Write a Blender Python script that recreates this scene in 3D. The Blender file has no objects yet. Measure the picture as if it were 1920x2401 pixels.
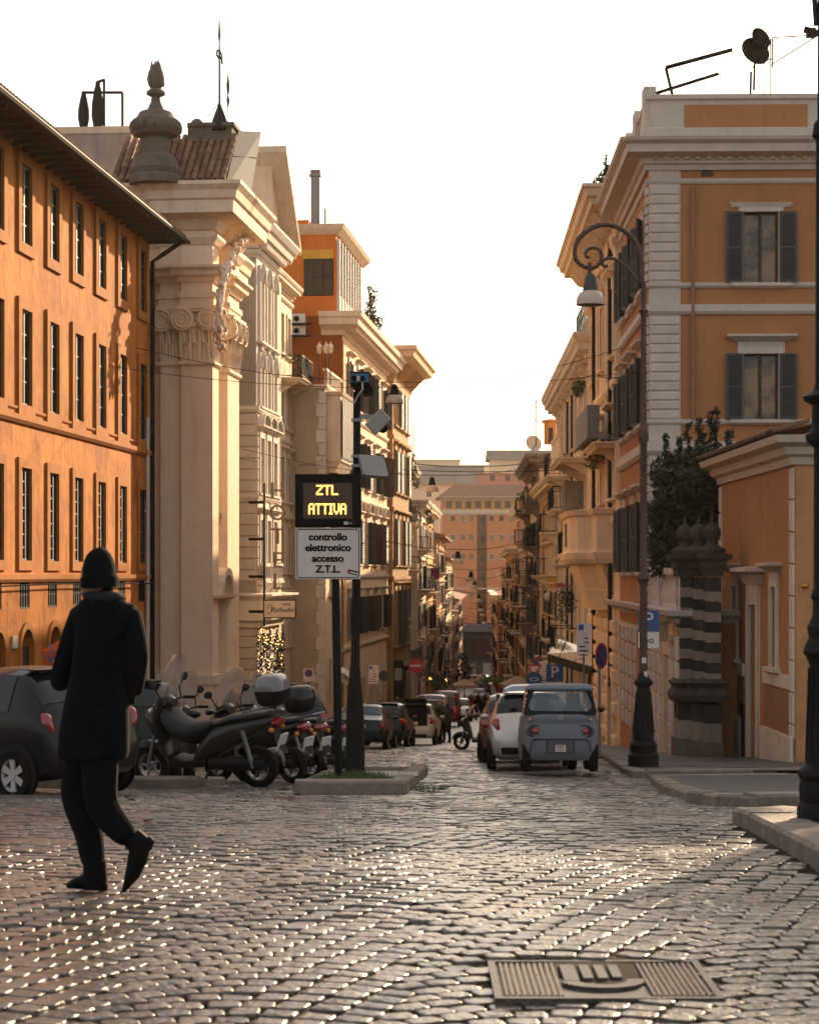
import bpy, bmesh, math, random
import numpy as np
from mathutils import Vector, Matrix, Euler
random.seed(7); np.random.seed(7)
S = bpy.context.scene; COL = S.collection
R = math.radians
# ------------------------------------------------------------------ camera
F = 4669.0; CU = 960.0; HV = 1346.0; CH = 1.65          # focal length, axis and horizon in photograph pixels, eye height
cam_d = bpy.data.cameras.new('camera'); cam = bpy.data.objects.new('camera', cam_d); COL.objects.link(cam)
cam.location = (0, 0, CH); cam.rotation_euler = (R(90), 0, 0)
cam_d.sensor_fit = 'VERTICAL'; cam_d.sensor_height = 36.0; cam_d.lens = F / 2401 * 36.0
cam_d.shift_y = (HV - 1200.5) / 2401; cam_d.clip_start = 0.1; cam_d.clip_end = 3000
cam_d.dof.use_dof = True; cam_d.dof.focus_distance = 28.0; cam_d.dof.aperture_fstop = 5.6
S.camera = cam
# ------------------------------------------------------------------ sky and sun
SUN_AZ, SUN_EL = 26.0, 18.0
w = bpy.data.worlds.new('World'); S.world = w; w.use_nodes = True
nt = w.node_tree; nt.nodes.clear()
out = nt.nodes.new('ShaderNodeOutputWorld'); bg = nt.nodes.new('ShaderNodeBackground')
sky = nt.nodes.new('ShaderNodeTexSky'); sky.sky_type = 'NISHITA'; sky.sun_disc = False
sky.sun_elevation = R(SUN_EL); sky.sun_rotation = R(SUN_AZ); sky.air_density = 0.9; sky.dust_density = 3.0; sky.ozone_density = 1.0
mixw = nt.nodes.new('ShaderNodeMix'); mixw.data_type = 'RGBA'; mixw.inputs[0].default_value = 0.25
mixw.inputs[7].default_value = (11.5, 9.9, 8.2, 1)         # thin bright cloud veil over the whole sky
nt.links.new(sky.outputs[0], mixw.inputs[6]); nt.links.new(mixw.outputs[2], bg.inputs[0])
bg.inputs[1].default_value = 0.072; nt.links.new(bg.outputs[0], out.inputs[0])
sd = bpy.data.lights.new('sun', 'SUN'); sun = bpy.data.objects.new('sun', sd); COL.objects.link(sun)
sd.energy = 4.4; sd.angle = R(0.6); sd.color = (1.0, 0.73, 0.46)
sv = Vector((math.sin(R(SUN_AZ)) * math.cos(R(SUN_EL)), math.cos(R(SUN_AZ)) * math.cos(R(SUN_EL)), math.sin(R(SUN_EL))))
sun.rotation_euler = sv.to_track_quat('Z', 'Y').to_euler(); sun.location = (20, 60, 60)
S.view_settings.view_transform = 'Standard'; S.view_settings.look = 'None'
S.view_settings.exposure = 1.3; S.view_settings.gamma = 1.0; S.view_settings.use_curve_mapping = False
S.render.engine = 'CYCLES'
cy = S.cycles; cy.max_bounces = 6; cy.diffuse_bounces = 4; cy.glossy_bounces = 3; cy.transmission_bounces = 4; cy.transparent_max_bounces = 8
cy.volume_bounces = 0; cy.caustics_reflective = False; cy.caustics_refractive = False; cy.use_denoising = True
cy.sample_clamp_indirect = 4.0; cy.sample_clamp_direct = 12.0
# ------------------------------------------------------------------ place helpers
_GK = [(-20, .1), (0, 0), (10, 0), (14, -.16), (18, -.46), (24, -1.0), (34, -1.81), (53, -3.15), (86, -5.6), (175, -10.8), (360, -18.0), (420, -19.8), (900, -20)]
_gx = [a for a, b in _GK]; _gy = [b for a, b in _GK]
def gz(Y): return float(np.interp(Y, _gx, _gy))
def at(u, v, Y): return Vector(((u - CU) / F * Y, Y, CH + (HV - v) / F * Y))
def gat(u, Y, dz=0): return Vector(((u - CU) / F * Y, Y, gz(Y) + dz))
def groundY(v, dz=0):
    lo, hi = 5.0, 400.0
    for _ in range(60):
        m = (lo + hi) / 2
        if HV + F * (CH - gz(m) - dz) / m > v: lo = m
        else: hi = m
    return lo
# ------------------------------------------------------------------ materials
MT = {}
def mat(name, col, rough=.8, var=.18, scale=2.0, bump=.0, bscale=30, metal=0., streak=0., col2=None, spec=.5, rnd=0., emit=None, estr=0., alpha=1., coat=0., trans=0., hard=(.35, .68)):
    if name in MT: return MT[name]
    m = bpy.data.materials.new(name); m.use_nodes = True; MT[name] = m
    n = m.node_tree.nodes; l = m.node_tree.links; b = n['Principled BSDF']
    if rough >= .8: spec = min(spec, .12)
    b.inputs['Roughness'].default_value = rough; b.inputs['Metallic'].default_value = metal
    b.inputs['Specular IOR Level'].default_value = spec; b.inputs['Coat Weight'].default_value = coat
    if trans: b.inputs['Transmission Weight'].default_value = trans
    if alpha < 1: b.inputs['Alpha'].default_value = alpha
    c = (*col, 1)
    if emit: b.inputs['Emission Color'].default_value = (*emit, 1); b.inputs['Emission Strength'].default_value = estr
    b.inputs['Base Color'].default_value = c
    if var or streak or rnd:
        geo = n.new('ShaderNodeNewGeometry'); cur = None
        d = col2 if col2 else tuple(x * .55 for x in col)
        no = n.new('ShaderNodeTexNoise'); no.inputs['Scale'].default_value = scale; no.inputs['Detail'].default_value = 6; no.inputs['Roughness'].default_value = .65
        l.new(geo.outputs['Position'], no.inputs['Vector'])
        ramp = n.new('ShaderNodeMapRange'); ramp.inputs[1].default_value = hard[0]; ramp.inputs[2].default_value = hard[1]; ramp.inputs[3].default_value = 0; ramp.inputs[4].default_value = min(1, var * 2.2)
        l.new(no.outputs['Fac'], ramp.inputs[0])
        mx = n.new('ShaderNodeMix'); mx.data_type = 'RGBA'; mx.inputs[6].default_value = c; mx.inputs[7].default_value = (*d, 1)
        l.new(ramp.outputs[0], mx.inputs[0]); cur = mx.outputs[2]
        if streak:
            mp = n.new('ShaderNodeMapping'); mp.inputs['Scale'].default_value = (1.7, 1.7, .22); l.new(geo.outputs['Position'], mp.inputs[0])
            n2 = n.new('ShaderNodeTexNoise'); n2.inputs['Scale'].default_value = 1.3; n2.inputs['Detail'].default_value = 7; n2.inputs['Roughness'].default_value = .7; l.new(mp.outputs[0], n2.inputs['Vector'])
            r2 = n.new('ShaderNodeMapRange'); r2.inputs[1].default_value = .48; r2.inputs[2].default_value = .75; r2.inputs[4].default_value = streak; l.new(n2.outputs['Fac'], r2.inputs[0])
            m2 = n.new('ShaderNodeMix'); m2.data_type = 'RGBA'; m2.inputs[7].default_value = tuple(x * .35 for x in d) + (1,); l.new(r2.outputs[0], m2.inputs[0]); l.new(cur, m2.inputs[6]); cur = m2.outputs[2]
        if rnd:
            oi = n.new('ShaderNodeObjectInfo'); r3 = n.new('ShaderNodeMapRange'); r3.inputs[3].default_value = 1 - rnd; r3.inputs[4].default_value = 1 + rnd * .6; l.new(oi.outputs['Random'], r3.inputs[0])
            vm = n.new('ShaderNodeVectorMath'); vm.operation = 'SCALE'; l.new(cur, vm.inputs[0]); l.new(r3.outputs[0], vm.inputs['Scale']); cur = vm.outputs[0]
        l.new(cur, b.inputs['Base Color'])
    if bump:
        geo2 = n.new('ShaderNodeNewGeometry'); nb = n.new('ShaderNodeTexNoise'); nb.inputs['Scale'].default_value = bscale; nb.inputs['Detail'].default_value = 5
        l.new(geo2.outputs['Position'], nb.inputs['Vector']); bp = n.new('ShaderNodeBump'); bp.inputs['Strength'].default_value = min(1, bump); bp.inputs['Distance'].default_value = .03
        l.new(nb.outputs['Fac'], bp.inputs['Height']); l.new(bp.outputs[0], b.inputs['Normal'])
    return m
ORANGE = mat('plaster_orange', (.56, .20, .034), .85, .38, .9, .8, 4, streak=.75, col2=(.34, .105, .018), hard=(.42, .62))
ORANGET = mat('plaster_orange_trim', (.46, .17, .032), .85, .25, 1.5, .3, 9, streak=.3)
OCHRE = mat('plaster_ochre', (.44, .20, .085), .85, .24, .7, .12, 30, streak=.22, col2=(.33, .145, .06))
SALMON = mat('plaster_salmon', (.55, .27, .12), .85, .22, 2, .15, 25, streak=.3)
CREAM = mat('plaster_cream', (.78, .58, .38), .85, .15, 1.5, .12, 25, streak=.22)
CHURCHM = mat('church_plaster', (.88, .69, .50), .85, .15, 1.5, .12, 25, streak=.22, col2=(.66, .47, .32))
CHURCHT = mat('church_travertine', (.85, .68, .50), .8, .18, 3, .2, 18, streak=.3, col2=(.5, .37, .26))
CREAM2 = mat('plaster_pale_cream', (.80, .65, .47), .85, .14, 1.5, .1, 25, streak=.18)
WHITEP = mat('plaster_white', (.70, .63, .54), .85, .14, 1.5, .1, 25, streak=.2)
TRAV = mat('travertine', (.68, .55, .42), .8, .18, 3, .2, 18, streak=.25, rnd=.1)
STONEW = mat('stone_white_rustic', (.62, .54, .46), .8, .15, 3, .2, 20, streak=.15, rnd=.08)
STONEO = mat('stone_ochre', (.50, .30, .12), .85, .3, 2.5, .35, 10, streak=.35, rnd=.25, col2=(.30, .155, .055))
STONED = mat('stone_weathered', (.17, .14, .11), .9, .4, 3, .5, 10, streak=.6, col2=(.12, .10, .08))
GREYP = mat('plaster_grey_stained', (.30, .25, .21), .9, .4, 2, .3, 12, streak=.6, col2=(.12, .10, .09))
ROUGHGREY = mat('wall_grey_brown', (.36, .31, .27), .9, .3, 1.5, .2, 12, streak=.4)
PENT = mat('plaster_burnt_orange', (.58, .17, .03), .85, .2, 1.5, .1, 25, streak=.2, col2=(.42, .11, .02))
YELL = mat('plaster_yellow', (.66, .36, .06), .85, .2, 2, .1, 20, streak=.25)
PINKP = mat('plaster_pink', (.50, .24, .17), .85, .2, 2, .1, 20, streak=.25)
BROWNP = mat('plaster_brown', (.33, .16, .08), .85, .2, 2, .1, 20, streak=.3)
BRICKF = mat('far_brick', (.74, .28, .12), .9, .2, .5, .05, 6)
TILE = mat('roof_tile', (.27, .15, .09), .9, .4, 4, .3, 20, rnd=.35, col2=(.11, .075, .055))
TILEF = mat('far_roof_tile', (.25, .13, .09), .9, .3, 1, .2, 8)
LEAD = mat('lead_sheet', (.045, .058, .068), .7, .25, 3, .1, 15)
IRON = mat('iron_black', (.007, .007, .008), .6, .2, 6, .1, 40, spec=.18)
IRONB = mat('iron_rust_brown', (.085, .035, .022), .6, .35, 5, .2, 40, col2=(.03, .016, .012))
DARKW = mat('wood_dark', (.03, .018, .01), .6, .2, 5)
SHUTG = mat('shutter_grey_blue', (.045, .055, .062), .6, .15, 4)
SHUTB = mat('shutter_brown', (.055, .03, .02), .65, .2, 4)
SHUTK = mat('shutter_dark', (.02, .02, .02), .6, .2, 4)
GLASS = mat('window_glass', (.008, .009, .010), .15, 0, spec=.2)
CURT = mat('window_curtain', (.30, .22, .13), .5, .3, 3)
GLASSW = mat('window_glass_painted_reflection', (.24, .14, .06), .12, .45, 2, spec=.5, col2=(.05, .032, .018), hard=(.42, .6))  # amber reflection of sunlit fronts painted into the pane colour
CABLEM = mat('cable_black', (.008, .008, .008), .95, 0, spec=.05)
DARK = mat('dark_interior', (.012, .010, .009), .9, 0)
EAVE = mat('eave_timber', (.05, .028, .015), .85, .25, 4)
WHITEM = mat('white_metal', (.62, .60, .57), .45, .1, 4)
GREYM = mat('grey_metal', (.22, .22, .22), .45, .15, 4, metal=.6)
COPPER = mat('copper_pipe', (.30, .15, .09), .6, .3, 6)
# ------------------------------------------------------------------ mesh helpers
class MB:
    def __init__(s): s.v = []; s.f = []; s.m = []; s.c = 0
    def add(s, vs, fs):
        o = len(s.v); s.v.extend(tuple(p) for p in vs); s.f.extend(tuple(i + o for i in q) for q in fs); s.m.extend([s.c] * len(fs)); return s
    def box(s, x0, x1, y0, y1, z0, z1):
        return s.add([(x0, y0, z0), (x1, y0, z0), (x1, y1, z0), (x0, y1, z0), (x0, y0, z1), (x1, y0, z1), (x1, y1, z1), (x0, y1, z1)],
                     [(0, 3, 2, 1), (4, 5, 6, 7), (0, 1, 5, 4), (1, 2, 6, 5), (2, 3, 7, 6), (3, 0, 4, 7)])
    def cbox(s, x0, x1, y0, y1, z0, z1, c=.02):          # chamfered towards -y (a dressed stone face)
        return s.add([(x0, y1, z0), (x1, y1, z0), (x1, y1, z1), (x0, y1, z1), (x0, y0 + c, z0), (x1, y0 + c, z0), (x1, y0 + c, z1), (x0, y0 + c, z1),
                      (x0 + c, y0, z0 + c), (x1 - c, y0, z0 + c), (x1 - c, y0, z1 - c), (x0 + c, y0, z1 - c)],
                     [(0, 1, 5, 4), (1, 2, 6, 5), (2, 3, 7, 6), (3, 0, 4, 7), (4, 5, 9, 8), (5, 6, 10, 9), (6, 7, 11, 10), (7, 4, 8, 11), (8, 9, 10, 11)])
    def quad(s, a, b, c, d): return s.add([a, b, c, d], [(0, 1, 2, 3)])
    def loft(s, rings, closed=True, cap0=True, cap1=True):
        n = len(rings[0]); vs = [p for r in rings for p in r]; fs = []
        for i in range(len(rings) - 1):
            for j in range(n if closed else n - 1):
                k = (j + 1) % n; fs.append((i * n + j, i * n + k, (i + 1) * n + k, (i + 1) * n + j))
        if closed and cap0: fs.append(tuple(range(n - 1, -1, -1)))
        if closed and cap1: fs.append(tuple((len(rings) - 1) * n + j for j in range(n)))
        return s.add(vs, fs)
    def lathe(s, prof, c=(0, 0, 0), n=12, axis='z', sx=1, sy=1, cap=True):
        rings = []
        for r, z in prof:
            ring = []
            for j in range(n):
                a = 2 * math.pi * j / n; p = (r * math.cos(a) * sx, r * math.sin(a) * sy, z)
                if axis == 'y': p = (p[0], -p[2], p[1])
                elif axis == 'x': p = (p[2], p[0], p[1])
                ring.append((p[0] + c[0], p[1] + c[1], p[2] + c[2]))
            rings.append(ring)
        return s.loft(rings, True, cap, cap)
    def tube(s, pts, r, n=6, cap=True):
        pts = [Vector(p) for p in pts]; rs = r if isinstance(r, (list, tuple)) else [r] * len(pts); rings = []; up = None
        for i, p in enumerate(pts):
            t = (pts[min(i + 1, len(pts) - 1)] - pts[max(i - 1, 0)])
            t = t.normalized() if t.length > 1e-9 else Vector((0, 0, 1))
            if up is None: up = Vector((0, 0, 1)) if abs(t.z) < .9 else Vector((1, 0, 0))
            a = t.cross(up)
            if a.length < 1e-6: a = t.cross(Vector((0, 1, 0)))
            a.normalize(); b = a.cross(t).normalized(); up = b
            rr = rs[i] if isinstance(rs[i], (tuple, list)) else (rs[i], rs[i])
            rings.append([p + a * rr[0] * math.cos(2 * math.pi * j / n) + b * rr[1] * math.sin(2 * math.pi * j / n) for j in range(n)])
        return s.loft(rings, True, cap, cap)
    def sweep(s, path, prof, z0=0):                       # profile [(out, z)] along a plan path, outward on the right of travel
        pts = [Vector((p[0], p[1])) for p in path]; rings = []
        for i, p in enumerate(pts):
            d0 = (p - pts[i - 1]).normalized() if i else None; d1 = (pts[i + 1] - p).normalized() if i < len(pts) - 1 else None
            n0 = Vector((d0.y, -d0.x)) if d0 else None; n1 = Vector((d1.y, -d1.x)) if d1 else None
            if n0 is None: m = n1
            elif n1 is None: m = n0
            else:
                m = (n0 + n1); m = m / max(.25, (1 + n0.dot(n1)))
            rings.append([(p.x + m.x * o, p.y + m.y * o, z0 + z) for o, z in prof])
        return s.loft(rings, True, True, True)
    def sphere(s, c, r, n=10, m=6, sz=1.):
        return s.lathe([(max(1e-4, r * math.sin(math.pi * i / m)), -r * sz * math.cos(math.pi * i / m)) for i in range(m + 1)], c, n)
    def xf(s, M, i0=0):
        for i in range(i0, len(s.v)): s.v[i] = tuple(M @ Vector(s.v[i]))
        return s
    def mesh(s, name, mats, smooth=0):
        me = bpy.data.meshes.new(name); me.from_pydata(s.v, [], s.f)
        mats = mats if isinstance(mats, (list, tuple)) else [mats]
        for m in mats: me.materials.append(m)
        if len(mats) > 1: me.polygons.foreach_set('material_index', s.m)
        if smooth:
            me.polygons.foreach_set('use_smooth', [True] * len(me.polygons)); me.set_sharp_from_angle(angle=R(smooth))
        me.update(); return me
    def obj(s, name, mats, parent=None, loc=(0, 0, 0), rz=0., smooth=0, rot=None):
        return inst(name, s.mesh(name, mats, smooth), parent, loc, rz, rot=rot)
def inst(name, me, parent=None, loc=(0, 0, 0), rz=0., scale=None, rot=None):
    o = bpy.data.objects.new(name, me); COL.objects.link(o); o.parent = parent; o.location = loc
    o.rotation_euler = rot if rot else (0, 0, rz)
    if scale: o.scale = scale
    return o
def tag(o, label, cat=None, group=None, kind=None):
    if label: o['label'] = label
    if cat: o['category'] = cat
    if group: o['group'] = group
    if kind: o['kind'] = kind
    return o
def thing(name, label, cat, loc=(0, 0, 0), rz=0., group=None):
    o = bpy.data.objects.new(name, None); COL.objects.link(o); o.location = loc; o.rotation_euler = (0, 0, rz)
    o.empty_display_size = .2
    return tag(o, label, cat, group)
def copy_tree(o, parent=None):
    c = o.copy(); COL.objects.link(c); c.parent = parent
    for ch in list(o.children): copy_tree(ch, c)
    return c
CACHE = {}
def cached(key, fn):
    if key not in CACHE: CACHE[key] = fn()
    return CACHE[key]
def rnd(a, b): return random.uniform(a, b)
def pbox(name, parent, m, x0, x1, y0, y1, z0, z1, c=0, **k):
    mb = MB()
    (mb.cbox(x0, x1, y0, y1, z0, z1, c) if c else mb.box(x0, x1, y0, y1, z0, z1)); return mb.obj(name, m, parent, **k)
# ------------------------------------------------------------------ a wall face of a building
class Face:
    def __init__(s, root, ox=0., oy=0., rot=0.):
        s.root = root; s.o = Vector((ox, oy)); s.rot = rot; s.base = root.location.z
        t = root.rotation_euler.z; c, n = math.cos(t), math.sin(t)
        s.X = root.location.x + c * ox - n * oy; s.Yo = root.location.y + n * ox + c * oy; s.th = t + rot
        s.d = Vector((math.cos(rot), math.sin(rot))); s.inw = Vector((-math.sin(rot), math.cos(rot)))
    def s_(s, u, n=0.):
        k = (u - CU) / F; c, q = math.cos(s.th), math.sin(s.th); X = s.X + q * n; Y = s.Yo - c * n
        return (k * Y - X) / (c - k * q)
    def Y(s, sv): return s.Yo + sv * math.sin(s.th)
    def z_(s, u, v, n=0.): return CH + (HV - v) * (s.Y(s.s_(u, n))) / F
    def loc(s, sv, z, n=0.):                               # n outward
        p = s.o + s.d * sv - s.inw * n; return (p.x, p.y, z - s.base)
    def put(s, name, me, sv, z, n=0., scale=None, rot=None, smooth=0):
        if isinstance(me, tuple): me = me[0].mesh(name, me[1], smooth)
        return inst(name, me, s.root, s.loc(sv, z, n), s.rot, scale)
    def wall(s, m, s0, s1, z0, z1, holes=(), depth=.28, name='wall', n=0., back=False):
        xs = sorted({s0, s1, *[h[0] for h in holes], *[h[1] for h in holes]}); zs = sorted({z0, z1, *[h[2] for h in holes], *[h[3] for h in holes]})
        xs = [x for x in xs if s0 <= x <= s1]; zs = [z for z in zs if z0 <= z <= z1]
        mb = MB()
        def hole(x, z): return any(h[0] < x < h[1] and h[2] < z < h[3] for h in holes)
        for j in range(len(zs) - 1):
            i = 0
            while i < len(xs) - 1:
                zc = (zs[j] + zs[j + 1]) / 2
                if hole((xs[i] + xs[i + 1]) / 2, zc): i += 1; continue
                k = i
                while k + 1 < len(xs) - 1 and not hole((xs[k + 1] + xs[k + 2]) / 2, zc): k += 1
                mb.quad((xs[i], 0, zs[j]), (xs[k + 1], 0, zs[j]), (xs[k + 1], 0, zs[j + 1]), (xs[i], 0, zs[j + 1])); i = k + 1
        for h in holes:
            a, b, c, d = h[:4]; q = depth
            mb.quad((a, 0, c), (a, q, c), (a, q, d), (a, 0, d)); mb.quad((b, q, c), (b, 0, c), (b, 0, d), (b, q, d))
            mb.quad((a, 0, d), (a, q, d), (b, q, d), (b, 0, d)); mb.quad((a, q, c), (a, 0, c), (b, 0, c), (b, q, c))
            if back: mb.quad((a - .05, q + .12, c - .05), (b + .05, q + .12, c - .05), (b + .05, q + .12, d + .05), (a - .05, q + .12, d + .05))
        for i in range(len(mb.v)): mb.v[i] = (mb.v[i][0], mb.v[i][1], mb.v[i][2] - z0)
        return s.put(name, (mb, m), 0, z0, n)
    def band(s, name, m, s0, s1, z, prof, ends=(0, 0), smooth=0):      # moulding along the face; ends = returns inward
        path = []
        if ends[0]: path.append((s0, ends[0]))
        path += [(s0, 0), (s1, 0)]
        if ends[1]: path.append((s1, ends[1]))
        mb = MB().sweep(path, prof); return s.put(name, (mb, m), 0, z)
def rect_prof(o, h): return [(-.05, 0), (o, 0), (o, h), (-.05, h)]
def corn_prof(o, h):
    return [(-.06, 0), (o * .12, 0), (o * .15, h * .18), (o * .32, h * .22), (o * .36, h * .4), (o * .78, h * .46), (o * .8, h * .66), (o * .9, h * .72), (o, h * .9), (o, h), (-.06, h + .02)]
STR = lambda o=.08, h=.16: [(-.05, 0), (o * .5, 0), (o, h * .4), (o, h), (-.05, h + .01)]
# ------------------------------------------------------------------ windows
def shutter_mesh(w, h, m, n, frame=.06):
    def mk():
        mb = MB(); t = .04
        mb.box(0, frame, -t, 0, 0, h); mb.box(w - frame, w, -t, 0, 0, h); mb.box(frame, w - frame, -t, 0, 0, frame * 1.3); mb.box(frame, w - frame, -t, 0, h - frame, h); mb.box(frame, w - frame, -t, 0, h * .48, h * .48 + frame)
        mb.box(frame, w - frame, -.008, -.002, frame, h - frame)
        for half in ((frame * 1.3, h * .48), (h * .48 + frame, h - frame)):
            k = max(2, int(n / 2)); dz = (half[1] - half[0]) / k
            for i in range(k):
                z = half[0] + i * dz
                mb.add([(frame, -t * .95, z + dz * .08), (w - frame, -t * .95, z + dz * .08), (w - frame, -.01, z + dz * .86), (frame, -.01, z + dz * .86), (frame, -t * .95, z + dz * .3), (w - frame, -t * .95, z + dz * .3)],
                       [(0, 1, 2, 3), (4, 3, 2, 5), (0, 4, 5, 1)])
        return mb.mesh('shutter', m)
    return cached(('sh', round(w, 2), round(h, 2), m.name, n), mk)
def window(face, sc, z0, w, h, sur=None, sw=.16, sp=.06, head=None, sill=True, shut=None, sm=None, ns=20, mull=(2, 3), glass=None, fm=None, depth=.2, name='window', closed=False, n=0., ang=None, ear=0):
    """opening w x h with its bottom centre at (sc, z0); surround, sash, pane, shutters, sill and head as parts"""
    fm = fm or DARKW; sur_m = sur or fm; glass = glass or GLASS
    def mk():
        mb = MB()
        if sur:
            mb.c = 0
            mb.box(-w / 2 - sw, -w / 2, -sp, .02, -(.02 if sill else sw), h + sw); mb.box(w / 2, w / 2 + sw, -sp, .02, -(.02 if sill else sw), h + sw); mb.box(-w / 2, w / 2, -sp, .02, h, h + sw)
            if ear: mb.box(-w / 2 - sw - ear, -w / 2 - sw, -sp, .02, h - .1, h + sw); mb.box(w / 2 + sw, w / 2 + sw + ear, -sp, .02, h - .1, h + sw)
            if not sill: mb.box(-w / 2, w / 2, -sp, .02, -sw, 0)
        mb.c = 1; t = .05; y0, y1 = depth - .05, depth + .01
        mb.box(-w / 2, -w / 2 + t, y0, y1, 0, h); mb.box(w / 2 - t, w / 2, y0, y1, 0, h); mb.box(-w / 2 + t, w / 2 - t, y0, y1, 0, t); mb.box(-w / 2 + t, w / 2 - t, y0, y1, h - t, h)
        for i in range(1, mull[0]):
            x = -w / 2 + w * i / mull[0]; mb.box(x - .04, x + .04, y0 + .003, y1, t, h - t)
        for i in range(1, mull[1]):
            z = h * i / mull[1]; mb.box(-w / 2 + t, w / 2 - t, y0 + .012, y1, z - .018, z + .018)
        return mb.mesh(name, [sur_m, fm])
    key = (name, round(w, 2), round(h, 2), sur_m.name, fm.name, sw, sp, sill, mull, depth, ear)
    o = face.put(name, cached(key, mk), sc, z0, n)
    inst('pane', cached(('pane', round(w, 2), round(h, 2), glass.name), lambda: MB().quad((-w / 2, 0, 0), (w / 2, 0, 0), (w / 2, 0, h), (-w / 2, 0, h)).mesh('pane', glass)), o, (0, depth, 0))
    if sill and sur:
        inst('sill', cached(('sill', round(w, 2), sw, sp, sur_m.name), lambda: MB().sweep([(-w / 2 - sw - .06, .04), (-w / 2 - sw - .06, 0), (w / 2 + sw + .06, 0), (w / 2 + sw + .06, .04)], [(-.03, -.14), (sp, -.14), (sp + .1, -.08), (sp + .1, 0), (-.03, .005)]).mesh('sill', sur_m)), o)
    if head:
        def mh():
            mb = MB(); hw = w / 2 + sw
            pr = [(-.03, 0), (sp + .02, 0), (sp + .12, .06), (sp + .22, .12), (sp + .22, .18), (-.03, .2)]
            if head in ('flat', 'tri', 'seg'):
                mb.box(-hw, hw, -sp + .004, .02, h + sw, h + sw + .16)
                mb.sweep([(-hw - .02, .04), (-hw - .02, 0), (hw + .02, 0), (hw + .02, .04)], pr, h + sw + .16)
            z = h + sw + .36
            if head == 'tri':
                k = hw * .45; e = hw + .2
                mb.add([(-e, -sp - .04, z), (e, -sp - .04, z), (0, -sp - .04, z + k), (-e, .02, z), (e, .02, z), (0, .02, z + k)], [(0, 1, 2), (0, 2, 5, 3), (2, 1, 4, 5)])
                for sg in (-1, 1): mb.add([(sg * (e + .04), -sp - .2, z), (0, -sp - .2, z + k + .02), (0, -sp - .2, z + k + .14), (sg * (e + .04), -sp - .2, z + .12), (sg * (e + .04), .02, z), (0, .02, z + k + .02), (0, .02, z + k + .14), (sg * (e + .04), .02, z + .12)], [(0, 1, 2, 3), (3, 2, 6, 7), (0, 4, 5, 1), (0, 3, 7, 4)])
            if head == 'seg':
                e = hw + .2; N = 10
                for r0, r1, y in ((0, 1, -sp - .05), (1, 1.12, -sp - .22)):
                    A = [(e * math.cos(math.pi * (1 - i / N)), e * .55 * math.sin(math.pi * i / N)) for i in range(N + 1)]
                    vs = []
                    for x, zz in A: vs += [(x * r0, y, z + zz * r0), (x * r1, y, z + zz * r1), (x * r1, .02, z + zz * r1), (x * r0, .02, z + zz * r0)]
                    fs = []
                    for i in range(N): a = i * 4; b = a + 4; fs += [(a, b, b + 1, a + 1), (a + 1, b + 1, b + 2, a + 2), (a, a + 3, b + 3, b)]
                    mb.add(vs, fs)
            return mb.mesh('pediment', sur_m)
        inst('pediment', cached(('head', head, round(w, 2), round(h, 2), sw, sp, sur_m.name), mh), o)
    if shut:
        sw2 = w / 2; me = shutter_mesh(sw2, h, shut, ns); y = -sp - .012 if sur else -.012
        if closed:
            inst('shutter', me, o, (-w / 2, .06, 0)); inst('shutter', me, o, (0, .06, 0))
        else:
            a = ang if ang is not None else 4
            inst('shutter', me, o, (-w / 2 - .02 - sw2 * math.cos(R(a)), y - sw2 * math.sin(R(a)), 0), R(a)); inst('shutter', me, o, (w / 2 + .02, y, 0), -R(a))
    return o
def hole(sc, z0, w, h): return (sc - w / 2, sc + w / 2, z0, z0 + h)
def block_mesh(w, h, d, m, c=.02): return cached(('blk', round(w, 2), round(h, 2), round(d, 3), m.name, c), lambda: MB().cbox(0, w, -d, .02, 0, h, c).mesh('block', m))
def quoins(face, s0, w, z0, z1, h, m, d=.05, alt=0., name='quoin', gap=.025, side=1, lim=40):
    n = max(1, int(round((z1 - z0) / h))); hh = (z1 - z0) / n
    for i in range(min(n, lim)):
        ww = w - (alt if i % 2 else 0); x = s0 + (w - ww if side < 0 else 0)
        face.put(name, block_mesh(ww, hh - gap, d, m), x, z0 + i * hh + gap / 2)
def pipe(face, s, z0, z1, n=.09, r=.05, m=None, name='downpipe'):
    mb = MB().tube([(0, 0, 0), (0, 0, z1 - z0)], r, 6)
    z = .8
    while z < z1 - z0: mb.box(-r - .02, r + .02, -.01, n, z, z + .05); z += 2.2
    return face.put(name, (mb, m or IRON), s, z0, n, smooth=40)
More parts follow.
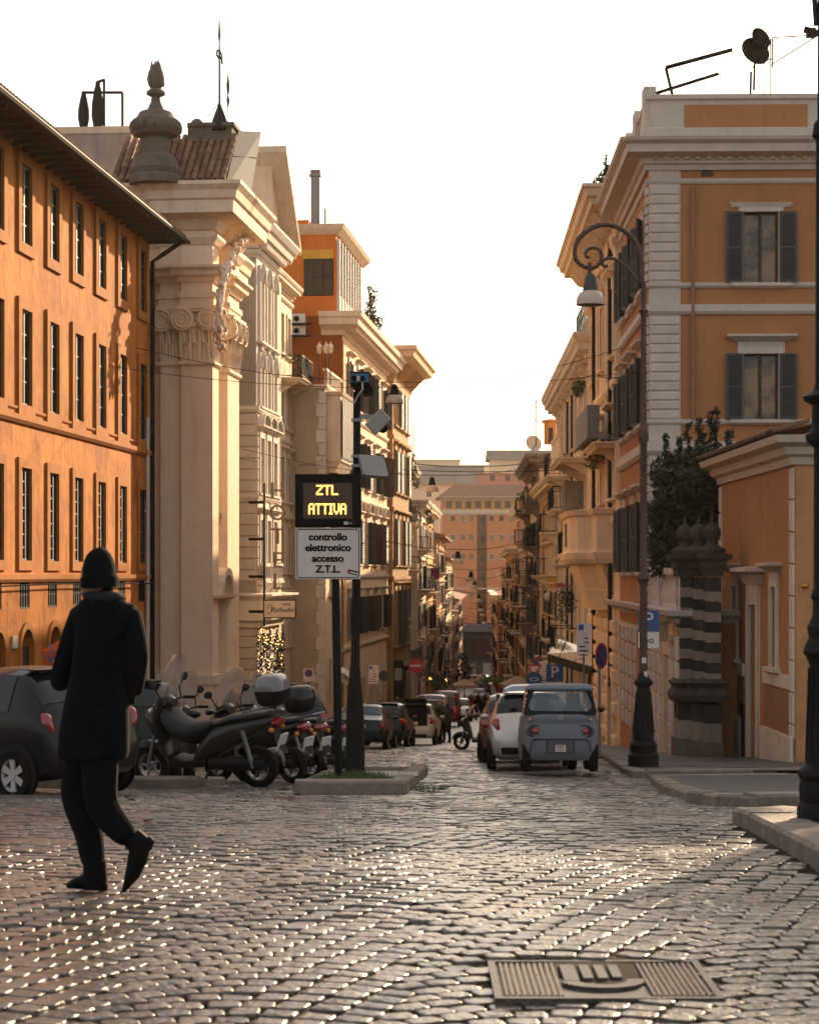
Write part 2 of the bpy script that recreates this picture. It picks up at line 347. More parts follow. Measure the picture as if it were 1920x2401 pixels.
def balcony(face, sc, z, w, d=.8, m=None, rail=None, rh=1.0, name='balcony', nb=None, solid=False, stone=False):
    m = m or TRAV; mb = MB()
    mb.sweep([(-w / 2, .02), (-w / 2, -d), (w / 2, -d), (w / 2, .02)], [(-d * .9, -.2), (-.1, -.2), (-.04, -.12), (.04, -.06), (.04, 0), (-d * .9, 0)])
    o = face.put(name, (mb, m), sc, z)
    for x in (-w * .38, w * .38): MB().add([(x - .1, 0, -.75), (x + .1, 0, -.75), (x + .1, 0, -.2), (x - .1, 0, -.2), (x - .1, -d * .8, -.2), (x + .1, -d * .8, -.2), (x - .1, -d * .25, -.55), (x + .1, -d * .25, -.55)], [(0, 1, 7, 6), (6, 7, 5, 4), (0, 6, 4, 3), (1, 2, 5, 7)]).obj('bracket', m, o)
    r = MB(); nb = nb or max(6, int(w / .16))
    if stone:
        r.box(-w / 2, w / 2, -d, -d + .16, rh - .14, rh); r.box(-w / 2, w / 2, -d, -d + .16, 0, .12)
        pr = [(.06, .12), (.05, .2), (.085, .38), (.075, .5), (.045, .68), (.045, .8), (.065, rh - .14)]
        k = max(4, int(w / .24))
        for i in range(k + 1): r.lathe(pr, (-w / 2 + .08 + (w - .16) * i / k, -d + .08, 0), 8)
        r.obj('balustrade', m, o, smooth=40)
    else:
        for y0, y1, x0, x1 in ((-d, -d + .03, -w / 2, w / 2),): r.box(x0, x1, y0, y1, rh - .04, rh); r.box(x0, x1, y0, y1, .08, .11)
        for x in (-w / 2, w / 2 - .03): r.box(x, x + .03, -d, 0, rh - .04, rh); r.box(x, x + .03, -d, 0, .08, .11)
        for i in range(nb + 1): x = -w / 2 + (w - .02) * i / nb; r.box(x, x + .018, -d + .004, -d + .022, .11, rh - .04)
        for i in range(1, 4):
            for x in (-w / 2 + .004, w / 2 - .022): r.box(x, x + .018, -d * i / 4, -d * i / 4 + .018, .11, rh - .04)
        r.obj('railing', rail or IRON, o)
    return o
# ================================================================== the setting
COB = mat('basalt_sett', (.095, .070, .051), .34, .4, 7, .6, 26, spec=.6, coat=.4, col2=(.030, .025, .021))
def sett_material():
    n = COB.node_tree.nodes; l = COB.node_tree.links; b = n['Principled BSDF']
    at_ = n.new('ShaderNodeAttribute'); at_.attribute_name = 'rnd'
    geo = n.new('ShaderNodeNewGeometry'); no = n.new('ShaderNodeTexNoise'); no.inputs['Scale'].default_value = .8; no.inputs['Detail'].default_value = 4; l.new(geo.outputs['Position'], no.inputs[0])
    a = n.new('ShaderNodeMath'); a.operation = 'MULTIPLY_ADD'; a.inputs[1].default_value = .7; a.inputs[2].default_value = -.12; l.new(no.outputs['Fac'], a.inputs[0])
    c = n.new('ShaderNodeMath'); c.operation = 'MULTIPLY_ADD'; c.inputs[1].default_value = .20; l.new(at_.outputs['Fac'], c.inputs[0]); l.new(a.outputs[0], c.inputs[2])
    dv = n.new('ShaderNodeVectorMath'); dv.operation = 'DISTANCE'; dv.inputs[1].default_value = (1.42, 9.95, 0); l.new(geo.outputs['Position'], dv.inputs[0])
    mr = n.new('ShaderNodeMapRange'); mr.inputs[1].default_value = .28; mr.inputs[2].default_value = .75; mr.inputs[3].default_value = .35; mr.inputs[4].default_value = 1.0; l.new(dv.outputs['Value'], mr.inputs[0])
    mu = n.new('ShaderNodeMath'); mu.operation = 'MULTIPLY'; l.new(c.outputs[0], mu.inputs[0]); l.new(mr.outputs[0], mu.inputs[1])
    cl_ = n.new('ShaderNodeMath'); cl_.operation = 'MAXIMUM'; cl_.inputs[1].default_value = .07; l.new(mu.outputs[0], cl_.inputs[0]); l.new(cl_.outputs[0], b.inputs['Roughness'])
COB.node_tree.nodes['Principled BSDF'].inputs['Coat Roughness'].default_value = .24
sett_material()
def sett_tint():
    n = COB.node_tree.nodes; l = COB.node_tree.links; b = n['Principled BSDF']; src = b.inputs['Base Color'].links[0].from_socket
    at_ = n.new('ShaderNodeAttribute'); at_.attribute_name = 'rnd'; ml = n.new('ShaderNodeMath'); ml.operation = 'MULTIPLY'; ml.inputs[1].default_value = 7.31; l.new(at_.outputs['Fac'], ml.inputs[0]); fr = n.new('ShaderNodeMath'); fr.operation = 'FRACT'; l.new(ml.outputs[0], fr.inputs[0])
    r3 = n.new('ShaderNodeMapRange'); r3.inputs[3].default_value = .55; r3.inputs[4].default_value = 1.55; l.new(fr.outputs[0], r3.inputs[0]); vm = n.new('ShaderNodeVectorMath'); vm.operation = 'SCALE'; l.new(src, vm.inputs[0]); l.new(r3.outputs[0], vm.inputs['Scale']); l.new(vm.outputs[0], b.inputs['Base Color'])
sett_tint()
EARTH = mat('mortar_earth', (.022, .018, .014), .9, .4, 6, .4, 30, col2=(.012, .010, .008))
PAVE = mat('far_setts', (.11, .086, .066), .40, .4, 5, 0, spec=.6)
def pave_material():
    n = PAVE.node_tree.nodes; l = PAVE.node_tree.links; b = n['Principled BSDF']
    geo = n.new('ShaderNodeNewGeometry'); vo = n.new('ShaderNodeTexVoronoi'); vo.inputs['Scale'].default_value = 6.0; vo.inputs['Randomness'].default_value = .45; l.new(geo.outputs['Position'], vo.inputs['Vector'])
    bp = n.new('ShaderNodeBump'); bp.inputs['Strength'].default_value = .9; bp.inputs['Distance'].default_value = .03; bp.invert = True; l.new(vo.outputs['Distance'], bp.inputs['Height']); l.new(bp.outputs[0], b.inputs['Normal'])
pave_material()
ASPH = mat('asphalt_patch', (.055, .050, .046), .75, .3, 8, .5, 90)
SLAB = mat('basalt_slab', (.085, .078, .070), .5, .3, 5, .3, 30, rnd=.25)
KERB = mat('kerb_travertine', (.24, .195, .155), .75, .35, 4, .5, 25, rnd=.2, col2=(.10, .082, .066), spec=.3)
def wob(X, Y): return .012 * np.sin(X * 1.9 + Y * .7) + .010 * np.sin(Y * 2.3 - X * 1.1 + 1.3) + .006 * np.sin(X * 5.1 + 2 * Y)
def sheet(name, m, xs, ys, dz, parent=None, wobble=0.):
    vs = []; fs = []; nx = len(xs(ys[0]))
    for y in ys:
        for x in xs(y): vs.append((x, y, gz(y) + dz))
    for j in range(len(ys) - 1):
        for i in range(nx - 1): a = j * nx + i; fs.append((a, a + 1, a + nx + 1, a + nx))
    mb = MB(); mb.add(vs, fs); return mb.obj(name, m, parent)
ysG = [-30, -5, 0, 5, 10, 12, 14, 16, 18, 21, 24, 29, 34, 40, 46, 53, 60, 70, 86, 110, 140, 175, 220, 280, 360, 390, 420, 600, 1500]
road = sheet('road', EARTH, lambda y: [-900, -200, -60, -20, -8, 0, 8, 20, 60, 200, 900], ysG, -.06); tag(road, 'cobbled street of dark basalt setts sloping down between the buildings', kind='structure')
far = sheet('far_paving', PAVE, lambda y: [-30, -12, -4, 4, 12, 30], [66, 70, 86, 110, 140, 175, 220, 280, 360, 420], -.006, road)
# setts: rows across the street following shallow arcs; the nearest ones are single objects
def sett_mesh(v, N=8):
    rr = random.Random(v); mb = MB(); rings = []
    for k, (f, z) in enumerate(((1.0, -.03), (1.0, -.006), (.965, -.0015), (.85, 0), (.5, .0006))):
        ring = []
        for j in range(N):
            a = 2 * math.pi * (j + .5) / N; q = (abs(math.cos(a)) ** 7 + abs(math.sin(a)) ** 7) ** (1 / 7) if N > 4 else max(abs(math.cos(a)), abs(math.sin(a))); e = 1 / q
            ring.append((.5 * f * e * math.cos(a) * (1 + (0 if k > 1 else rr.uniform(-.05, .05))), .5 * f * e * math.sin(a), z + (rr.uniform(-.002, .002) if k > 1 else 0)))
        rings.append(ring)
    mb.loft(rings, True, False, True); return mb
SETT = [sett_mesh(i, 12) for i in range(6)]; SETF = [sett_mesh(i, 4) for i in range(6)]
ARC_A, ARC_P = .20, 1.15
def lay_setts():
    rows = []
    y = 6.1; k = 0
    while y < 68.0:
        front = False
        py = .36 if front else (.125 if y < 22 else .14 if y < 45 else .17); px = .158 if front else (.135 if y < 22 else .15 if y < 45 else .18)
        half = .215 * y + 1.2 if y < 45 else 7.4; n = int(2 * half / px)
        xo = (k % 2) * .5 * px
        ph = .35 * math.sin(y * .35)
        for i in range(n):
            x = -half + xo + i * px + random.uniform(-.008, .008); q = math.pi * x / ARC_P + ph; A_ = ARC_A
            oy = A_ * abs(math.sin(q)); sl = A_ * math.pi / ARC_P * math.cos(q) * (1 if math.sin(q) > 0 else -1); ca = 1 / math.sqrt(1 + sl * sl)
            rows.append((x, y + oy + random.uniform(-.005, .005), px / ca * random.uniform(.90, .97), py * ca * random.uniform(.90, .96), math.atan(sl)))
        nf = y + py / 2; pn = (.125 if nf < 22 else .14 if nf < 45 else .17); y = nf + pn / 2; k += 1
    return np.array(rows)
ST = lay_setts()
Yc = ST[:, 1]; Xc = ST[:, 0]
U = CU + F * Xc / Yc; V = HV + F * (CH - np.interp(Yc, _gx, _gy)) / Yc
vis = (U > -40) & (U < 1960) & (V < 2440)
area = ST[:, 2] * ST[:, 3] / Yc ** 3
hide = ((Xc > 2.3) & (Yc < 15.1) & (Yc > 10.5)) | ((Yc > 33) & (Xc > 4.6 + .0236 * (Yc - 46)))
gr = ((Xc > .33) & (Xc < 1.22) & (Yc > 7.68) & (Yc < 8.46)) | ((Xc > .33) & (Xc < .92) & (Yc > 17.15) & (Yc < 17.75))
order = np.argsort(-np.where(vis & ~hide & ~gr & (U > 0) & (U < 1920) & (V < 2401), area, -1))[:300]
single = np.zeros(len(ST), bool); single[order] = True
SM = [m.mesh('cobblestone', COB, 180) for m in SETT]
for me in SM:
    a_ = me.attributes.new('rnd', 'FLOAT', 'POINT'); a_.data.foreach_set('value', [random.random()] * len(me.vertices))
for i in order:
    x, y, sx, sy, an = ST[i]; o = inst('cobblestone', SM[int(i) % 6], road, (x, y, gz(y) + float(wob(x, y)) + rnd(-.004, .004)), 0, (sx, sy, 1), rot=(rnd(-.02, .02), rnd(-.02, .02), an + rnd(-.05, .05)))
def stones(sel, SET):                                    # vertex, loop and face arrays of many setts
    T = [np.array(m.v) for m in SET]; TF = SET[0].f
    idx = np.nonzero(sel)[0]; nv = len(T[0]); n = len(idx); vs = np.empty((n, nv, 3)); at_ = np.empty((n, nv))
    for t in range(6):
        q = np.nonzero(idx % 6 == t)[0]; st = ST[idx[q]]
        p = T[t][None, :, :] * np.stack([st[:, 2], st[:, 3], np.ones(len(q))], 1)[:, None, :]
        tx = np.random.normal(0, .018, (len(q), 1)); ty = np.random.normal(0, .022, (len(q), 1))
        z = p[:, :, 2] + p[:, :, 0] * tx + p[:, :, 1] * ty
        an = st[:, 4:5] + np.random.uniform(-.05, .05, (len(q), 1)); ca, sa = np.cos(an), np.sin(an); lx = p[:, :, 0] * ca - p[:, :, 1] * sa; ly = p[:, :, 0] * sa + p[:, :, 1] * ca
        slope = (np.interp(st[:, 1] + .3, _gx, _gy) - np.interp(st[:, 1] - .3, _gx, _gy)) / .6
        z = z + (np.interp(st[:, 1], _gx, _gy) + wob(st[:, 0], st[:, 1]) + np.random.uniform(-.006, .006, len(q)))[:, None] + ly * slope[:, None]
        vs[q, :, 0] = lx + st[:, 0:1]; vs[q, :, 1] = ly + st[:, 1:2]; vs[q, :, 2] = z; at_[q, :] = np.random.rand(len(q), 1)
    lens = np.array([len(f) for f in TF]); loops = np.concatenate([np.array(f) for f in TF])
    return vs.reshape(-1, 3), at_.ravel(), (loops[None, :] + (np.arange(n) * nv)[:, None]).ravel(), np.tile(lens, n)
def joined(groups, name):
    V_, A_, L_, N_ = [], [], [], []; off = 0
    for sel, SET in groups:
        v, a, l, n = stones(sel, SET); V_.append(v); A_.append(a); L_.append(l + off); N_.append(n); off += len(v)
    V_, A_, L_, N_ = np.concatenate(V_), np.concatenate(A_), np.concatenate(L_), np.concatenate(N_)
    me = bpy.data.meshes.new(name); me.vertices.add(len(V_)); me.vertices.foreach_set('co', V_.ravel()); me.loops.add(len(L_)); me.loops.foreach_set('vertex_index', L_.astype(np.int32))
    me.polygons.add(len(N_)); me.polygons.foreach_set('loop_start', np.concatenate([[0], np.cumsum(N_)[:-1]]).astype(np.int32)); me.polygons.foreach_set('loop_total', N_.astype(np.int32))
    me.update(calc_edges=True); me.polygons.foreach_set('use_smooth', np.ones(len(N_), bool)); me.materials.append(COB)
    a = me.attributes.new('rnd', 'FLOAT', 'POINT'); a.data.foreach_set('value', A_)
    o = inst(name, me, road); o['kind'] = 'stuff'; return o
rest = ~single & ~hide & ~gr
joined(((rest & (Yc < 13), SETT), (rest & (Yc >= 13), SETF)), 'cobblestones')
def joint_bed():
    ys = np.arange(5.5, 68.5, .3); n = 60; vs = []; fs = []
    for y in ys:
        h = .22 * y + 1.6 if y < 45 else 8.0
        for i in range(n + 1): x = -h + 2 * h * i / n; vs.append((x, float(y), gz(y) + float(wob(x, y)) - .013))
    for j in range(len(ys) - 1):
        for i in range(n): a = j * (n + 1) + i; fs.append((a, a + 1, a + n + 2, a + n + 1))
    m = MB(); m.add(vs, fs); m.obj('joint_bed', mat('joint_sand', (.035, .028, .021), .9, .4, 9, .4, 60, col2=(.016, .013, .011)), road)
joint_bed()
# ---- raised pavements with kerb stones
def kerb(parent, pts, h=.13, w=.28, step=1.0, m=None, name='kerb_stone'):
    m = m or KERB
    for a, b in zip(pts[:-1], pts[1:]):
        a = Vector(a); b = Vector(b); L = (b - a).length; n = max(1, int(round(L / step))); d = (b - a) / L; nrm = Vector((-d.y, d.x))
        for i in range(n):
            p = a + d * (L * i / n + .008); q = a + d * (L * (i + 1) / n - .008); mb = MB(); dz = rnd(-.008, .008)
            rg = []
            for e in (p, q):
                g = gz(e.y); rg.append([(e.x, e.y, g - .08), (e.x, e.y, g + h - .025 + dz), (e.x + nrm.x * .025, e.y + nrm.y * .025, g + h + dz), (e.x + nrm.x * w, e.y + nrm.y * w, g + h + dz), (e.x + nrm.x * w, e.y + nrm.y * w, g - .08)])
            mb.loft(rg); mb.obj(name, m, parent)
WALLR = lambda y: 5.1 + .0236 * y if y < 165 else 8.99 + .0325 * (y - 165)
def strip(name, m, x0, x1, ys, dz, parent=None): return sheet(name, m, lambda y: [x0(y), x1(y)], ys, dz, parent)
kA = [(WALLR(300) - 1.5, 300), (WALLR(150) - 1.6, 150), (WALLR(80) - 1.7, 80), (4.5, 46), (4.0, 38.5), (3.78, 35.4), (3.72, 33.2), (3.95, 32.6), (5.2, 33.0), (7.0, 34.8), (12., 37)]
def edgeA(y):
    pts = sorted(kA[:7], key=lambda p: p[1]); return float(np.interp(y, [p[1] for p in pts], [p[0] for p in pts]))
swA = strip('pavement', SLAB, lambda y: edgeA(y) + .2, lambda y: (WALLR(y) + .6) if y > 47 else 12, [33.6, 34.5, 35.4, 38.5, 43, 46.9, 47.1, 53, 80, 110, 150, 220, 300], .115)
tag(swA, 'grey stone-slab pavement under the street lamp on the right', kind='structure')
kerb(swA, kA, .13, .26)
for j in range(16):
    for i in range(8):
        x0 = 4.1 + i * 1.05 + (j % 2) * .4; y0 = 33.6 + j * .82
        if x0 < edgeA(y0) + .3 or x0 > 9.0 or y0 < 32.9 + max(0, (x0 - 3.9)) * .5 or y0 > 47: continue
        mb = MB(); g = [gz(y0) + .125 + rnd(-.012, .006), gz(y0 + .8) + .125 + rnd(-.012, .006)]
        mb.add([(x0, y0, g[0]), (x0 + 1.03, y0, g[0]), (x0 + 1.03, y0 + .8, g[1]), (x0, y0 + .8, g[1]), (x0, y0, g[0] - .06), (x0 + 1.03, y0, g[0] - .06), (x0 + 1.03, y0 + .8, g[1] - .06), (x0, y0 + .8, g[1] - .06)], [(0, 1, 2, 3), (0, 4, 5, 1), (1, 5, 6, 2), (3, 2, 6, 7), (0, 3, 7, 4)])
        mb.obj('slab', SLAB, swA)
kB = [(6.5, 31.), (3.55, 29.6), (3.3, 26.8), (2.95, 22.6), (2.75, 19.8), (2.82, 18.2), (3.1, 17.7), (3.9, 18.1), (9, 19.5)]
swB = MB().add([(x, y, gz(y) + .10) for x, y in [(3.75, 29.5), (3.5, 26.8), (3.15, 22.6), (2.97, 19.9), (3.1, 18.3), (3.3, 18.0), (3.9, 18.4), (9, 19.7), (9, 31.5), (6.5, 30.9)]], [(0, 1, 2, 3, 4, 5, 6, 7, 8, 9)]).obj('raised_apron', ASPH)
tag(swB, 'raised dark asphalt apron with rounded stone edge before the pavement', kind='structure'); kerb(swB, kB, .12, .24, .8)
kC = [(2.9, 15.6), (2.42, 14.95), (2.37, 12.5), (2.33, 9.5)]
swC = strip('near_pavement', ASPH, lambda y: 2.5, lambda y: 9, [9.5, 12, 14, 15.4], .105); tag(swC, 'near pavement corner with thick worn kerb at the right edge', kind='structure')
kerb(swC, kC, .125, .32, .9)
# ---- traffic island with the sign, and the left parking kerb
isl = MB().add([(x, y, gz(y) + .13) for x, y in [(-1.3, 23.3), (-.2, 23.3), (.15, 35.3), (-1.3, 35.3)]], [(0, 1, 2, 3)]).obj('traffic_island', mat('island_earth', (.10, .085, .06), .9, .4, 4, .5, 25)); tag(isl, 'long kerbed traffic island carrying the sign post', kind='structure')
kerb(isl, [(-1.3, 36), (-1.34, 23.12), (-.07, 23.12), (.33, 35.5), (.3, 36)], .165, .27, 1.15)
for j in range(10):
    for i in range(4):
        MB().cbox(0, .26, -.26, 0, 0, .04, .01).obj('paver', SLAB, isl, (-.98 + i * .28, 27.6 + j * .3, gz(27.6 + j * .3) + .135), rot=(R(-90) + R(4.5), 0, 0)) if False else pbox('paver', isl, SLAB, 0, .255, 0, .27, 0, .02, loc=(-.98 + i * .28, 27.6 + j * .3, gz(27.6 + j * .3) + .118 + rnd(0, .01)))
lk = MB().add([(x, y, gz(y) + .1) for x, y in [(-9, 26.6), (-2.8, 26.6), (-2.6, 27.6), (-9, 27.6)]], [(0, 1, 2, 3)]).obj('parking_strip', SLAB); tag(lk, 'low stone strip edging the parking bay on the left', kind='structure')
kerb(lk, [(-9, 26.35), (-2.78, 26.35), (-2.55, 27.6)], .14, .3, 1.2)
GRASSM = mat('grass', (.06, .10, .018), .7, .3, 8, 0)
def tuft(name, label, cx, cy, rx, ry, n, h, z=None, kind='stuff'):
    mb = MB()
    for i in range(n):
        a = rnd(0, 6.28); q = math.sqrt(rnd(0, 1)); x = cx + rx * q * math.cos(a); y = cy + ry * q * math.sin(a); b = rnd(0, 6.28); ww = .008; hh = h * rnd(.4, 1); zz = (gz(y) if z is None else z)
        dx, dy = ww * math.cos(b), ww * math.sin(b); lx, ly = rnd(-.03, .03), rnd(-.03, .03)
        mb.add([(x - dx, y - dy, zz), (x + dx, y + dy, zz), (x + lx, y + ly, zz + hh)], [(0, 1, 2)])
    o = mb.obj(name, GRASSM); tag(o, label, 'grass', kind='stuff'); return o
tuft('grass', 'short green grass at the foot of the sign posts', -.72, 24.6, .52, 1.1, 1400, .09, gz(24.6) + .13)
tuft('weeds', 'low weeds in the sett joints beside the island', .25, 27.0, .28, 2.6, 500, .05)
tuft('kerb_weeds', 'weeds growing round the foot of the black lamp post', 2.6, 14.0, .16, .2, 160, .05, gz(14.2) + .1)
# ---- iron covers in the road
def grate(name, label, x0, x1, y0, y1, bars, emblem):
    t = thing(name, label, 'manhole cover', ((x0 + x1) / 2, (y0 + y1) / 2, gz((y0 + y1) / 2) + .0)); w, d = (x1 - x0) / 2, (y1 - y0) / 2
    sl = (gz(y1) - gz(y0)) / (y1 - y0); t.rotation_euler = (math.atan(sl), 0, 0)
    gm = mat('cast_iron_worn', (.11, .09, .075), .3, .4, 12, .3, 60, metal=.6)
    pbox('plate', t, mat('cast_iron_dark', (.02, .018, .016), .5, .2, 8), -w, w, -d, d, -.05, 0)
    f = MB(); f.box(-w - .03, -w, -d - .03, d + .03, -.05, .012); f.box(w, w + .03, -d - .03, d + .03, -.05, .012); f.box(-w, w, -d - .03, -d, -.05, .012); f.box(-w, w, d, d + .03, -.05, .012); f.obj('rim', gm, t)
    for i in range(bars):
        x = -w + .02 + (2 * w - .04) * i / (bars - 1); k = .011
        if emblem and abs(x) < .17: continue
        MB().add([(x - k, -d + .02, 0), (x + k, -d + .02, 0), (x + k, d - .02, 0), (x - k, d - .02, 0), (x - k * .5, -d + .03, .012), (x + k * .5, -d + .03, .012), (x + k * .5, d - .03, .012), (x - k * .5, d - .03, .012)], [(4, 5, 6, 7), (0, 1, 5, 4), (1, 2, 6, 5), (2, 3, 7, 6), (3, 0, 4, 7)]).obj('rib', gm, t)
    if emblem:
        e = MB(); e.box(-.15, -.09, -.05, .27, 0, .014); e.box(-.07, -.03, .0, .27, 0, .014); e.box(-.01, .03, .0, .27, 0, .014); e.box(.05, .09, .02, .27, 0, .014)
        N = 14
        for i in range(N):
            a0, a1 = math.pi * (1.05 + i / N), math.pi * (1.05 + (i + 1) / N)
            q = lambda a, r: (r * math.cos(a), -.05 + r * .9 * math.sin(a))
            P_ = [q(a0, .10), q(a1, .10), q(a1, .17), q(a0, .17)]; e.add([(x, y, .016) for x, y in P_] + [(x, y, 0) for x, y in P_], [(0, 1, 2, 3), (3, 2, 6, 7), (1, 0, 4, 5)])
        e.obj('emblem', gm, t)
    return t
grate('manhole_cover', 'large ribbed iron cover with shield emblem in the foreground setts', .36, 1.19, 7.72, 8.42, 34, True)
grate('drain_cover', 'smaller plain iron cover in the setts ahead of the island', .36, .90, 17.2, 17.7, 24, False)
LEAF = mat('dead_leaf', (.22, .08, .025), .7, .4, 20, 0, rnd=.5)
lf = cached('leaf', lambda: MB().add([(0, -.05, 0), (.03, 0, .012), (0, .05, .004), (-.03, 0, .014)], [(0, 1, 2, 3)]).mesh('leaf', LEAF))
def leaves(spots, label, grp):
    for (u, v) in spots:
        Y = groundY(v, .02); p = gat(u, Y, .012); o = inst('fallen_leaf', lf, None, p, rnd(0, 6), (1.3, 1.3, 1.3), rot=(rnd(-.3, .3), rnd(-.3, .3), rnd(0, 6))); tag(o, label, 'leaf', grp)
leaves([(rnd(640, 700), rnd(1838, 1872)) for _ in range(26)], 'brown fallen leaf on the setts by the island kerb', 'fallen leaves by the island')
leaves([(345, 1925), (352, 1930), (300, 1868), (310, 1875), (560, 1868)], 'brown fallen leaf lying on the open setts', 'fallen leaves on the open road')
leaves([(rnd(1405, 1440), rnd(1800, 1835)) for _ in range(7)], 'brown fallen leaf in the gutter behind the microcar', 'fallen leaves in the gutter')
# ================================================================== buildings on the left
def LROOT(name, label, u0, a, Y0, slope=.0943, cat='building'):      # a wall along X = a + slope * Y starting at Y0
    th = math.atan2(1, slope); return thing(name, label, cat, (a + slope * Y0, Y0, gz(Y0) - .6), th)
def roof_slab(root, m, pts, name='roof'):
    b = root.location.z; return MB().add([(x, y, z - b) for x, y, z in pts], [tuple(range(len(pts)))]).obj(name, m, root)
def core(root, m, s0, s1, d, z0, z1, inset=.3, name='core'):          # plain flank and rear walls and flat roof of a block
    b = root.location.z; mb = MB()
    mb.quad((s0, d, z0 - b), (s0, 0, z0 - b), (s0, 0, z1 - b), (s0, d, z1 - b)); mb.quad((s1, 0, z0 - b), (s1, d, z0 - b), (s1, d, z1 - b), (s1, 0, z1 - b))
    mb.quad((s1, d, z0 - b), (s0, d, z0 - b), (s0, d, z1 - b), (s1, d, z1 - b)); mb.quad((s0, 0, z1 - b - .02), (s1, 0, z1 - b - .02), (s1, d, z1 - b - .02), (s0, d, z1 - b - .02)); return mb.obj(name, m, root)
tile_me = lambda L=.42, r=.095: cached(('tile', L, r), lambda: MB().loft([[(r * (1 - .14 * k) * math.cos(a), k * L, r * (1 - .14 * k) * math.sin(a)) for a in [math.pi * i / 5 for i in range(6)]] + [(r * .78 * (1 - .14 * k) * math.cos(a), k * L, r * .78 * (1 - .14 * k) * math.sin(a)) for a in [math.pi * (5 - i) / 5 for i in range(6)]] for k in (0, 1)]).mesh('roof_tile', TILE, 45))
# ---- orange palace
r1 = LROOT('orange_palace', 'long weathered orange palace with rows of tall framed windows on the left', 0, -14.0, 38.0)
f1 = Face(r1); E1 = f1.s_(351)
rows1 = [(9.72, 1.92), (5.78, 2.32), (1.98, 2.26), (.80, .68)]
us1 = [-70, -8, 59, 124, 182, 236, 286, 333]
H1 = []
for z, h in rows1:
    for u in us1: H1.append(hole(f1.s_(u), z, .86, h))
doors1 = [f1.s_(u) for u in (-5, 63, 128, 190, 245, 300)]
for sc in doors1: H1.append(hole(sc, gz(50) - .5, 1.05, .30 - gz(50) + .5))
f1.wall(ORANGE, 0, E1, r1.location.z, 12.25, H1, .12)
core(r1, ORANGE, 0, E1, 12, r1.location.z, 12.2)
for k, (z, h) in enumerate(rows1):
    for i, u in enumerate(us1):
        if k == 3: window(f1, f1.s_(u), z, .86, h, None, sill=False, mull=(4, 2), depth=.06, fm=IRON, glass=DARK)
        elif k == 2: window(f1, f1.s_(u), z, .86, h, ORANGET, .24, .06, sill=False, mull=(3, 7), depth=.07, glass=mat('palace_glass', (.07, .05, .032), .4, .4, 4, spec=.15) if i != 5 else DARK, fm=SHUTK)
        else: window(f1, f1.s_(u), z, .86, h, ORANGET, .27, .07, sill=False, mull=(2, 4), depth=.06, glass=DARK, fm=SHUTK)
def arch_fill(face, sc, w, zs, zt, m, name='door_arch', n=0., ring=.16, ringm=None, depth=.1):
    mb = MB(); N = 10; r = w / 2
    A = [(-r * math.cos(math.pi * i / N), (zt - zs) * math.sin(math.pi * i / N)) for i in range(N + 1)]
    for i in range(N):
        (x0, z0), (x1, z1) = A[i], A[i + 1]; mb.quad((x0, 0.004, z0), (x1, 0.004, z1), (x1, .004, zt - zs), (x0, .004, zt - zs)); mb.quad((x0, .004, z0), (x0, .3, z0), (x1, .3, z1), (x1, .004, z1))
    if ringm:
        mb.c = 1; k = 1 + ring / r
        for i in range(N):
            (x0, z0), (x1, z1) = A[i], A[i + 1]; mb.add([(x0, -depth, z0), (x1, -depth, z1), (x1 * k, -depth, z1 * k), (x0 * k, -depth, z0 * k), (x0, .01, z0), (x1, .01, z1), (x1 * k, .01, z1 * k), (x0 * k, .01, z0 * k)], [(0, 1, 2, 3), (3, 2, 6, 7), (1, 0, 4, 5)])
        for sg in (-1, 1): mb.box(min(sg * r, sg * (r + ring)), max(sg * r, sg * (r + ring)), -depth, .01, -(zs - face.base) + .1, 0)
    return face.put(name, (mb, [m, ringm or m]), sc, zs, n)
for sc in doors1:
    arch_fill(f1, sc, 1.05, -.25, .30, ORANGE, 'door', ring=.17, ringm=ORANGET, depth=.05)
    f1.put('door_leaf', cached('d1leaf', lambda: MB().box(-.5, .5, .08, .11, 0, 3.3).mesh('door_leaf', DARKW)), sc, gz(50) - .5)
f1.band('string_course', ORANGET, 0, E1, 5.30, STR(.12, .2)); f1.band('string_course', ORANGET, 0, E1, 1.45, STR(.1, .18)); f1.band('string_course', ORANGET, 0, E1, 5.62, STR(.05, .08))
f1.band('eave_moulding', ORANGET, 0, E1, 11.95, corn_prof(.2, .25))
ov = 1.05; zE = 12.15
mb = MB(); mb.add([(0, 0.3, zE), (E1 + .5, 0.3, zE), (E1 + .5, -ov, zE - .12), (0, -ov, zE - .12), (0, .3, zE + .12), (E1 + .5, .3, zE + .14), (E1 + .5, -ov, zE), (0, -ov, zE)], [(0, 1, 2, 3), (3, 2, 6, 7), (7, 6, 5, 4), (1, 5, 6, 2)])
for i in range(34): x = .3 + i * .72; (mb.box(x, x + .12, -ov + .1, .2, zE - .22, zE - .1) if x < E1 else None)
mb.v = [(x, y, z - r1.location.z) for x, y, z in mb.v]; mb.obj('eave', EAVE, r1)
MB().add([(0, -ov, zE + .01 - r1.location.z), (E1 + .5, -ov, zE + .01 - r1.location.z), (E1 + .5, 6, zE + 2.4 - r1.location.z), (0, 6, zE + 2.4 - r1.location.z)], [(0, 1, 2, 3)]).obj('roof', TILE, r1)
for i in range(int((E1 + .4) / .23)):
    for j in range(2): inst('roof_tile', tile_me(), r1, (.12 + i * .23, -ov - .06 + j * .36, zE + .02 + j * .13 - r1.location.z), rot=(R(19), 0, 0))
MB().tube([(0, -ov - .1, 0), (E1 + .5, -ov - .1, 0)], .07, 6).obj('gutter', IRON, r1, (0, 0, zE - .06 - r1.location.z), smooth=50)
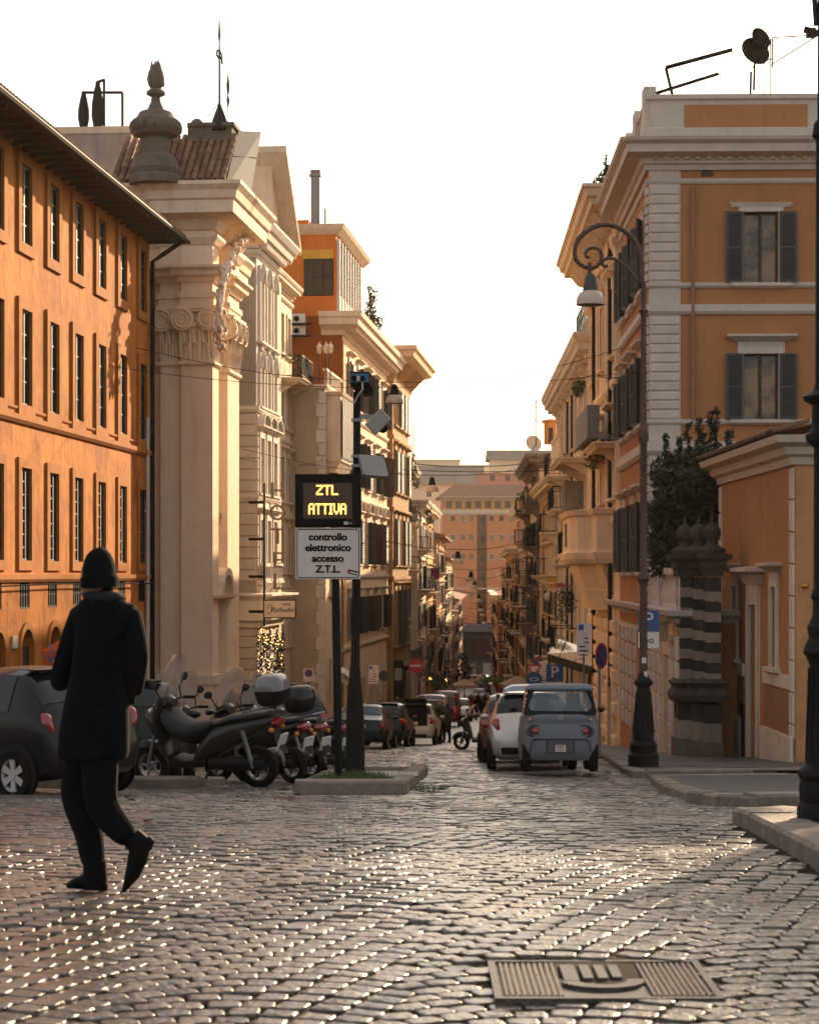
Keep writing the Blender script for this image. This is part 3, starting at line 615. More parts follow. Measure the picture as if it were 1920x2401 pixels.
mb = MB().tube([(E1 - .12, -ov - .05, zE - .1), (E1 - .1, -.5, zE - .5), (E1 - .1, -.12, zE - .75), (E1 - .1, -.12, gz(62))], .075, 8); mb.v = [(x, y, z - r1.location.z) for x, y, z in mb.v]; mb.obj('downpipe', IRON, r1, smooth=50)
pipe(f1, E1 - .62, gz(62), 6.5, .08, .05, WHITEM)
mb = MB().tube([(0, -.16, 1.42), (E1 * .3, -.16, 1.36), (E1 * .55, -.16, 1.40), (E1, -.16, 1.36)], .022, 5); mb.v = [(x, y, z - r1.location.z) for x, y, z in mb.v]; mb.obj('cable', CABLEM, r1)
f1.put('wall_plate', (MB().box(-.2, .2, -.05, 0, 0, .3), TRAV), f1.s_(33), f1.z_(33, 1520))
# ---- block with roof terrace behind the palace
rt = thing('terrace_house', 'plain grey-brown house block with roof terrace behind the orange palace', 'building', (-17.5, 74, gz(74) - .5), R(-4))
zt = at(150, 303, 74).z
pbox('wall', rt, ROUGHGREY, 0, 7.25, 0, 9, 0, zt - rt.location.z - .25); pbox('parapet_cap', rt, TRAV, -.05, 7.3, -.05, 9.05, zt - rt.location.z - .25, zt - rt.location.z)
FAB = mat('parasol_cloth_dark', (.018, .018, .02), .9, .2, 5)
for u, vt, hw, nm in ((197, 213, .22, 'short'), (230, 189, .24, 'tall')):
    p = at(u, 300, 75.5); hh = (300 - vt) * 75.5 / F
    t = thing('closed_parasol', f'closed dark roof-terrace parasol, the {"taller" if nm=="tall" else "shorter"} of the two', 'parasol', p, 0, 'closed parasols on the roof terrace')
    MB().lathe([(.03, 0), (hw * .7, .02), (hw, hh * .25), (hw * .95, hh * .5), (hw * .6, hh * .78), (.08, hh * .93), (.1, hh * .96), (.02, hh)], (0, 0, 0), 9).obj('canopy', FAB, t, smooth=60); MB().tube([(0, 0, -.3), (0, 0, .1)], .04, 6).obj('pole', IRON, t)
t = thing('pergola_frame', 'thin dark pergola frame standing on the roof terrace', 'frame', at(245, 300, 75.5))
for (a, b) in (((245, 303), (245, 186)), ((288, 303), (288, 218)), ((245, 217), (289, 217)), ((197, 217), (245, 217)), ((228, 193), (246, 187))):
    pa = at(*a, 75.5) - t.location; pb = at(*b, 75.5) - t.location; MB().tube([pa, pb], .055, 6).obj('bar', IRON, t)
# ---- baroque church
rc = thing('church', 'cream baroque church with giant pilasters, carved capitals and tiled roof', 'church', (-6.32, 64.0, gz(66) - .6), math.atan2(1, .1))
fc = Face(rc); fs = Face(rc, 0, 0, R(-90))                       # facade towards the street; flank towards the camera (s = -inward)
bz = rc.location.z
PLAN = [(.55, 9), (.55, 1.75), (.22, 1.75), (.22, 1.02), (0, 1.02), (0, 0), (1.0, 0), (1.0, .42), (2.55, .42), (2.55, 0), (4.6, 0), (4.6, 2.6), (16, 2.6)]
def plan_wall(z0, z1, off=0., m=CHURCHM, name='wall', plan=PLAN, parent=rc):
    return MB().sweep(plan, [(off - .4, 0), (off, 0), (off, z1 - z0), (off - .4, z1 - z0)]).obj(name, m, parent, (0, 0, z0 - bz))
plan_wall(bz, 14.0); plan_wall(bz, -1.9, .09, CHURCHT, 'plinth'); plan_wall(-1.9, -1.6, .14, CHURCHT, 'base_moulding')
def prof_sw(name, prof, z, m=CHURCHT): return MB().sweep(PLAN, prof).obj(name, m, rc, (0, 0, z - bz))
prof_sw('necking', STR(.09, .14), 8.35)
prof_sw('architrave', [(-.2, 0), (.05, 0), (.05, .22), (.1, .24), (.1, .42), (-.2, .42)], 10.3)
prof_sw('lower_cornice', [(-.2, 0), (.08, 0), (.12, .12), (.28, .2), (.3, .34), (.42, .42), (.42, .5), (-.2, .52)], 11.05)
prof_sw('upper_moulding', [(-.2, 0), (.06, 0), (.14, .12), (.2, .2), (.2, .3), (-.2, .3)], 12.25)
prof_sw('great_cornice', [(-.2, 0), (.1, 0), (.22, .18), (.3, .3), (.82, .42), (.84, .8), (.92, .86), (.98, 1.1), (1.12, 1.26), (1.12, 1.38), (-.2, 1.42)], 12.72)
def capital_mesh(w, h):
    mb = MB(); mb.box(-w / 2, w / 2, -.02, .1, 0, h * .86)
    def leaf(x, z0, lw, lh, out):
        N = 6; rg = []
        for i in range(N + 1):
            t = i / N; y = -.04 - out * (t ** 2.2); z = z0 + lh * math.sin(t * 1.75) / math.sin(1.75) if t > .85 else z0 + lh * t
            if t > .85: z = z0 + lh * (.98 - (t - .85) * .6)
            hw = lw / 2 * (1 - .55 * t ** 3); rg.append([(x - hw, y + .03, z), (x - hw * .5, y - .012, z), (x, y + .015, z), (x + hw * .5, y - .012, z), (x + hw, y + .03, z), (x, y + .07, z)])
        mb.loft(rg)
    k = 3
    for i in range(k): leaf(-w / 2 + w * (i + .5) / k, 0, w / k * .95, h * .38, .16)
    for i in range(k + 1): leaf(-w / 2 + w * i / k, h * .1, w / k * .8, h * .55, .22)
    mb.box(-w / 2 - .02, w / 2 + .02, -.12, .1, h * .62, h * .70)
    for i in range(7): mb.sphere((-w * .3 + w * .6 * i / 6, -.12, h * .74), .05, 6, 4)
    for sg in (-1, 1):
        cx, cz, r = sg * (w / 2 - .04), h * .74, h * .2
        mb.lathe([(r * .98, -.16), (r, -.12), (r, .12)], (cx, 0, cz), 16, 'y') if False else mb.lathe([(.01, .12), (r, .12), (r, -.1), (r * .8, -.13)], (cx, -.14, cz), 16, 'y')
        pts = []; 
        for i in range(34):
            a = i * .45; rr = r * (1 - i / 37); pts.append((cx + sg * rr * math.cos(a), -.285, cz + rr * math.sin(a)))
        mb.tube(pts, [.034 * (1 - i / 48) for i in range(34)], 6)
    mb.box(-w / 2 - .14, w / 2 + .14, -.24, .1, h * .93, h); mb.box(-w / 2 - .08, w / 2 + .08, -.18, .1, h * .88, h * .93)
    return mb.mesh('capital', CHURCHT, 45)
capA = capital_mesh(.92, 1.85); capB = capital_mesh(.62, 1.85)
fc.put('capital', capA, .5, 8.45); inst('capital', capA, rc, (0, .52, 8.45 - bz), R(-90)); inst('capital', capB, rc, (.22, 1.4, 8.45 - bz), R(-90))
fc.put('capital', capA, 3.05, 8.45); fc.put('capital', capA, 4.1, 8.45); inst('capital', capital_mesh(.5, 1.85), rc, (2.55, .22, 8.45 - bz), R(-90))
# tall arched recess and door in the bay between the pilasters
fr = Face(rc, 0, .42)
mb = MB(); mb.box(-.62, -.46, -.09, .02, 0, 4.9); mb.box(.46, .62, -.09, .02, 0, 4.9)
A = [(-.54 * math.cos(math.pi * i / 10), 4.9 + .54 * math.sin(math.pi * i / 10)) for i in range(11)]; mb.tube([(x, -.04, z) for x, z in A], .085, 6); mb.box(-.46, .46, .006, .014, 0, 4.9)
fr.put('niche_frame', (mb, CHURCHT), 1.78, 3.7, smooth=45)
fr.put('niche_base', (MB().sweep([(-.75, .02), (-.75, 0), (.75, 0), (.75, .02)], [(-.02, 0), (.06, 0), (.1, .3), (.16, .4), (.22, .62), (.22, .74), (-.02, .75)]), CHURCHT), 1.78, 2.95)
mb = MB(); N = 12; e = .95
for r0, r1_, y in ((0, 1, -.1), (.82, 1.1, -.62)):
    vs = []; fs_ = []
    for i in range(N + 1):
        a = math.pi * i / N; x, zz = -e * math.cos(a), .8 * math.sin(a); vs += [(x * r0, y, zz * r0), (x * r1_, y, zz * r1_), (x * r1_, .02, zz * r1_), (x * r0, .02, zz * r0)]
    for i in range(N): a = i * 4; b = a + 4; fs_ += [(a, b, b + 1, a + 1), (a + 1, b + 1, b + 2, a + 2), (a, a + 3, b + 3, b)]
    mb.add(vs, fs_)
mb.sweep([(-1., .02), (-1., 0), (1., 0), (1., .02)], [(-.02, -.32), (.2, -.32), (.35, -.2), (.6, -.1), (.62, 0), (-.02, 0)])
fr.put('door_hood', (mb, CHURCHT), 1.78, .98)
do = fr.put('door', (MB().box(-.72, -.5, -.1, .02, 0, 3.9).box(.5, .72, -.1, .02, 0, 3.9).box(-.5, .5, -.1, .02, 3.68, 3.9), CHURCHT), 1.78, -3.4); pbox('door_leaf', do, DARKW, -.5, .5, .01, .03, 0, 3.68)
# carved scroll of the broken pediment
mb = MB(); pts = [(518, 822), (511, 770), (516, 710), (524, 655), (540, 605), (562, 572), (585, 556), (598, 548), (601, 560), (592, 568)]
P3 = []
for i, (u, v) in enumerate(pts):
    n = .45; s_ = fc.s_(u, n); P3.append((s_, -n, fc.z_(u, v, n) - bz))
mb.tube(P3, [.07, .10, .12, .13, .13, .12, .11, .1, .08, .05], 8)
rr = random.Random(3)
for i in range(230):
    k = rr.uniform(0, len(P3) - 2.01); a = Vector(P3[int(k)]); b = Vector(P3[int(k) + 1]); p = a.lerp(b, k % 1) + Vector((rr.gauss(0, .12), rr.gauss(-.04, .10), rr.gauss(0, .12))); mb.sphere(p, rr.uniform(.035, .085), 6, 4, rr.uniform(.6, 2.2))
mb.obj('carved_scroll', CHURCHT, rc, smooth=60)
# roof: tiles, ridge block, lead flashing, urn, cross
zc = 14.12
def RP(s_, y, z): return (s_, y, z - bz)
Ra, Rb, Rc_, Rd = (-.75, 3.0, zc), (-.6, -.55, zc + .02), (1.05, .55, 16.0), (1.05, 2.3, 16.0)
def toloc(root, p):
    d = Vector((p.x - root.location.x, p.y - root.location.y)); c, s_ = math.cos(-root.rotation_euler.z), math.sin(-root.rotation_euler.z); return Vector((d.x * c - d.y * s_, d.x * s_ + d.y * c, p.z - root.location.z))
ROOF = MB(); ROOF.add([RP(-.8, 3.4, zc), RP(-.8, -.55, zc), RP(1.3, -.55, 15.95), RP(1.3, 2.2, 15.95), RP(3.2, -.9, zc), RP(3.0, -.1, 15.95), RP(9, 6, 15.9), RP(9, -.3, zc)], [(0, 1, 2, 3), (1, 4, 5, 2), (3, 2, 5, 6)])
ROOF.obj('roof', TILE, rc)
for i in range(16):
    y = -.48 + i * .235
    for j in range(7):
        t = j / 7; inst('roof_tile', tile_me(.44, .105), rc, (-.84 + t * 2.12, y, zc + .03 + t * 1.85 - bz), rot=(R(41), 0, R(-90)))
LQ = [toloc(rc, at(*q)) for q in ((526, 449, 63.0), (588, 458, 64.6), (613, 309, 67.0), (560, 307, 65.6))]
LD = MB().add([tuple(p) for p in LQ] + [tuple(p + Vector((.1, .1, -.05))) for p in LQ], [(0, 1, 2, 3), (4, 7, 6, 5), (0, 4, 5, 1), (1, 5, 6, 2), (2, 6, 7, 3), (3, 7, 4, 0)]); LD.obj('lead_flashing', LEAD, rc)
LS = LQ[0].lerp(LQ[3], .58); LE = LQ[1].lerp(LQ[2], .58); MB().tube([LS, LE], .02, 4).obj('lead_seam', LEAD, rc)
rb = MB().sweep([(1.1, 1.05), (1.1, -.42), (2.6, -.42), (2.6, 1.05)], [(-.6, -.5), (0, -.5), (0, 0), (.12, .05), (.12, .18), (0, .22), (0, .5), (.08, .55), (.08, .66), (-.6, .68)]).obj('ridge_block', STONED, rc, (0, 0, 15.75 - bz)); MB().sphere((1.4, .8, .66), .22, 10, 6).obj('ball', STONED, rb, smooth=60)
px = at(366, 420, 63.6); lp = rc.matrix_world if False else None
th_c = rc.rotation_euler.z
def toloc(root, p):
    d = Vector((p.x - root.location.x, p.y - root.location.y)); c, s_ = math.cos(-root.rotation_euler.z), math.sin(-root.rotation_euler.z); return Vector((d.x * c - d.y * s_, d.x * s_ + d.y * c, p.z - root.location.z))
up = toloc(rc, at(366, 434, 63.35)); k = 63.35 / F
UR = [(62, 434), (62, 418), (55, 412), (58, 398), (50, 382), (48, 372), (34, 362), (31, 345), (34, 330), (30, 322), (52, 318), (60, 300), (56, 285), (44, 276), (40, 268), (37, 264), (20, 258), (12, 240), (10, 228), (22, 222), (22, 216), (12, 208), (18, 198), (21, 186), (17, 168), (9, 156), (3, 150)]
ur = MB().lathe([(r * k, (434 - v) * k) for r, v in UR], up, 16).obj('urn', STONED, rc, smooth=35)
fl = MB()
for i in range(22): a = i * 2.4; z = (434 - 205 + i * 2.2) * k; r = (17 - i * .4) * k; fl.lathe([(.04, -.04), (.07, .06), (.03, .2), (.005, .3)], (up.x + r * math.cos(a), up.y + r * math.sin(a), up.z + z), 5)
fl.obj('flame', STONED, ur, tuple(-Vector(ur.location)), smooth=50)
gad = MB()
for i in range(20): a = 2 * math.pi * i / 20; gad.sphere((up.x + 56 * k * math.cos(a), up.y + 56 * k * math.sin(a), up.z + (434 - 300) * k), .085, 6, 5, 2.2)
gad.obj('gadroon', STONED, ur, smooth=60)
cr = MB(); c0 = toloc(rc, at(515, 280, 65.2)); kk = 65.2 / F
def CP(u, v): return toloc(rc, at(u, v, 65.2))
cr.tube([CP(515, 262), CP(515, 130), CP(514.5, 72)], [.035, .03, .012], 6); cr.lathe([(.36, -.35), (.2, .1), (.05, .5), (.02, .62)], c0 + Vector((0, 0, -.02)), 4)
cr.tube([CP(510, 118), CP(509, 130), CP(520, 136), CP(521, 150)], .035, 5); cr.tube([CP(510, 118), CP(516, 120), CP(521, 132), CP(516, 140), CP(509, 130)], .03, 5); cr.lathe([(.01, 0), (.05, .3), (.01, .9)], CP(514.7, 105), 5)
cr.tube([CP(514, 242), CP(486, 275)], .012, 4); cr.obj('iron_cross', IRON, rc, smooth=40)
v2 = MB(); v2.lathe([(.01, 0), (.06, .3), (.02, .45), (.05, .6), (.06, .8), (.01, 1.15)], CP(535, 255), 5); v2.tube([CP(535, 300), CP(535, 215)], .012, 4); v2.obj('vane', IRON, rc)
# ---- attic with pediment behind the hotel
ra = LROOT('pedimented_attic', 'cream attic storey with steep pediment cornice rising behind the hotel', 0, -15.0, 88.6, .1); fa = Face(ra); zA = at(641, 352, 89).z; ba = ra.location.z
pbox('wall', ra, CREAM, .15, 3.6, 0.15, 6, 0, zA - 4.2 - ba)
mb = MB(); mb.add([(.12, 0, zA - 4.3 - ba), (4., 0, zA - 4.3 - ba), (.12, 0, zA - .35 - ba), (.12, 5, zA - 4.3 - ba), (.12, 5, zA - .35 - ba)], [(0, 1, 2), (3, 0, 2, 4)]); mb.obj('gable_wall', CREAM, ra)
for o_, d_, h_ in ((.0, .75, .26), (.28, .5, .2), (.5, .3, .24)):
    q = MB(); a = (-.45 + o_, zA - o_ * .9); b = (3.9 + .0, zA - 3.9 - o_ * .9)
    for x0, z0, x1, z1 in ((a[0], a[1], b[0], b[1]),):
        q.add([(x0, -d_, z0 - h_ - ba), (x1, -d_, z1 - h_ - ba), (x1, -d_, z1 - ba), (x0, -d_, z0 - ba), (x0, 5.5, z0 - h_ - ba), (x1, 5.5, z1 - h_ - ba), (x1, 5.5, z1 - ba), (x0, 5.5, z0 - ba)], [(0, 1, 2, 3), (4, 7, 6, 5), (0, 3, 7, 4), (0, 4, 5, 1), (3, 2, 6, 7)])
    q.obj('raking_cornice', TRAV, ra)
# ---- hotel
rh = LROOT('hotel', 'pale ornate hotel bay with pointed windows and rusticated lower floors', 0, -14.5, 82.0, .1); fh = Face(rh); fhs = Face(rh, 0, 0, R(-90)); bh = rh.location.z
Lh = fh.s_(652)
sw3 = [.95, 2.55, 4.15]
H = []
for s_ in sw3: H += [hole(s_, 11.3, .75, 3.0), hole(s_, 8.6, .75, 2.1), hole(s_, 5.0, .9, 2.3), hole(s_, 1.4, .9, 2.5)]
H.append(hole(2.6, gz(84) - .3, 2.4, 2.9))
fh.wall(WHITEP, 0, Lh, bh, 15.2, H, .3); fhs.wall(ROUGHGREY if False else WHITEP, -6, 0, bh, 15.2); core(rh, WHITEP, 0, Lh, 9, bh, 15.1)
for s_ in sw3:
    for z, h in ((11.3, 3.0), (8.6, 2.1)):
        w_ = window(fh, s_, z, .75, h, WHITEP, .14, .12, mull=(1, 2), sill=True); N = 8
        mb = MB()
        for sg in (-1, 1):
            A = [(sg * (.375 - .375 * (i / N)), h - .55 + .75 * math.sin(i / N * 1.2) / math.sin(1.2)) for i in range(N + 1)]
            for i in range(N): (x0, z0), (x1, z1) = A[i], A[i + 1]; mb.quad((x0, -.1, z0), (x1, -.1, z1), (sg * .38 if i < N else 0, -.1, h + .2), (sg * .38, -.1, h + .2)) if i == 0 else mb.add([(x0, -.1, z0), (x1, -.1, z1), (x1, -.1, h + .2), (x0, -.1, h + .2)], [(0, 1, 2, 3)])
            mb.tube([(x * 1.25, -.16, z + .05) for x, z in A], .07, 5)
        mb.obj('pointed_arch', WHITEP, w_, smooth=40)
    o = MB(); o.lathe([(.2, .1), (.28, .14), (.28, .02)], (0, 0, 0), 14, 'y'); fh.put('roundel', (o, WHITEP), s_, 11.0)
    window(fh, s_, 5.0, .9, 2.3, WHITEP, .16, .12, head='seg', mull=(2, 3), glass=GLASSW)
    window(fh, s_, 1.4, .9, 2.5, WHITEP, .16, .12, head='flat', mull=(2, 3), glass=GLASSW)
for k, z in enumerate(np.arange(-4.6, 8.2, .46)):
    if 4.6 < z < 5.05 or .8 < z < 1.3: continue
    for a, b in ((0, .36), (sw3[0] + .68, sw3[1] - .68), (sw3[1] + .68, sw3[2] - .68), (Lh - .36, Lh)):
        if -5 < z < -2 and a > .3 and b < Lh - .4: continue
        fh.put('rusticated_block', block_mesh(b - a, .43, .07, STONEW, .03), a, float(z))
    fhs.put('rusticated_block', block_mesh(.9, .43, .05, STONEW, .03), -.9, float(z)); fhs.put('rusticated_block', block_mesh(1.1, .43, .045, STONEW, .03), -2.02, float(z))
for z, pr in ((8.32, STR(.16, .26)), (4.72, STR(.14, .24)), (14.7, corn_prof(.2, .3))): MB().sweep([(0, 5), (0, 0), (Lh, 0), (Lh, 5)], pr).obj('band', WHITEP, rh, (0, 0, z - bh))
MB().sweep([(0, 5), (0, 0), (Lh, 0), (Lh, 5)], [(-.2, 0), (.1, 0), (.16, .25), (.55, .34), (.62, .6), (.72, .66), (.86, .86), (.86, .96), (-.2, 1.0)]).obj('cornice', WHITEP, rh, (0, 0, 15.05 - bh))
for i in range(16): fh.put('dentil', block_mesh(.16, .24, .45, WHITEP, .01), .1 + i * .32, 15.06)
MB().sweep([(-.1, 4), (-.1, -.1), (Lh + .1, -.1), (Lh + .1, 3)], [(-.2, 0), (.1, 0), (.15, .2), (.35, .3), (.35, 1.1), (.5, 1.2), (.7, 1.3), (.7, 1.38), (-.2, 1.42)]).obj('entrance_canopy', WHITEP, rh, (0, 0, -.55 - bh))
fh.put('entrance_door', (MB().box(-1.2, 1.2, .24, .28, 0, 2.9), GLASSW), 2.6, gz(84) - .3)
for s_ in sw3: balcony(fh, s_, 1.35, 1.25, .35, WHITEP, rh=.75, stone=True, name='window_balustrade')
# hotel lettering on its black bracket pole
LET = mat('hotel_letter', (.24, .185, .14), .5, .1, 5)
def text_mesh(txt, size, depth, m, name, shear=0, align='CENTER', bold=0.):
    cu = bpy.data.curves.new(name, 'FONT'); cu.body = txt; cu.size = size; cu.extrude = depth / 2; cu.align_x = align; cu.align_y = 'CENTER'; cu.shear = shear; cu.resolution_u = 3; cu.offset = bold
    o = bpy.data.objects.new(name, cu); COL.objects.link(o); dg = bpy.context.evaluated_depsgraph_get(); me = bpy.data.meshes.new_from_object(o.evaluated_get(dg)); me.name = name; COL.objects.unlink(o); bpy.data.objects.remove(o); bpy.data.curves.remove(cu)
    me.materials.clear(); me.materials.append(m); return me
Yh = 80.6
hs = thing('hotel_sign', 'vertical HOTEL letters on a black pole with a small name board below', 'sign', at(620, 1470, Yh))
def HS(u, v, dy=0): return at(u, v, Yh + dy) - hs.location
MB().tube([HS(620, 1468), HS(620, 1133)], .05, 6).obj('pole', IRON, hs)
for v in (1178, 1264, 1352, 1434): MB().tube([HS(585, v, .5), HS(620, v)], .06, 5).obj('bracket', IRON, hs)
for c, v in zip('HOTEL', (1152, 1204, 1259, 1315, 1366)):
    inst('letter', text_mesh(c, .92, .14, LET, 'letter'), hs, HS(651, v), rot=(R(90), 0, R(24)))
bd = MB().cbox(-.62, .62, -.09, .09, -.34, .34, .02).obj('name_board', [mat('board_white', (.62, .52, .42), .5, .1, 5)], hs, HS(656, 1428), R(6)); f_ = MB(); f_.box(-.66, .66, -.08, .08, .34, .38); f_.box(-.66, .66, -.08, .08, -.38, -.34); f_.box(-.66, -.62, -.08, .08, -.34, .34); f_.box(.62, .66, -.08, .08, -.34, .34); f_.obj('frame', IRON, bd)
GRN = mat('script_green', (.02, .07, .05), .5, 0)
inst('lettering', text_mesh('Raffaello', .27, .01, GRN, 'lettering', .35), bd, (.1, -.1, -.04), rot=(R(90), 0, 0))
sc_ = MB(); sc_.tube([(-.52, -.1, -.12), (-.42, -.1, -.2), (-.34, -.1, -.05), (-.3, -.1, .15), (-.4, -.1, .2), (-.5, -.1, .05), (-.42, -.1, .02)], .014, 4); sc_.obj('flourish', GRN, bd)
inst('stars', text_mesh('***', .26, .01, GRN, 'stars'), bd, (.28, -.1, .14), rot=(R(90), 0, 0))
# ---- white building between hotel and cream house
rw = LROOT('white_house', 'narrow sunlit white house with stacked windows beside the hotel', 0, -14.95, 87.4); fw = Face(rw); bw = rw.location.z; Lw = fw.s_(684)
HH = []; cols = [fw.s_(660), fw.s_(676)]; rws = [(12.1, 1.9), (8.6, 2.0), (5.1, 2.1), (1.7, 2.2), (-1.8, 2.2)]
for z, h in rws:
    for c in cols: HH.append(hole(c, z, .9, h))
fw.wall(CREAM2, 0, Lw, bw, 15.6, HH, .25); core(rw, CREAM2, 0, Lw, 8, bw, 15.5)
for z, h in rws:
    for c in cols: window(fw, c, z, .9, h, TRAV, .14, .07, head='flat' if z < 6 else None, mull=(2, 3), glass=GLASSW)
for z in (14.6, 7.9, 4.4, .9): fw.band('string_course', TRAV, 0, Lw, z, STR(.12, .2))
fw.band('cornice', TRAV, 0, Lw, 14.95, corn_prof(.6, .6), (3, 0))
balcony(fw, fw.s_(668), fw.z_(668, 893), 3.6, 1.1, TRAV, rh=1.05)
# ---- cream house with terrace and bay window
r5 = LROOT('cream_house', 'low cream house with roof terrace and wooden bay window', 0, -13.26, 97.0); f5 = Face(r5); f5s = Face(r5, 0, 0, R(-90)); b5 = r5.location.z; L5 = f5.s_(801); z5 = f5.z_(762, 902)
H5 = [hole(3.2, .6, 2.4, 1.9), hole(2.0, -4.8, .9, 2.2), hole(4.6, -5.0, 1.1, 2.4)]
f5.wall(CREAM, 0, L5, b5, z5, H5, .25); f5s.wall(CREAM2, -7, 0, b5, z5); core(r5, CREAM2, 0, L5, 8, b5, z5 - .05)
quoins(f5s, -.45, .45, b5 + 1, z5 - .3, .62, STONEW, .04, .14, side=-1); quoins(f5, 0, .4, b5 + 1, z5 - .3, .62, STONEW, .04, .1)
MB().sweep([(0, 6), (0, 0), (L5, 0)], STR(.12, .2)).obj('coping', TRAV, r5, (0, 0, z5 - .18 - b5))
bay = f5.put('bay_window', (MB().sweep([(-2.6, .02), (-2.6, -.75), (2.6, -.75), (2.6, .02)], [(-.7, -.5), (-.35, -.5), (-.05, -.05), (.02, 0), (.02, .12), (-.05, .12), (-.05, 3.2), (.05, 3.25), (.12, 3.4), (-.7, 3.55)]), TRAV), 3.0, f5.z_(790, 1092))
for i in range(9): pbox('mullion', bay, WHITEM, -2.5 + i * .6, -2.42 + i * .6, -.86, -.79, .14, 3.16)
for i in range(8): MB().quad((-2.42 + i * .6, -.82, .2), (-1.9 + i * .6, -.82, .2), (-1.9 + i * .6, -.82, 3.1), (-2.42 + i * .6, -.82, 3.1)).obj('pane', CURT, bay)
window(f5, 3.2, .6, 2.4, 1.9, TRAV, .2, .08, 'flat', mull=(4, 1), glass=CURT)
tw = f5s.put('terrace_wall', (MB().box(-1.6, 0, -.02, .1, 0, .4), mat('terracotta_planter', (.30, .11, .05), .8, .2, 5)), 0, z5)
for i in range(14): f5.put('baluster', cached('bal5', lambda: MB().lathe([(.05, 0), (.07, .2), (.045, .45), (.06, .7)], (0, 0, 0), 6).mesh('baluster', TRAV, 50)), .3 + i * .42, z5)
f5.put('hand_rail', (MB().box(0, L5, -.08, .1, .7, .82), TRAV), 0, z5)
for x, u, v in ((0, 749, 858), (1, 765, 868), (2, 775, 872)):
    lo = f5s.put('terrace_lantern', (MB().tube([(0, 0, 0), (0, 0, 1.5)], .03, 5), IRON), f5s.s_(u), z5); MB().lathe([(.02, 1.5), (.1, 1.55), (.15, 1.85), (.05, 2.0), (.02, 2.1)], (0, 0, 0), 6).obj('lantern', mat('lantern_glass', (.6, .5, .36), .3, 0), lo)
# ---- orange penthouse building
r6 = LROOT('penthouse_block', 'tall burnt orange block with glazed rooftop penthouse and chimney pipe', 0, -13.2, 103.2); f6 = Face(r6); f6s = Face(r6, 0, 0, R(-90)); b6 = r6.location.z; L6 = f6.s_(907); z6 = f6.z_(815, 752)
cw = [3.0, 7.0, 11.2, 15.4, 19.6]; rw6 = [(10.6, 2.3), (6.4, 2.4), (2.2, 2.4), (-1.6, 2.0)]
H6 = [hole(c, z, 1.15, h) for z, h in rw6 for c in cw if c < L6 - 1] + [hole(c, b6 + .4, 1.6, 2.6) for c in (2.5, 6, 9.5, 13, 16.5) if c < L6 - 1]
f6.wall(CREAM, 0, L6, b6, z6, H6, .25); f6s.wall(PENT, -9, 0, b6, z6 + .2); core(r6, PENT, 0, L6, 9, b6, z6)
for j, (z, h) in enumerate(rw6):
    for i, c in enumerate(cw):
        if c < L6 - 1: window(f6, c, z, 1.15, h, TRAV, .18, .09, ['tri', 'flat', 'seg', 'flat'][j] if j else 'flat', shut=SHUTB if (i + j) % 2 else SHUTK, ns=22, glass=GLASSW, ang=12 + 20 * ((i * 7 + j) % 3))
for c in (2.5, 6, 9.5, 13, 16.5):
    if c < L6 - 1: f6.put('shop_front', cached('shop6', lambda: MB().box(-.8, .8, .2, .24, 0, 2.6).mesh('shop_front', DARKW)), c, b6 + .4)
for z in (9.9, 5.6, 1.4, -2.4): f6.band('string_course', TRAV, 0, L6, z, STR(.14, .24))
for i in range(8): f6.put('rustic_block', block_mesh(.7, .5, .07, TRAV, .03), L6 - .75, -2.0 + i * .55)
MB().sweep([(0, 1.1), (0, 0), (L6, 0), (L6, 3)], [(-.2, 0), (.1, 0), (.16, .2), (.3, .3), (.9, .45), (.95, .75), (1.1, .85), (1.15, 1.1), (-.2, 1.15)]).obj('cornice', TRAV, r6, (0, 0, z6 - 1.0 - b6))
for i in range(26): f6.put('modillion', block_mesh(.2, .26, .75, TRAV, .02), .2 + i * .85, z6 - .82)
quoins(f6, 0, .5, b6 + .5, z6 - 1.3, .7, STONEO, .05, .1)
# penthouse
zp0 = z6 + .15; zp1 = f6.z_(826, 575)
ph = MB(); ph.box(.1, 11.5, .35, 7, zp0 - b6, zp1 - b6); ph.obj('penthouse_wall', PENT, r6)
pbox('stair_tower', r6, PENT, 1.2, 8, 1.95, 8, z6 - b6, at(700, 519, 105).z - b6)
MB().sweep([(.1, 6), (.1, .3), (11.5, .3), (11.5, 6)], [(-.2, 0), (.05, 0), (.2, .15), (.35, .3), (.45, .5), (-.3, .55)]).obj('penthouse_eave', TRAV, r6, (0, 0, zp1 - .1 - b6))
fp = Face(r6, 0, .33); fps = Face(r6, .1, 0, R(-90))
zg0, zg1 = at(770, 690, 103.3).z, at(770, 607, 103.3).z
pw = fps.put('penthouse_window', (MB().box(-1.55, .0, -.04, .02, zg0 - .06 - zg0, .0), IRON), -.5, zg0)
MB().quad((-1.5, -.03, 0), (-.02, -.03, 0), (-.02, -.03, zg1 - zg0), (-1.5, -.03, zg1 - zg0)).obj('pane', GLASS, pw)
for i in range(4): pbox('bar', pw, IRON, -1.52 + i * .5, -1.48 + i * .5, -.06, -.03, 0, zg1 - zg0)
for i in range(3): pbox('bar', pw, IRON, -1.5, -.02, -.055, -.032, (zg1 - zg0) * i / 2 - .02, (zg1 - zg0) * i / 2 + .02)
pbox('lintel', pw, YELL, -1.6, 0, -.03, .05, zg1 - zg0, zg1 - zg0 + .5)
hp = zp1 - zp0 - .4
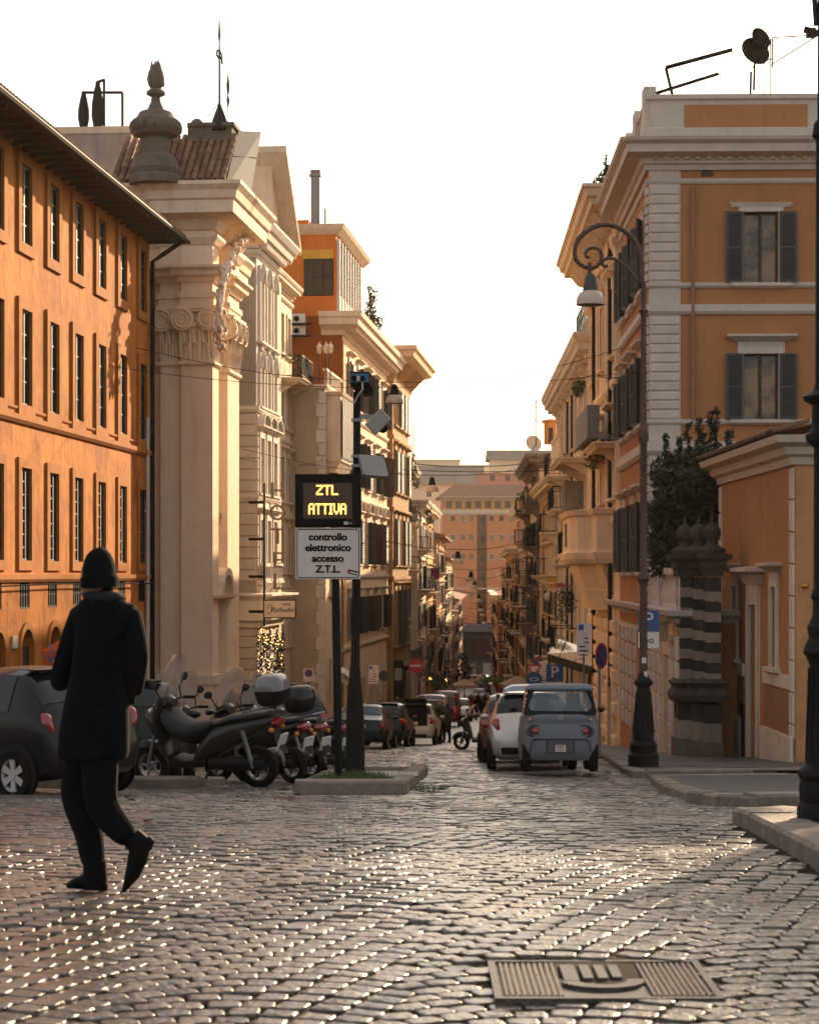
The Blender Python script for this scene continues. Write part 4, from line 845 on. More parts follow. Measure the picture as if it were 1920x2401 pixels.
for i in range(9):
    fp.put('louvre_post', cached('lpost', lambda: MB().box(-.06, .06, -.16, .02, 0, hp).mesh('louvre_post', WHITEM)), .4 + i * 1.15, zp0 + .1)
    if i < 8: fp.put('louvre_panel', cached('louv', lambda: MB().box(0, 1.03, -.1, .0, 0, .9).mesh('louvre_panel', CREAM2)), .46 + i * 1.15, zp0 + .1); fp.put('glazing', cached('glz', lambda: MB().box(0, 1.03, -.06, -.0, 0, hp - .9).mesh('glazing', GLASSW)), .46 + i * 1.15, zp0 + 1.0)
chp = toloc(r6, at(740, 530, 106)); MB().lathe([(.26, 0), (.26, 2.6), (.34, 2.62), (.34, 2.75), (.26, 2.78), (.3, 2.95), (.02, 3.0)], chp, 10).obj('chimney_pipe', GREYM, r6, smooth=40)
for u, v, h in ((680, 530, 1.4), (717, 520, 1.2), (763, 556, 1.5)): MB().tube([(0, 0, 0), (0, 0, h)], .06 if u != 717 else .02, 5).obj('vent_pipe', GREYM, r6, toloc(r6, at(u, v, 105.5)))
for i in range(4): MB().tube([(0, 0, 0), (0, 0, 3.4)], .05, 5).obj('copper_pipe', COPPER, r6, toloc(r6, at(672 + i * 6, 612, 105)))
for i, v in enumerate((760, 788)):
    a = fps.put('wall_bracket', (MB().box(-.1, 1.0, -.5, 0, -.06, 0), IRON), 0, 0); a.location = toloc(r6, at(686, v, 102.9)); a.name = 'bracket'
    t = thing('air_conditioner', 'upper of two white air conditioner boxes on the orange wall' if i == 0 else 'lower of two white air conditioner boxes on the orange wall', 'air conditioner', at(699, v, 102.85), 0, 'air conditioners on the orange wall')
    pbox('casing', t, WHITEM, -.33, .38, -.15, .25, 0, .52); MB().lathe([(.01, .02), (.2, .02), (.22, 0)], (-.08, -.15, .26), 16, 'y').obj('fan', GREYM if i == 0 else IRON, t)
    g = MB(); [g.lathe([(r, .03), (r + .015, .03), (r + .015, .0)], (-.08, -.16, .26), 14, 'y') for r in (.08, .14, .2)]; g.obj('fan_grille', WHITEM, t)
# ---- ochre stone corner building
r7 = LROOT('stone_corner_house', 'ochre rusticated corner house with overhanging bracketed roof', 0, -13.0, 126.0); f7 = Face(r7); f7s = Face(r7, 0, 0, R(-90)); b7 = r7.location.z; L7 = f7.s_(958); z7 = f7.z_(940, 842)
cw7 = [2.0, 4.6, 7.2, 9.8]; rw7 = [(11.2, 2.4), (6.9, 2.7), (2.2, 3.0), (-3.0, 3.6)]
H7 = [hole(c, z, 1.1, h) for z, h in rw7 for c in cw7 if c < L7 - .7] + [hole(c, b7 + .3, 1.5, 3.2) for c in (2.5, 5.5, 8.5)]
f7.wall(STONEO, 0, L7, b7, z7, H7, .25); f7s.wall(OCHRE, -6, 0, b7, z7); core(r7, OCHRE, 0, L7, 10, b7, z7 - .05)
for j, (z, h) in enumerate(rw7):
    for i, c in enumerate(cw7):
        if c < L7 - .7: window(f7, c, z, 1.1, h, STONEO, .2, .1, 'flat' if j else None, shut=SHUTG, ns=20, closed=(i + j) % 3 == 0, ang=10)
for c in (2.5, 5.5, 8.5): f7.put('shop_front', cached('shop7', lambda: MB().box(-.75, .75, .2, .24, 0, 3.2).mesh('shop_front', DARKW)), c, b7 + .3)
n = 0; zz = b7 + .4
while zz < z7 - 2.2:
    hh = .62; a = .95 if n % 2 else 1.3
    f7s.put('rustic_block', block_mesh(a, hh - .04, .06 if zz > -4 else .1, STONEO, .03), -a, zz); f7.put('rustic_block', block_mesh(.6 if n % 2 else .4, hh - .04, .06 if zz > -4 else .1, STONEO, .03), 0, zz)
    if zz < -1: f7s.put('rustic_block', block_mesh(1.2, hh - .04, .06, STONEO, .03), -a - 1.24, zz)
    zz += hh; n += 1
for z in (10.2, 5.6, 1.2): MB().sweep([(0, 3.5), (0, 0), (L7, 0), (L7, 3)], STR(.16, .3)).obj('string_course', STONEO, r7, (0, 0, z - b7))
MB().sweep([(0, 3.5), (0, 0), (L7, 0), (L7, 3)], [(-.2, 0), (.1, 0), (.3, .6), (.7, 1.3), (1.5, 1.6), (1.6, 1.9), (1.75, 2.0), (1.75, 2.25), (-.2, 2.4)]).obj('bracketed_eave', CREAM, r7, (0, 0, z7 - 2.2 - b7))
for i in range(12):
    f7.put('bracket', cached('br7', lambda: MB().add([(0, 0, 0), (.16, 0, 0), (.16, 0, 1.4), (0, 0, 1.4), (0, -1.2, 1.4), (.16, -1.2, 1.4), (0, -.3, .5), (.16, -.3, .5)], [(0, 1, 7, 6), (6, 7, 5, 4), (0, 6, 4, 3), (1, 2, 5, 7)]).mesh('bracket', STONEO)), .2 + i * .9, z7 - 2.3)
for i in range(3): f7s.put('bracket', CACHE['br7'], -.4 - i * .7, z7 - 2.3)
balcony(f7, 5.2, -4.2, 7.5, 1.2, STONED, rh=1.0, stone=True)
# ================================================================== buildings on the right
def RROOT(name, label, Yf, Yn, off=0., cat='building'):
    a = Vector((WALLR(Yf) + off, Yf)); b = Vector((WALLR(Yn) + off, Yn)); d = b - a
    return thing(name, label, cat, (a.x, a.y, gz(Yf) - .6), math.atan2(d.y, d.x)), d.length
# ---- corner palace
rp = thing('corner_palace', 'ochre corner palace with white quoins and grey-green shutters on the right', 'building', (6.36, 53.0, gz(53) - .6), R(-1.35)); bp_ = rp.location.z
ff = Face(rp); fd = Face(rp, 0, 0, R(-90)); XE = 14.3; DS = -9.2
zv = lambda v: CH + (HV - v) / 88.1
Hf = [hole(s_, z, .92, h) for s_ in (2.97, 6.3, 9.6, 12.9) for z, h in ((zv(665), 1.9), (zv(985), 1.76), (1.7, 1.9))]
Hd = [hole(s_, z, .92, h) for s_ in (-1.7, -4.6, -7.5) for z, h in ((zv(665), 1.9), (zv(985), 1.76), (1.7, 1.9))]
ff.wall(OCHRE, 0, XE, bp_, zv(335), Hf, .22); fd.wall(OCHRE, DS, 0, bp_, zv(335), Hd, .22)
pbox('rear_wall', rp, OCHRE, 0.3, XE, 8.6, 9.15, 0, zv(335) - bp_); pbox('roof', rp, GREYP, -.2, XE, -.2, 9.1, zv(338) - bp_, zv(333) - bp_)
for fc_, ss in ((ff, (2.97, 6.3, 9.6, 12.9)), (fd, (-1.7, -4.6, -7.5))):
    for s_ in ss:
        window(fc_, s_, zv(665), .92, 1.9, STONEW, .13, .05, None, shut=SHUTG, ns=40, glass=GLASSW, mull=(2, 1), ang=3 if fc_ is ff else 22)
        fc_.put('window_head', cached('whead', lambda: MB().sweep([(-.74, .02), (-.74, 0), (.74, 0), (.74, .02)], [(-.02, 0), (.05, 0), (.1, .12), (-.02, .14)]).mesh('window_head', STONEW)), s_, zv(665) + 2.02)
        window(fc_, s_, zv(985), .92, 1.76, STONEW, .16, .06, 'flat', shut=SHUTG, ns=36, glass=GLASSW, mull=(2, 1), ang=3 if fc_ is ff else 24)
        window(fc_, s_, 1.7, .92, 1.9, STONEW, .16, .06, 'flat', shut=SHUTG, ns=36, glass=GLASS, mull=(2, 1), ang=3 if fc_ is ff else 24)
RING = [(0, 9.1), (0, 0), (XE, 0)]
def ring(name, prof, z, m=STONEW): return MB().sweep(RING, prof).obj(name, m, rp, (0, 0, z - bp_))
ring('cornice', [(-.3, 0), (.08, 0), (.12, .12), (.2, .16), (.22, .3), (.62, .38), (.64, .58), (.78, .66), (.82, .74), (-.3, .78)], zv(400))
for i in range(50): ff.put('dentil', block_mesh(.12, .12, .3, STONEW, .01), .1 + i * .28, zv(400) + .24)
ring('string_course', STR(.07, .14), zv(432)); ring('sill_course', STR(.09, .14), zv(676)); ring('band', [(-.2, 0), (.06, 0), (.12, .08), (.12, .26), (-.2, .28)], zv(738)); ring('sill_course', STR(.09, .14), zv(996)); ring('band', [(-.2, 0), (.06, 0), (.14, .1), (.14, .34), (-.2, .36)], zv(1066))
pl = [(-.02, 9.1), (-.02, -.02), (XE, -.02)]
MB().sweep(pl, [(-.3, 0), (.02, 0), (.05, .34), (-.04, .4), (-.04, 1.1), (.04, 1.14), (.04, 1.26), (-.3, 1.27)]).obj('parapet', STONEW, rp, (0, 0, zv(333) - bp_))
for i in range(4): ff.put('parapet_panel', (MB().box(.95 + i * 3.6, 4.2 + i * 3.6, -.0, .1, 0, .62), OCHRE), 0, zv(301), .015)
for i in range(4): fd.put('parapet_post', (MB().box(-.35, .35, -.12, .2, 0, 1.5), STONEW), -.4 - i * 2.8, zv(333) + .0)
for z0, z1, fcs in ((zv(660), zv(436), 1), (zv(984), zv(742), 1), (zv(1500), zv(1070), 1), (zv(735) + .3, zv(678) - .05, 0)):
    if not fcs: continue
    quoins(ff, 0.02, .80, z0, z1, .25, STONEW, .07, 0, gap=.05); quoins(fd, -.5, .48, z0, z1, .25, STONEW, .07, 0, gap=.05)
ff.put('corner_strip', (MB().box(0, .84, -.03, .02, 0, zv(400) - bp_), STONEW), 0, bp_)
pipe(ff, 1.16, zv(985), zv(440), .09, .055, COPPER); ff.put('vent', (MB().box(-.15, .15, -.03, 0, 0, .3), SHUTB), 1.55, zv(414))
tw_ = thing('added_shade_block', 'added tall ochre block beyond the right edge of the view, shading the right foreground', 'building', (28.3, 54.5, gz(53) - .6), R(-1.35)); ftw = Face(tw_)  # unseen block, added to throw shade over the right foreground
ftw.wall(OCHRE, 0, 24, tw_.location.z, 20.5, [hole(1.8 + i * 2.9, z, 1.0, 1.9) for i in range(8) for z in (1.7, 5.7, 9.4, 13.2, 16.8)], .22); core(tw_, OCHRE, 0, 24, 12, tw_.location.z, 20.4)
for i in range(8):
    for z in (1.7, 5.7, 9.4, 13.2, 16.8): window(ftw, 1.8 + i * 2.9, z, 1.0, 1.9, STONEW, .13, .05, None, mull=(2, 2))
ftw.band('cornice', STONEW, 0, 24, 19.7, corn_prof(.9, .9), (6, 6))
# rooftop things
rt2 = thing('roof_hut', 'ochre stair hut with railing steps on the corner palace roof', 'hut', (12.2, 56, zv(333)), R(-1)); pbox('wall', rt2, OCHRE, 0, 2.6, 0, 2.5, 0, 2.55); pbox('roof', rt2, TRAV, -.12, 2.75, -.12, 2.6, 2.55, 2.72)
for i in range(5): pbox('step', rt2, IRON, 2.3 + i * .25, 2.6 + i * .25, -.9, -.2, 1.2 + i * .32, 1.25 + i * .32)
MB().tube([(2.1, -.9, 1.9), (3.6, -.9, 3.9)], .04, 5).obj('hand_rail', IRON, rt2); MB().tube([(2.2, -.9, 1.3), (3.7, -.9, 3.2)], .07, 5).obj('stringer', IRON, rt2); MB().tube([(2.2, -.9, 1.6), (3.7, -.9, 3.55)], .03, 5).obj('rail', IRON, rt2)
t = thing('chimney', 'small capped chimney beside the dark stair on the corner palace roof', 'chimney', (13.55, 55.2, zv(333))); MB().lathe([(.28, 0), (.28, 2.1), (.2, 2.2), (.2, 2.9), (.3, 2.95), (.3, 3.05), (.16, 3.15), (.08, 3.4), (.01, 3.45)], (0, 0, 0), 10).obj('stack', STONED, t, smooth=40)
def dish(name, label, u, v, Y, r, yaw, group=None, m=None):
    t = thing(name, label, 'satellite dish', at(u, v, Y), yaw, group); MB().lathe([(.01, 0), (r * .5, .05), (r * .85, .14), (r, .2), (r, .22), (r * .5, .08), (.01, .03)], (0, 0, 0), 18, 'y').obj('reflector', m or IRON, t, rot=(R(-20), 0, 0), smooth=50)
    MB().tube([(0, .05, -r), (0, .1, -r - 1.0)], .035, 5).obj('mast', IRON, t); MB().tube([(0, -.05, -r * .8), (0, -.55, 0)], .02, 4).obj('feed_arm', IRON, t); return t
dish('satellite_dish', 'upper dark satellite dish on the corner palace roof', 1772, 98, 54, .30, R(30), 'dark rooftop dishes'); dish('satellite_dish', 'lower dark satellite dish on the corner palace roof', 1762, 130, 53.9, .42, R(20), 'dark rooftop dishes')
t = thing('roof_railing', 'thin metal ladder railing beside the roof dishes', 'railing', at(1790, 222, 54.5))
for a, b in (((1790, 222), (1790, 115)), ((1806, 222), (1806, 90)), ((1786, 135), (1806, 98)), ((1788, 140), (1806, 140)), ((1810, 150), (1920, 80 + 1)), ((1810, 160), (1810, 88)), ((1810, 88), (1920, 82))): MB().tube([at(*a, 54.5) - t.location, at(*b, 54.5) - t.location], .02, 4).obj('bar', IRON, t)
t = thing('roof_antenna', 'angular black antenna frame leaning over the palace parapet', 'antenna', at(1577, 226, 53.2))
for a, b, r in (((1577, 226), (1561, 159), .05), ((1560, 159), (1716, 117), .06), ((1537, 219), (1684, 173), .05), ((1538, 228), (1537, 216), .05)): MB().tube([at(*a, 53.2) - t.location, at(*b, 53.2) - t.location], r, 5).obj('bar', IRON, t)
t = thing('roof_floodlight', 'black floodlight arm at the top right edge', 'floodlight', at(1900, 75, 54)); MB().tube([at(1884, 69, 54) - t.location, at(1930, 80, 54) - t.location], [.1, .07], 6).obj('arm', IRON, t); MB().box(-.12, .12, -.1, .1, -.15, .1).obj('head', IRON, t)
# ---- one-storey podium wall with balustrade in front of the corner
rq = thing('podium', 'one-storey rusticated podium wall with balustrade behind the lamp post', 'building', (6.2, 45.6, gz(50) - .7), R(-1.35)); bq = rq.location.z
fq = Face(rq, 0, 0, R(-90)); zq = .62
fq.wall(CREAM, -19.5, 0, bq, zq, [hole(-3.2, gz(47) - .2, 1.1, 2.6), hole(-9.5, gz(55), 1.2, 2.4)], .3); pbox('end_wall', rq, OCHRE, .02, 2.6, .02, .3, 0, zq - bq); pbox('terrace', rq, SLAB, .05, 3, .05, 7, zq - bq - .05, zq - bq + .02)
for s_ in (-3.2, -9.5): fq.put('door_leaf', cached('pod_d', lambda: MB().box(-.55, .55, .24, .28, 0, 2.6).mesh('door_leaf', DARKW)), s_, gz(47 if s_ > -5 else 55) - .2)
MB().sweep([(0, 19.5), (0, 0), (2.6, 0)], [(-.2, 0), (.08, 0), (.14, .1), (.32, .18), (.36, .3), (-.2, .32)]).obj('cornice', STONEW, rq, (0, 0, zq - .1 - bq))
MB().sweep([(0, 19.5), (0, 0)], [(-.2, 0), (.06, 0), (.06, .14), (-.2, .14)]).obj('band', STONEW, rq, (0, 0, zq - .55 - bq))
for i in range(14):
    s_ = -.55 - i * 1.35
    if abs(s_ + 3.2) < .8 or abs(s_ + 9.5) < .85: continue
    for k in range(7): fq.put('rusticated_block', block_mesh(.52, .46, .09, STONEW, .04), s_, gz(46 - s_) + .05 + k * .5 if False else bq + .8 + k * .5) if bq + .8 + k * .5 < zq - .9 else None
for i in range(34): fq.put('baluster', cached('balq', lambda: MB().lathe([(.08, 0), (.08, .06), (.05, .1), (.095, .3), (.08, .42), (.045, .6), (.06, .72), (.08, .74), (.08, .8)], (0, .12, 0), 8).mesh('baluster', STONEW, 40)), -.3 - i * .27, zq + .22)
fq.put('hand_rail', (MB().box(-9.8, 0, -.02, .26, 0, .16), STONEW), 0, zq + 1.02)
for s_ in (-.02, -4.8, -9.6): fq.put('pedestal', (MB().box(-.25, .15, -.04, .3, 0, 1.1), STONEW), s_, zq + .2)
fq.put('wall_lantern', (MB().box(-.12, .12, -.4, -.16, 0, .42).box(-.17, .17, -.45, -.11, .42, .47).box(-.02, .02, -.2, 0, .5, .54), mat('lantern_amber', (.30, .20, .10), .3, .1, 4)), -1.2, fq.z_(1626, 1495) - .2)
# ---- second palace with deep eaves, fluted pilasters and bow balcony
r2, L2 = RROOT('deep_eave_palace', 'tall cream palace with very deep bracketed eaves and stone bow balcony', 75.8, 62.3); g2 = Face(r2); b2 = r2.location.z; z2 = 13.5
cols2 = [2.2, 6.6, 11.0]; rows2 = [(8.7, 2.2), (4.1, 2.5), (-1.2, 2.4)]
g2.wall(CREAM, 0, L2, b2, z2, [hole(c, z, 1.1, h) for c in cols2 for z, h in rows2[:2]] + [hole(c, gz(70) - .2, 1.5, 3.0) for c in cols2], .25); core(r2, CREAM, 0, L2, 9, b2, z2 - .03)
for c in cols2:
    for j, (z, h) in enumerate(rows2[:2]): window(g2, c, z, 1.1, h, CREAM, .2, .1, 'tri' if j == 0 else 'flat', shut=SHUTB if j else None, ns=24, glass=GLASSW, closed=True)
    arch_fill(g2, c, 1.5, gz(70) + 2.05, gz(70) + 2.8, CREAM, 'arch', ring=.3, ringm=CREAM, depth=.14); g2.put('door_leaf', cached('d2l', lambda: MB().box(-.75, .75, .22, .26, 0, 3.0).mesh('door_leaf', DARKW)), c, gz(70) - .2)
for s_ in (.2, 4.3, 8.7, 12.9):
    mb = MB()
    for i in range(4): mb.box(i * .17, i * .17 + .11, -.1, .02, 0, 7.6)
    g2.put('fluted_pilaster', (mb, CREAM), s_ - .3, 4.0); g2.put('pilaster_capital', (MB().sweep([(-.4, .02), (-.4, -.08), (.4, -.08), (.4, .02)], [(-.1, 0), (.02, 0), (.06, .3), (.16, .45), (.16, .6), (-.1, .62)]), CREAM), s_, 11.6)
pipe(g2, g2.s_(1438), -2, 12.6, .12, .065); pipe(g2, g2.s_(1399), -2, 12.6, .12, .065)
MB().sweep([(0, 3), (0, 0), (L2, 0), (L2, 3)], [(-.2, 0), (.12, 0), (.2, .3), (.3, .4), (.36, .7), (.95, .8), (.98, .98), (1.1, 1.04), (1.16, 1.25), (1.25, 1.3), (1.25, 1.4), (-.2, 1.45)]).obj('deep_eave', CREAM, r2, (0, 0, z2 - 1.25 - b2))
for i in range(22): g2.put('bracket', cached('br2', lambda: MB().add([(0, 0, 0), (.2, 0, 0), (.2, 0, .55), (0, 0, .55), (0, -.85, .55), (.2, -.85, .55), (0, -.5, .12), (.2, -.5, .12)], [(0, 1, 7, 6), (6, 7, 5, 4), (0, 6, 4, 3), (1, 2, 5, 7)]).mesh('bracket', CREAM)), .15 + i * .62, z2 - 1.05)
MB().add([(-.2, -1.26, z2 + .14 - b2), (L2 + .2, -1.26, z2 + .14 - b2), (L2 + .2, 4, z2 + 1.2 - b2), (-.2, 4, z2 + 1.2 - b2)], [(0, 1, 2, 3)]).obj('roof', LEAD, r2)
for z in (7.6, 3.2): g2.band('string_course', CREAM, 0, L2, z, STR(.16, .3))
cb = balcony(g2, 9.6, 5.85, 6.4, .75, CREAM, rail=GREYM, rh=.2)
PLN = mat('planter_box_grey', (.20, .19, .18), .7, .2, 5)
# bow balcony
arc = [(-4.6, .02), (-4.6, -.15), (-4.2, -.75), (-3.4, -1.15), (-2.2, -1.25), (2.6, -1.25), (3.2, -1.05), (3.5, -.6), (5.2, -.55), (5.2, .02)]
bb = MB().sweep(arc, [(-1.0, -.05), (.02, -.05), (.12, .1), (.16, .3), (.05, .36), (.02, .42), (.02, 1.5), (.12, 1.56), (.18, 1.72), (-.22, 1.76), (-.22, .4), (-1.0, .4)]).mesh('bow_balcony', CREAM); bo = g2.put('bow_balcony', bb, 6.2, 2.05)
MB().sweep([(-3.9, .02), (-3.7, -.5), (-2.2, -1.0), (2.4, -1.0), (3.2, -.5), (4.8, -.35), (4.8, .02)], [(-.6, -1.6), (-.45, -1.6), (-.35, -1.2), (-.18, -.7), (-.02, -.32), (0, -.05), (-.6, -.05)]).obj('corbel', CREAM, bo)
for z in (-.35, -.62, -.95): MB().sweep([(-3.9, .02), (-3.7, -.5), (-2.2, -1.0), (2.4, -1.0), (3.2, -.5), (4.8, -.35), (4.8, .02)], [(-.5, z), (.02 + z * .28, z), (.02 + z * .28, z + .06), (-.5, z + .06)]).obj('corbel_moulding', CREAM, bo)
pv = MB(); pv.box(-.5, .5, -1.30, -1.2, .55, 1.35); pv.obj('pierced_panel', STONED, bo)
for k in range(9):
    for i in range(9): g2.put('rusticated_block', block_mesh(1.32, .41, .15, CREAM, .05), .1 + i * 1.42 + (k % 2) * .3, -4.4 + k * .52) if not any(abs(.1 + i * 1.42 + (k % 2) * .3 + .7 - c) < 1.35 and k < 6 for c in cols2) and .1 + i * 1.42 + (k % 2) * .3 + 1.4 < L2 + .1 else None
# ---- third house with stacked balconies
r3, L3 = RROOT('balcony_house', 'cream house with stacked bracketed balconies and a grey roof storey', 103., 75.9, .1); g3 = Face(r3); b3 = r3.location.z; z3 = 10.6
cols3 = [2.0, 5.6, 9.2, 12.8, 16.4, 20.0, 23.6]; rows3 = [(7.1, 2.2), (3.2, 2.4), (-.8, 2.4), (-4.4, 2.0)]
g3.wall(CREAM2, 0, L3, b3, z3, [hole(c, z, 1.1, h) for c in cols3 for z, h in rows3] + [hole(c, b3 + .6, 1.6, 2.3) for c in cols3 if c < 22], .25); core(r3, CREAM2, 0, L3, 9, b3, z3 - .03)
for i, c in enumerate(cols3):
    for j, (z, h) in enumerate(rows3): window(g3, c, z, 1.1, h, TRAV, .18, .09, 'flat' if j < 3 else None, shut=None if (i + j) % 3 else SHUTB, ns=20, glass=GLASSW, closed=True)
    if c < 22: g3.put('shop_front', cached('shop3', lambda: MB().box(-.8, .8, .2, .24, 0, 2.3).mesh('shop_front', DARKW)), c, b3 + .6)
MB().sweep([(0, 3), (0, 0), (L3, 0), (L3, 3)], corn_prof(.8, 1.2)).obj('cornice', TRAV, r3, (0, 0, z3 - 1.0 - b3))
for i in range(30): g3.put('modillion', block_mesh(.2, .3, .5, TRAV, .02), .2 + i * .88, z3 - .72)
for z in (6.2, 2.3, -1.7): g3.band('string_course', TRAV, 0, L3, z, STR(.14, .24))
pbox('roof_storey', r3, ROUGHGREY, 8, L3 - .6, .5, 8, z3 - b3, z3 + 2.2 - b3)
rl = MB()
for i in range(20): rl.box(8 + i * .9, 8.04 + i * .9, .5, .55, 0, 1.05)
rl.box(8, L3 - .6, .5, .55, 1.0, 1.06); rl.box(8, L3 - .6, .5, .55, .5, .54); [rl.box(L3 - .66, L3 - .6, .5 + i * .5, .56 + i * .5, 0, 1.05) for i in range(12)]; rl.box(L3 - .66, L3 - .6, .5, 8, 1.0, 1.06); rl.obj('roof_railing', IRON, r3, (0, 0, z3 + 2.2 - b3))
for s_, z, w_, d_ in ((22.4, 6.2, 6.5, 1.25), (15.8, 4.4, 5.0, 1.1), (20.0, 2.4, 3.4, .9), (9.2, 6.2, 4.0, 1.0), (6, -1.5, 3.6, 1.0), (17.5, -1.6, 4.2, 1.1)): balcony(g3, s_, z, w_, d_, TRAV, stone=(z == 6.2 and s_ > 20))
g3.put('stained_screen', (MB().box(-1.3, 1.3, -.85, .02, 0, 2.2), GREYP), 21.6, fd.base if False else 3.2)
pipe(g3, 14.6, b3 + .5, 9.6); pipe(g3, 11., b3 + .5, 9.6)
# ================================================================== generic street houses further down
def house(name, label, side, Yn, Yf, xn, xf, top, wm, tm, shut, floors, nb=0, roof='cornice', seed=1, wgap=3.0, ns=10, shopc=None):
    rr = random.Random(seed)
    a, b = (Vector((xn, Yn)), Vector((xf, Yf))) if side == 'L' else (Vector((xf, Yf)), Vector((xn, Yn))); d = b - a; L = d.length
    t = thing(name, label, 'building', (a.x, a.y, gz(max(Yn, Yf)) - .6), math.atan2(d.y, d.x)); f = Face(t); base = t.location.z
    g0 = gz((Yn + Yf) / 2); fh = (top - 1.2 - (g0 + 3.6)) / floors; n = max(2, int(L / wgap)); cs = [L * (i + .5) / n for i in range(n)]
    ww = 1.0; hh = min(2.2, fh * .58); H = []
    for k in range(floors):
        for c in cs: H.append(hole(c, g0 + 4.3 + k * fh, ww, hh))
    for c in cs: H.append(hole(c, g0 - .2, 1.7, 2.7))
    f.wall(wm, 0, L, base, top, H, .22); core(t, wm, 0, L, 9, base, top - .03)
    for k in range(floors):
        for i, c in enumerate(cs):
            q = rr.random(); window(f, c, g0 + 4.3 + k * fh, ww, hh, tm, .15, .08, 'flat' if q < .4 else None, shut=shut if q > .35 else (SHUTG if q > .15 else None), ns=ns, closed=rr.random() < .62, ang=rr.choice([3, 5, 8, 14, 35]), mull=(2, 2))
        if rr.random() < .8: f.band('string_course', tm, 0, L, g0 + 4.3 + k * fh - .5, STR(.12, .2))
    dm = shopc or [DARKW, SHUTK]
    for c in cs: f.put('shop_front', cached(('shopg', dm[0].name), lambda: MB().box(-.85, .85, .16, .2, 0, 2.7).mesh('shop_front', dm[0])), c, g0 - .2)
    if roof == 'cornice': MB().sweep([(0, 3), (0, 0), (L, 0), (L, 3)], corn_prof(.9, .9)).obj('cornice', tm, t, (0, 0, top - .8 - base))
    elif roof == 'tile':
        MB().add([(-.3, -.9, top - .05 - base), (L + .3, -.9, top - .05 - base), (L + .3, 4.5, top + 1.5 - base), (-.3, 4.5, top + 1.5 - base), (-.3, -.9, top - .25 - base), (L + .3, -.9, top - .25 - base), (L + .3, 9, top - .25 - base), (-.3, 9, top - .25 - base)], [(0, 1, 2, 3), (0, 4, 5, 1), (4, 7, 6, 5), (0, 3, 7, 4), (1, 5, 6, 2)]).obj('roof', TILEF, t)
    for i in range(nb):
        c = rr.choice(cs); k = rr.randrange(floors); balcony(f, c, g0 + 4.25 + k * fh, rr.uniform(2, 3.6), .95, tm, nb=12)
    for c in (L * .08, L * .93): pipe(f, c, g0, top - .6, .09, .06, rr.choice([IRON, GREYM, COPPER]))
    return t, f, L
XL = lambda Y: -.09 + .0408 * (Y - 137)
house('narrow_cream_house', 'narrow cream street house with plants on its top terrace', 'L', 138, 152, XL(138) - .55, XL(152) - .55, 9.3, CREAM, TRAV, SHUTG, 4, 4, seed=2)
house('grey_trim_house', 'pale street house with dark hanging shutters and balconies', 'L', 152, 172, XL(152) + .1, XL(172) + .1, 7.2, CREAM2, TRAV, SHUTK, 4, 5, seed=3)
house('flag_house', 'sunlit house with a purple banner and iron balconies', 'L', 172, 200, XL(172) - .1, XL(200) - .1, 7.6, YELL, TRAV, SHUTK, 4, 5, seed=4, wgap=3.6)
house('brown_shop_house', 'brown house with dark shop front lights on the left', 'L', 200, 235, XL(200) + .25, XL(235) + .25, 5.6, SALMON, TRAV, SHUTK, 4, 4, 'tile', seed=5, wgap=3.8)
house('tiled_eave_house', 'yellowish house with projecting tiled eave far down the left side', 'L', 235, 290, XL(235) + .1, XL(290) + .1, 3.6, CREAM, TRAV, SHUTG, 4, 4, 'tile', seed=6, wgap=4.2)
house('pink_house', 'pinkish house at the far left end of the street', 'L', 290, 372, XL(290) + .35, XL(372) + .35, -2.0, PINKP, TRAV, SHUTG, 4, 3, 'tile', seed=7, wgap=5)
house('yellow_house', 'bright yellow house with long dark downpipes on the right', 'R', 103.2, 122, WALLR(103.2) + .25, WALLR(122) + .25, 6.6, YELL, CREAM2, SHUTK, 4, 4, seed=8)
house('terrace_grey_house', 'stained grey-topped house with planted terrace on the right', 'R', 122, 144, WALLR(122), WALLR(144), 8.9, CREAM, GREYP, SHUTG, 5, 5, seed=9)
house('salmon_house', 'salmon house with grey shutters halfway down the right side', 'R', 144, 172, WALLR(144) + .2, WALLR(172) + .2, 6.9, SALMON, TRAV, SHUTG, 5, 5, seed=10, wgap=3.4)
house('brown_house', 'narrow brown house with crowded balconies on the right', 'R', 172, 210, WALLR(172) - .1, WALLR(210) - .1, 3.8, BROWNP, TRAV, SHUTK, 5, 7, seed=11, wgap=3.6)
house('ochre_far_house', 'ochre house with small balconies far down the right side', 'R', 210, 262, WALLR(210) + .1, WALLR(262) + .1, 1.6, OCHRE, TRAV, SHUTK, 4, 6, seed=12, wgap=4.2)
house('red_banded_house', 'red house with white bands at the far right end of the street', 'R', 262, 345, WALLR(262) - .5, WALLR(345) - .5, -1.2, mat('plaster_red', (.36, .11, .07), .85, .2, 2), CREAM2, SHUTK, 4, 4, seed=13, wgap=5)
# ---- terracotta block closing the street
re_ = thing('end_block', 'terracotta apartment block with tiled hip roof closing the street', 'building', (4.0, 400, -19.9)); fe = Face(re_); ze = lambda v: CH + (HV - v) * 400 / F; be = -19.9; us_ = lambda u: (u - CU) / F * 400 - 4.0
He = []; wlist = []
for v in (1216, 1260, 1305, 1395):
    for u in (1062, 1085, 1105, 1152, 1176, 1200, 1222): wlist.append((u, v))
for u, v in wlist: He.append(hole(us_(u), ze(v + 6), .85, 1.05))
for i in range(9): He.append(hole(us_(1052 + i * 23), ze(1192), 1.15, 1.5))
He.append((us_(1118), us_(1141), ze(1590), ze(1204)))
for i in range(7): He.append(hole(us_(1070 + i * 26), ze(1500), 1.3, 3.4))
fe.wall(BRICKF, us_(1036), us_(1036) + 22, be, ze(1172), He, .5); core(re_, BRICKF, us_(1036), us_(1036) + 22, 16, be, ze(1172))
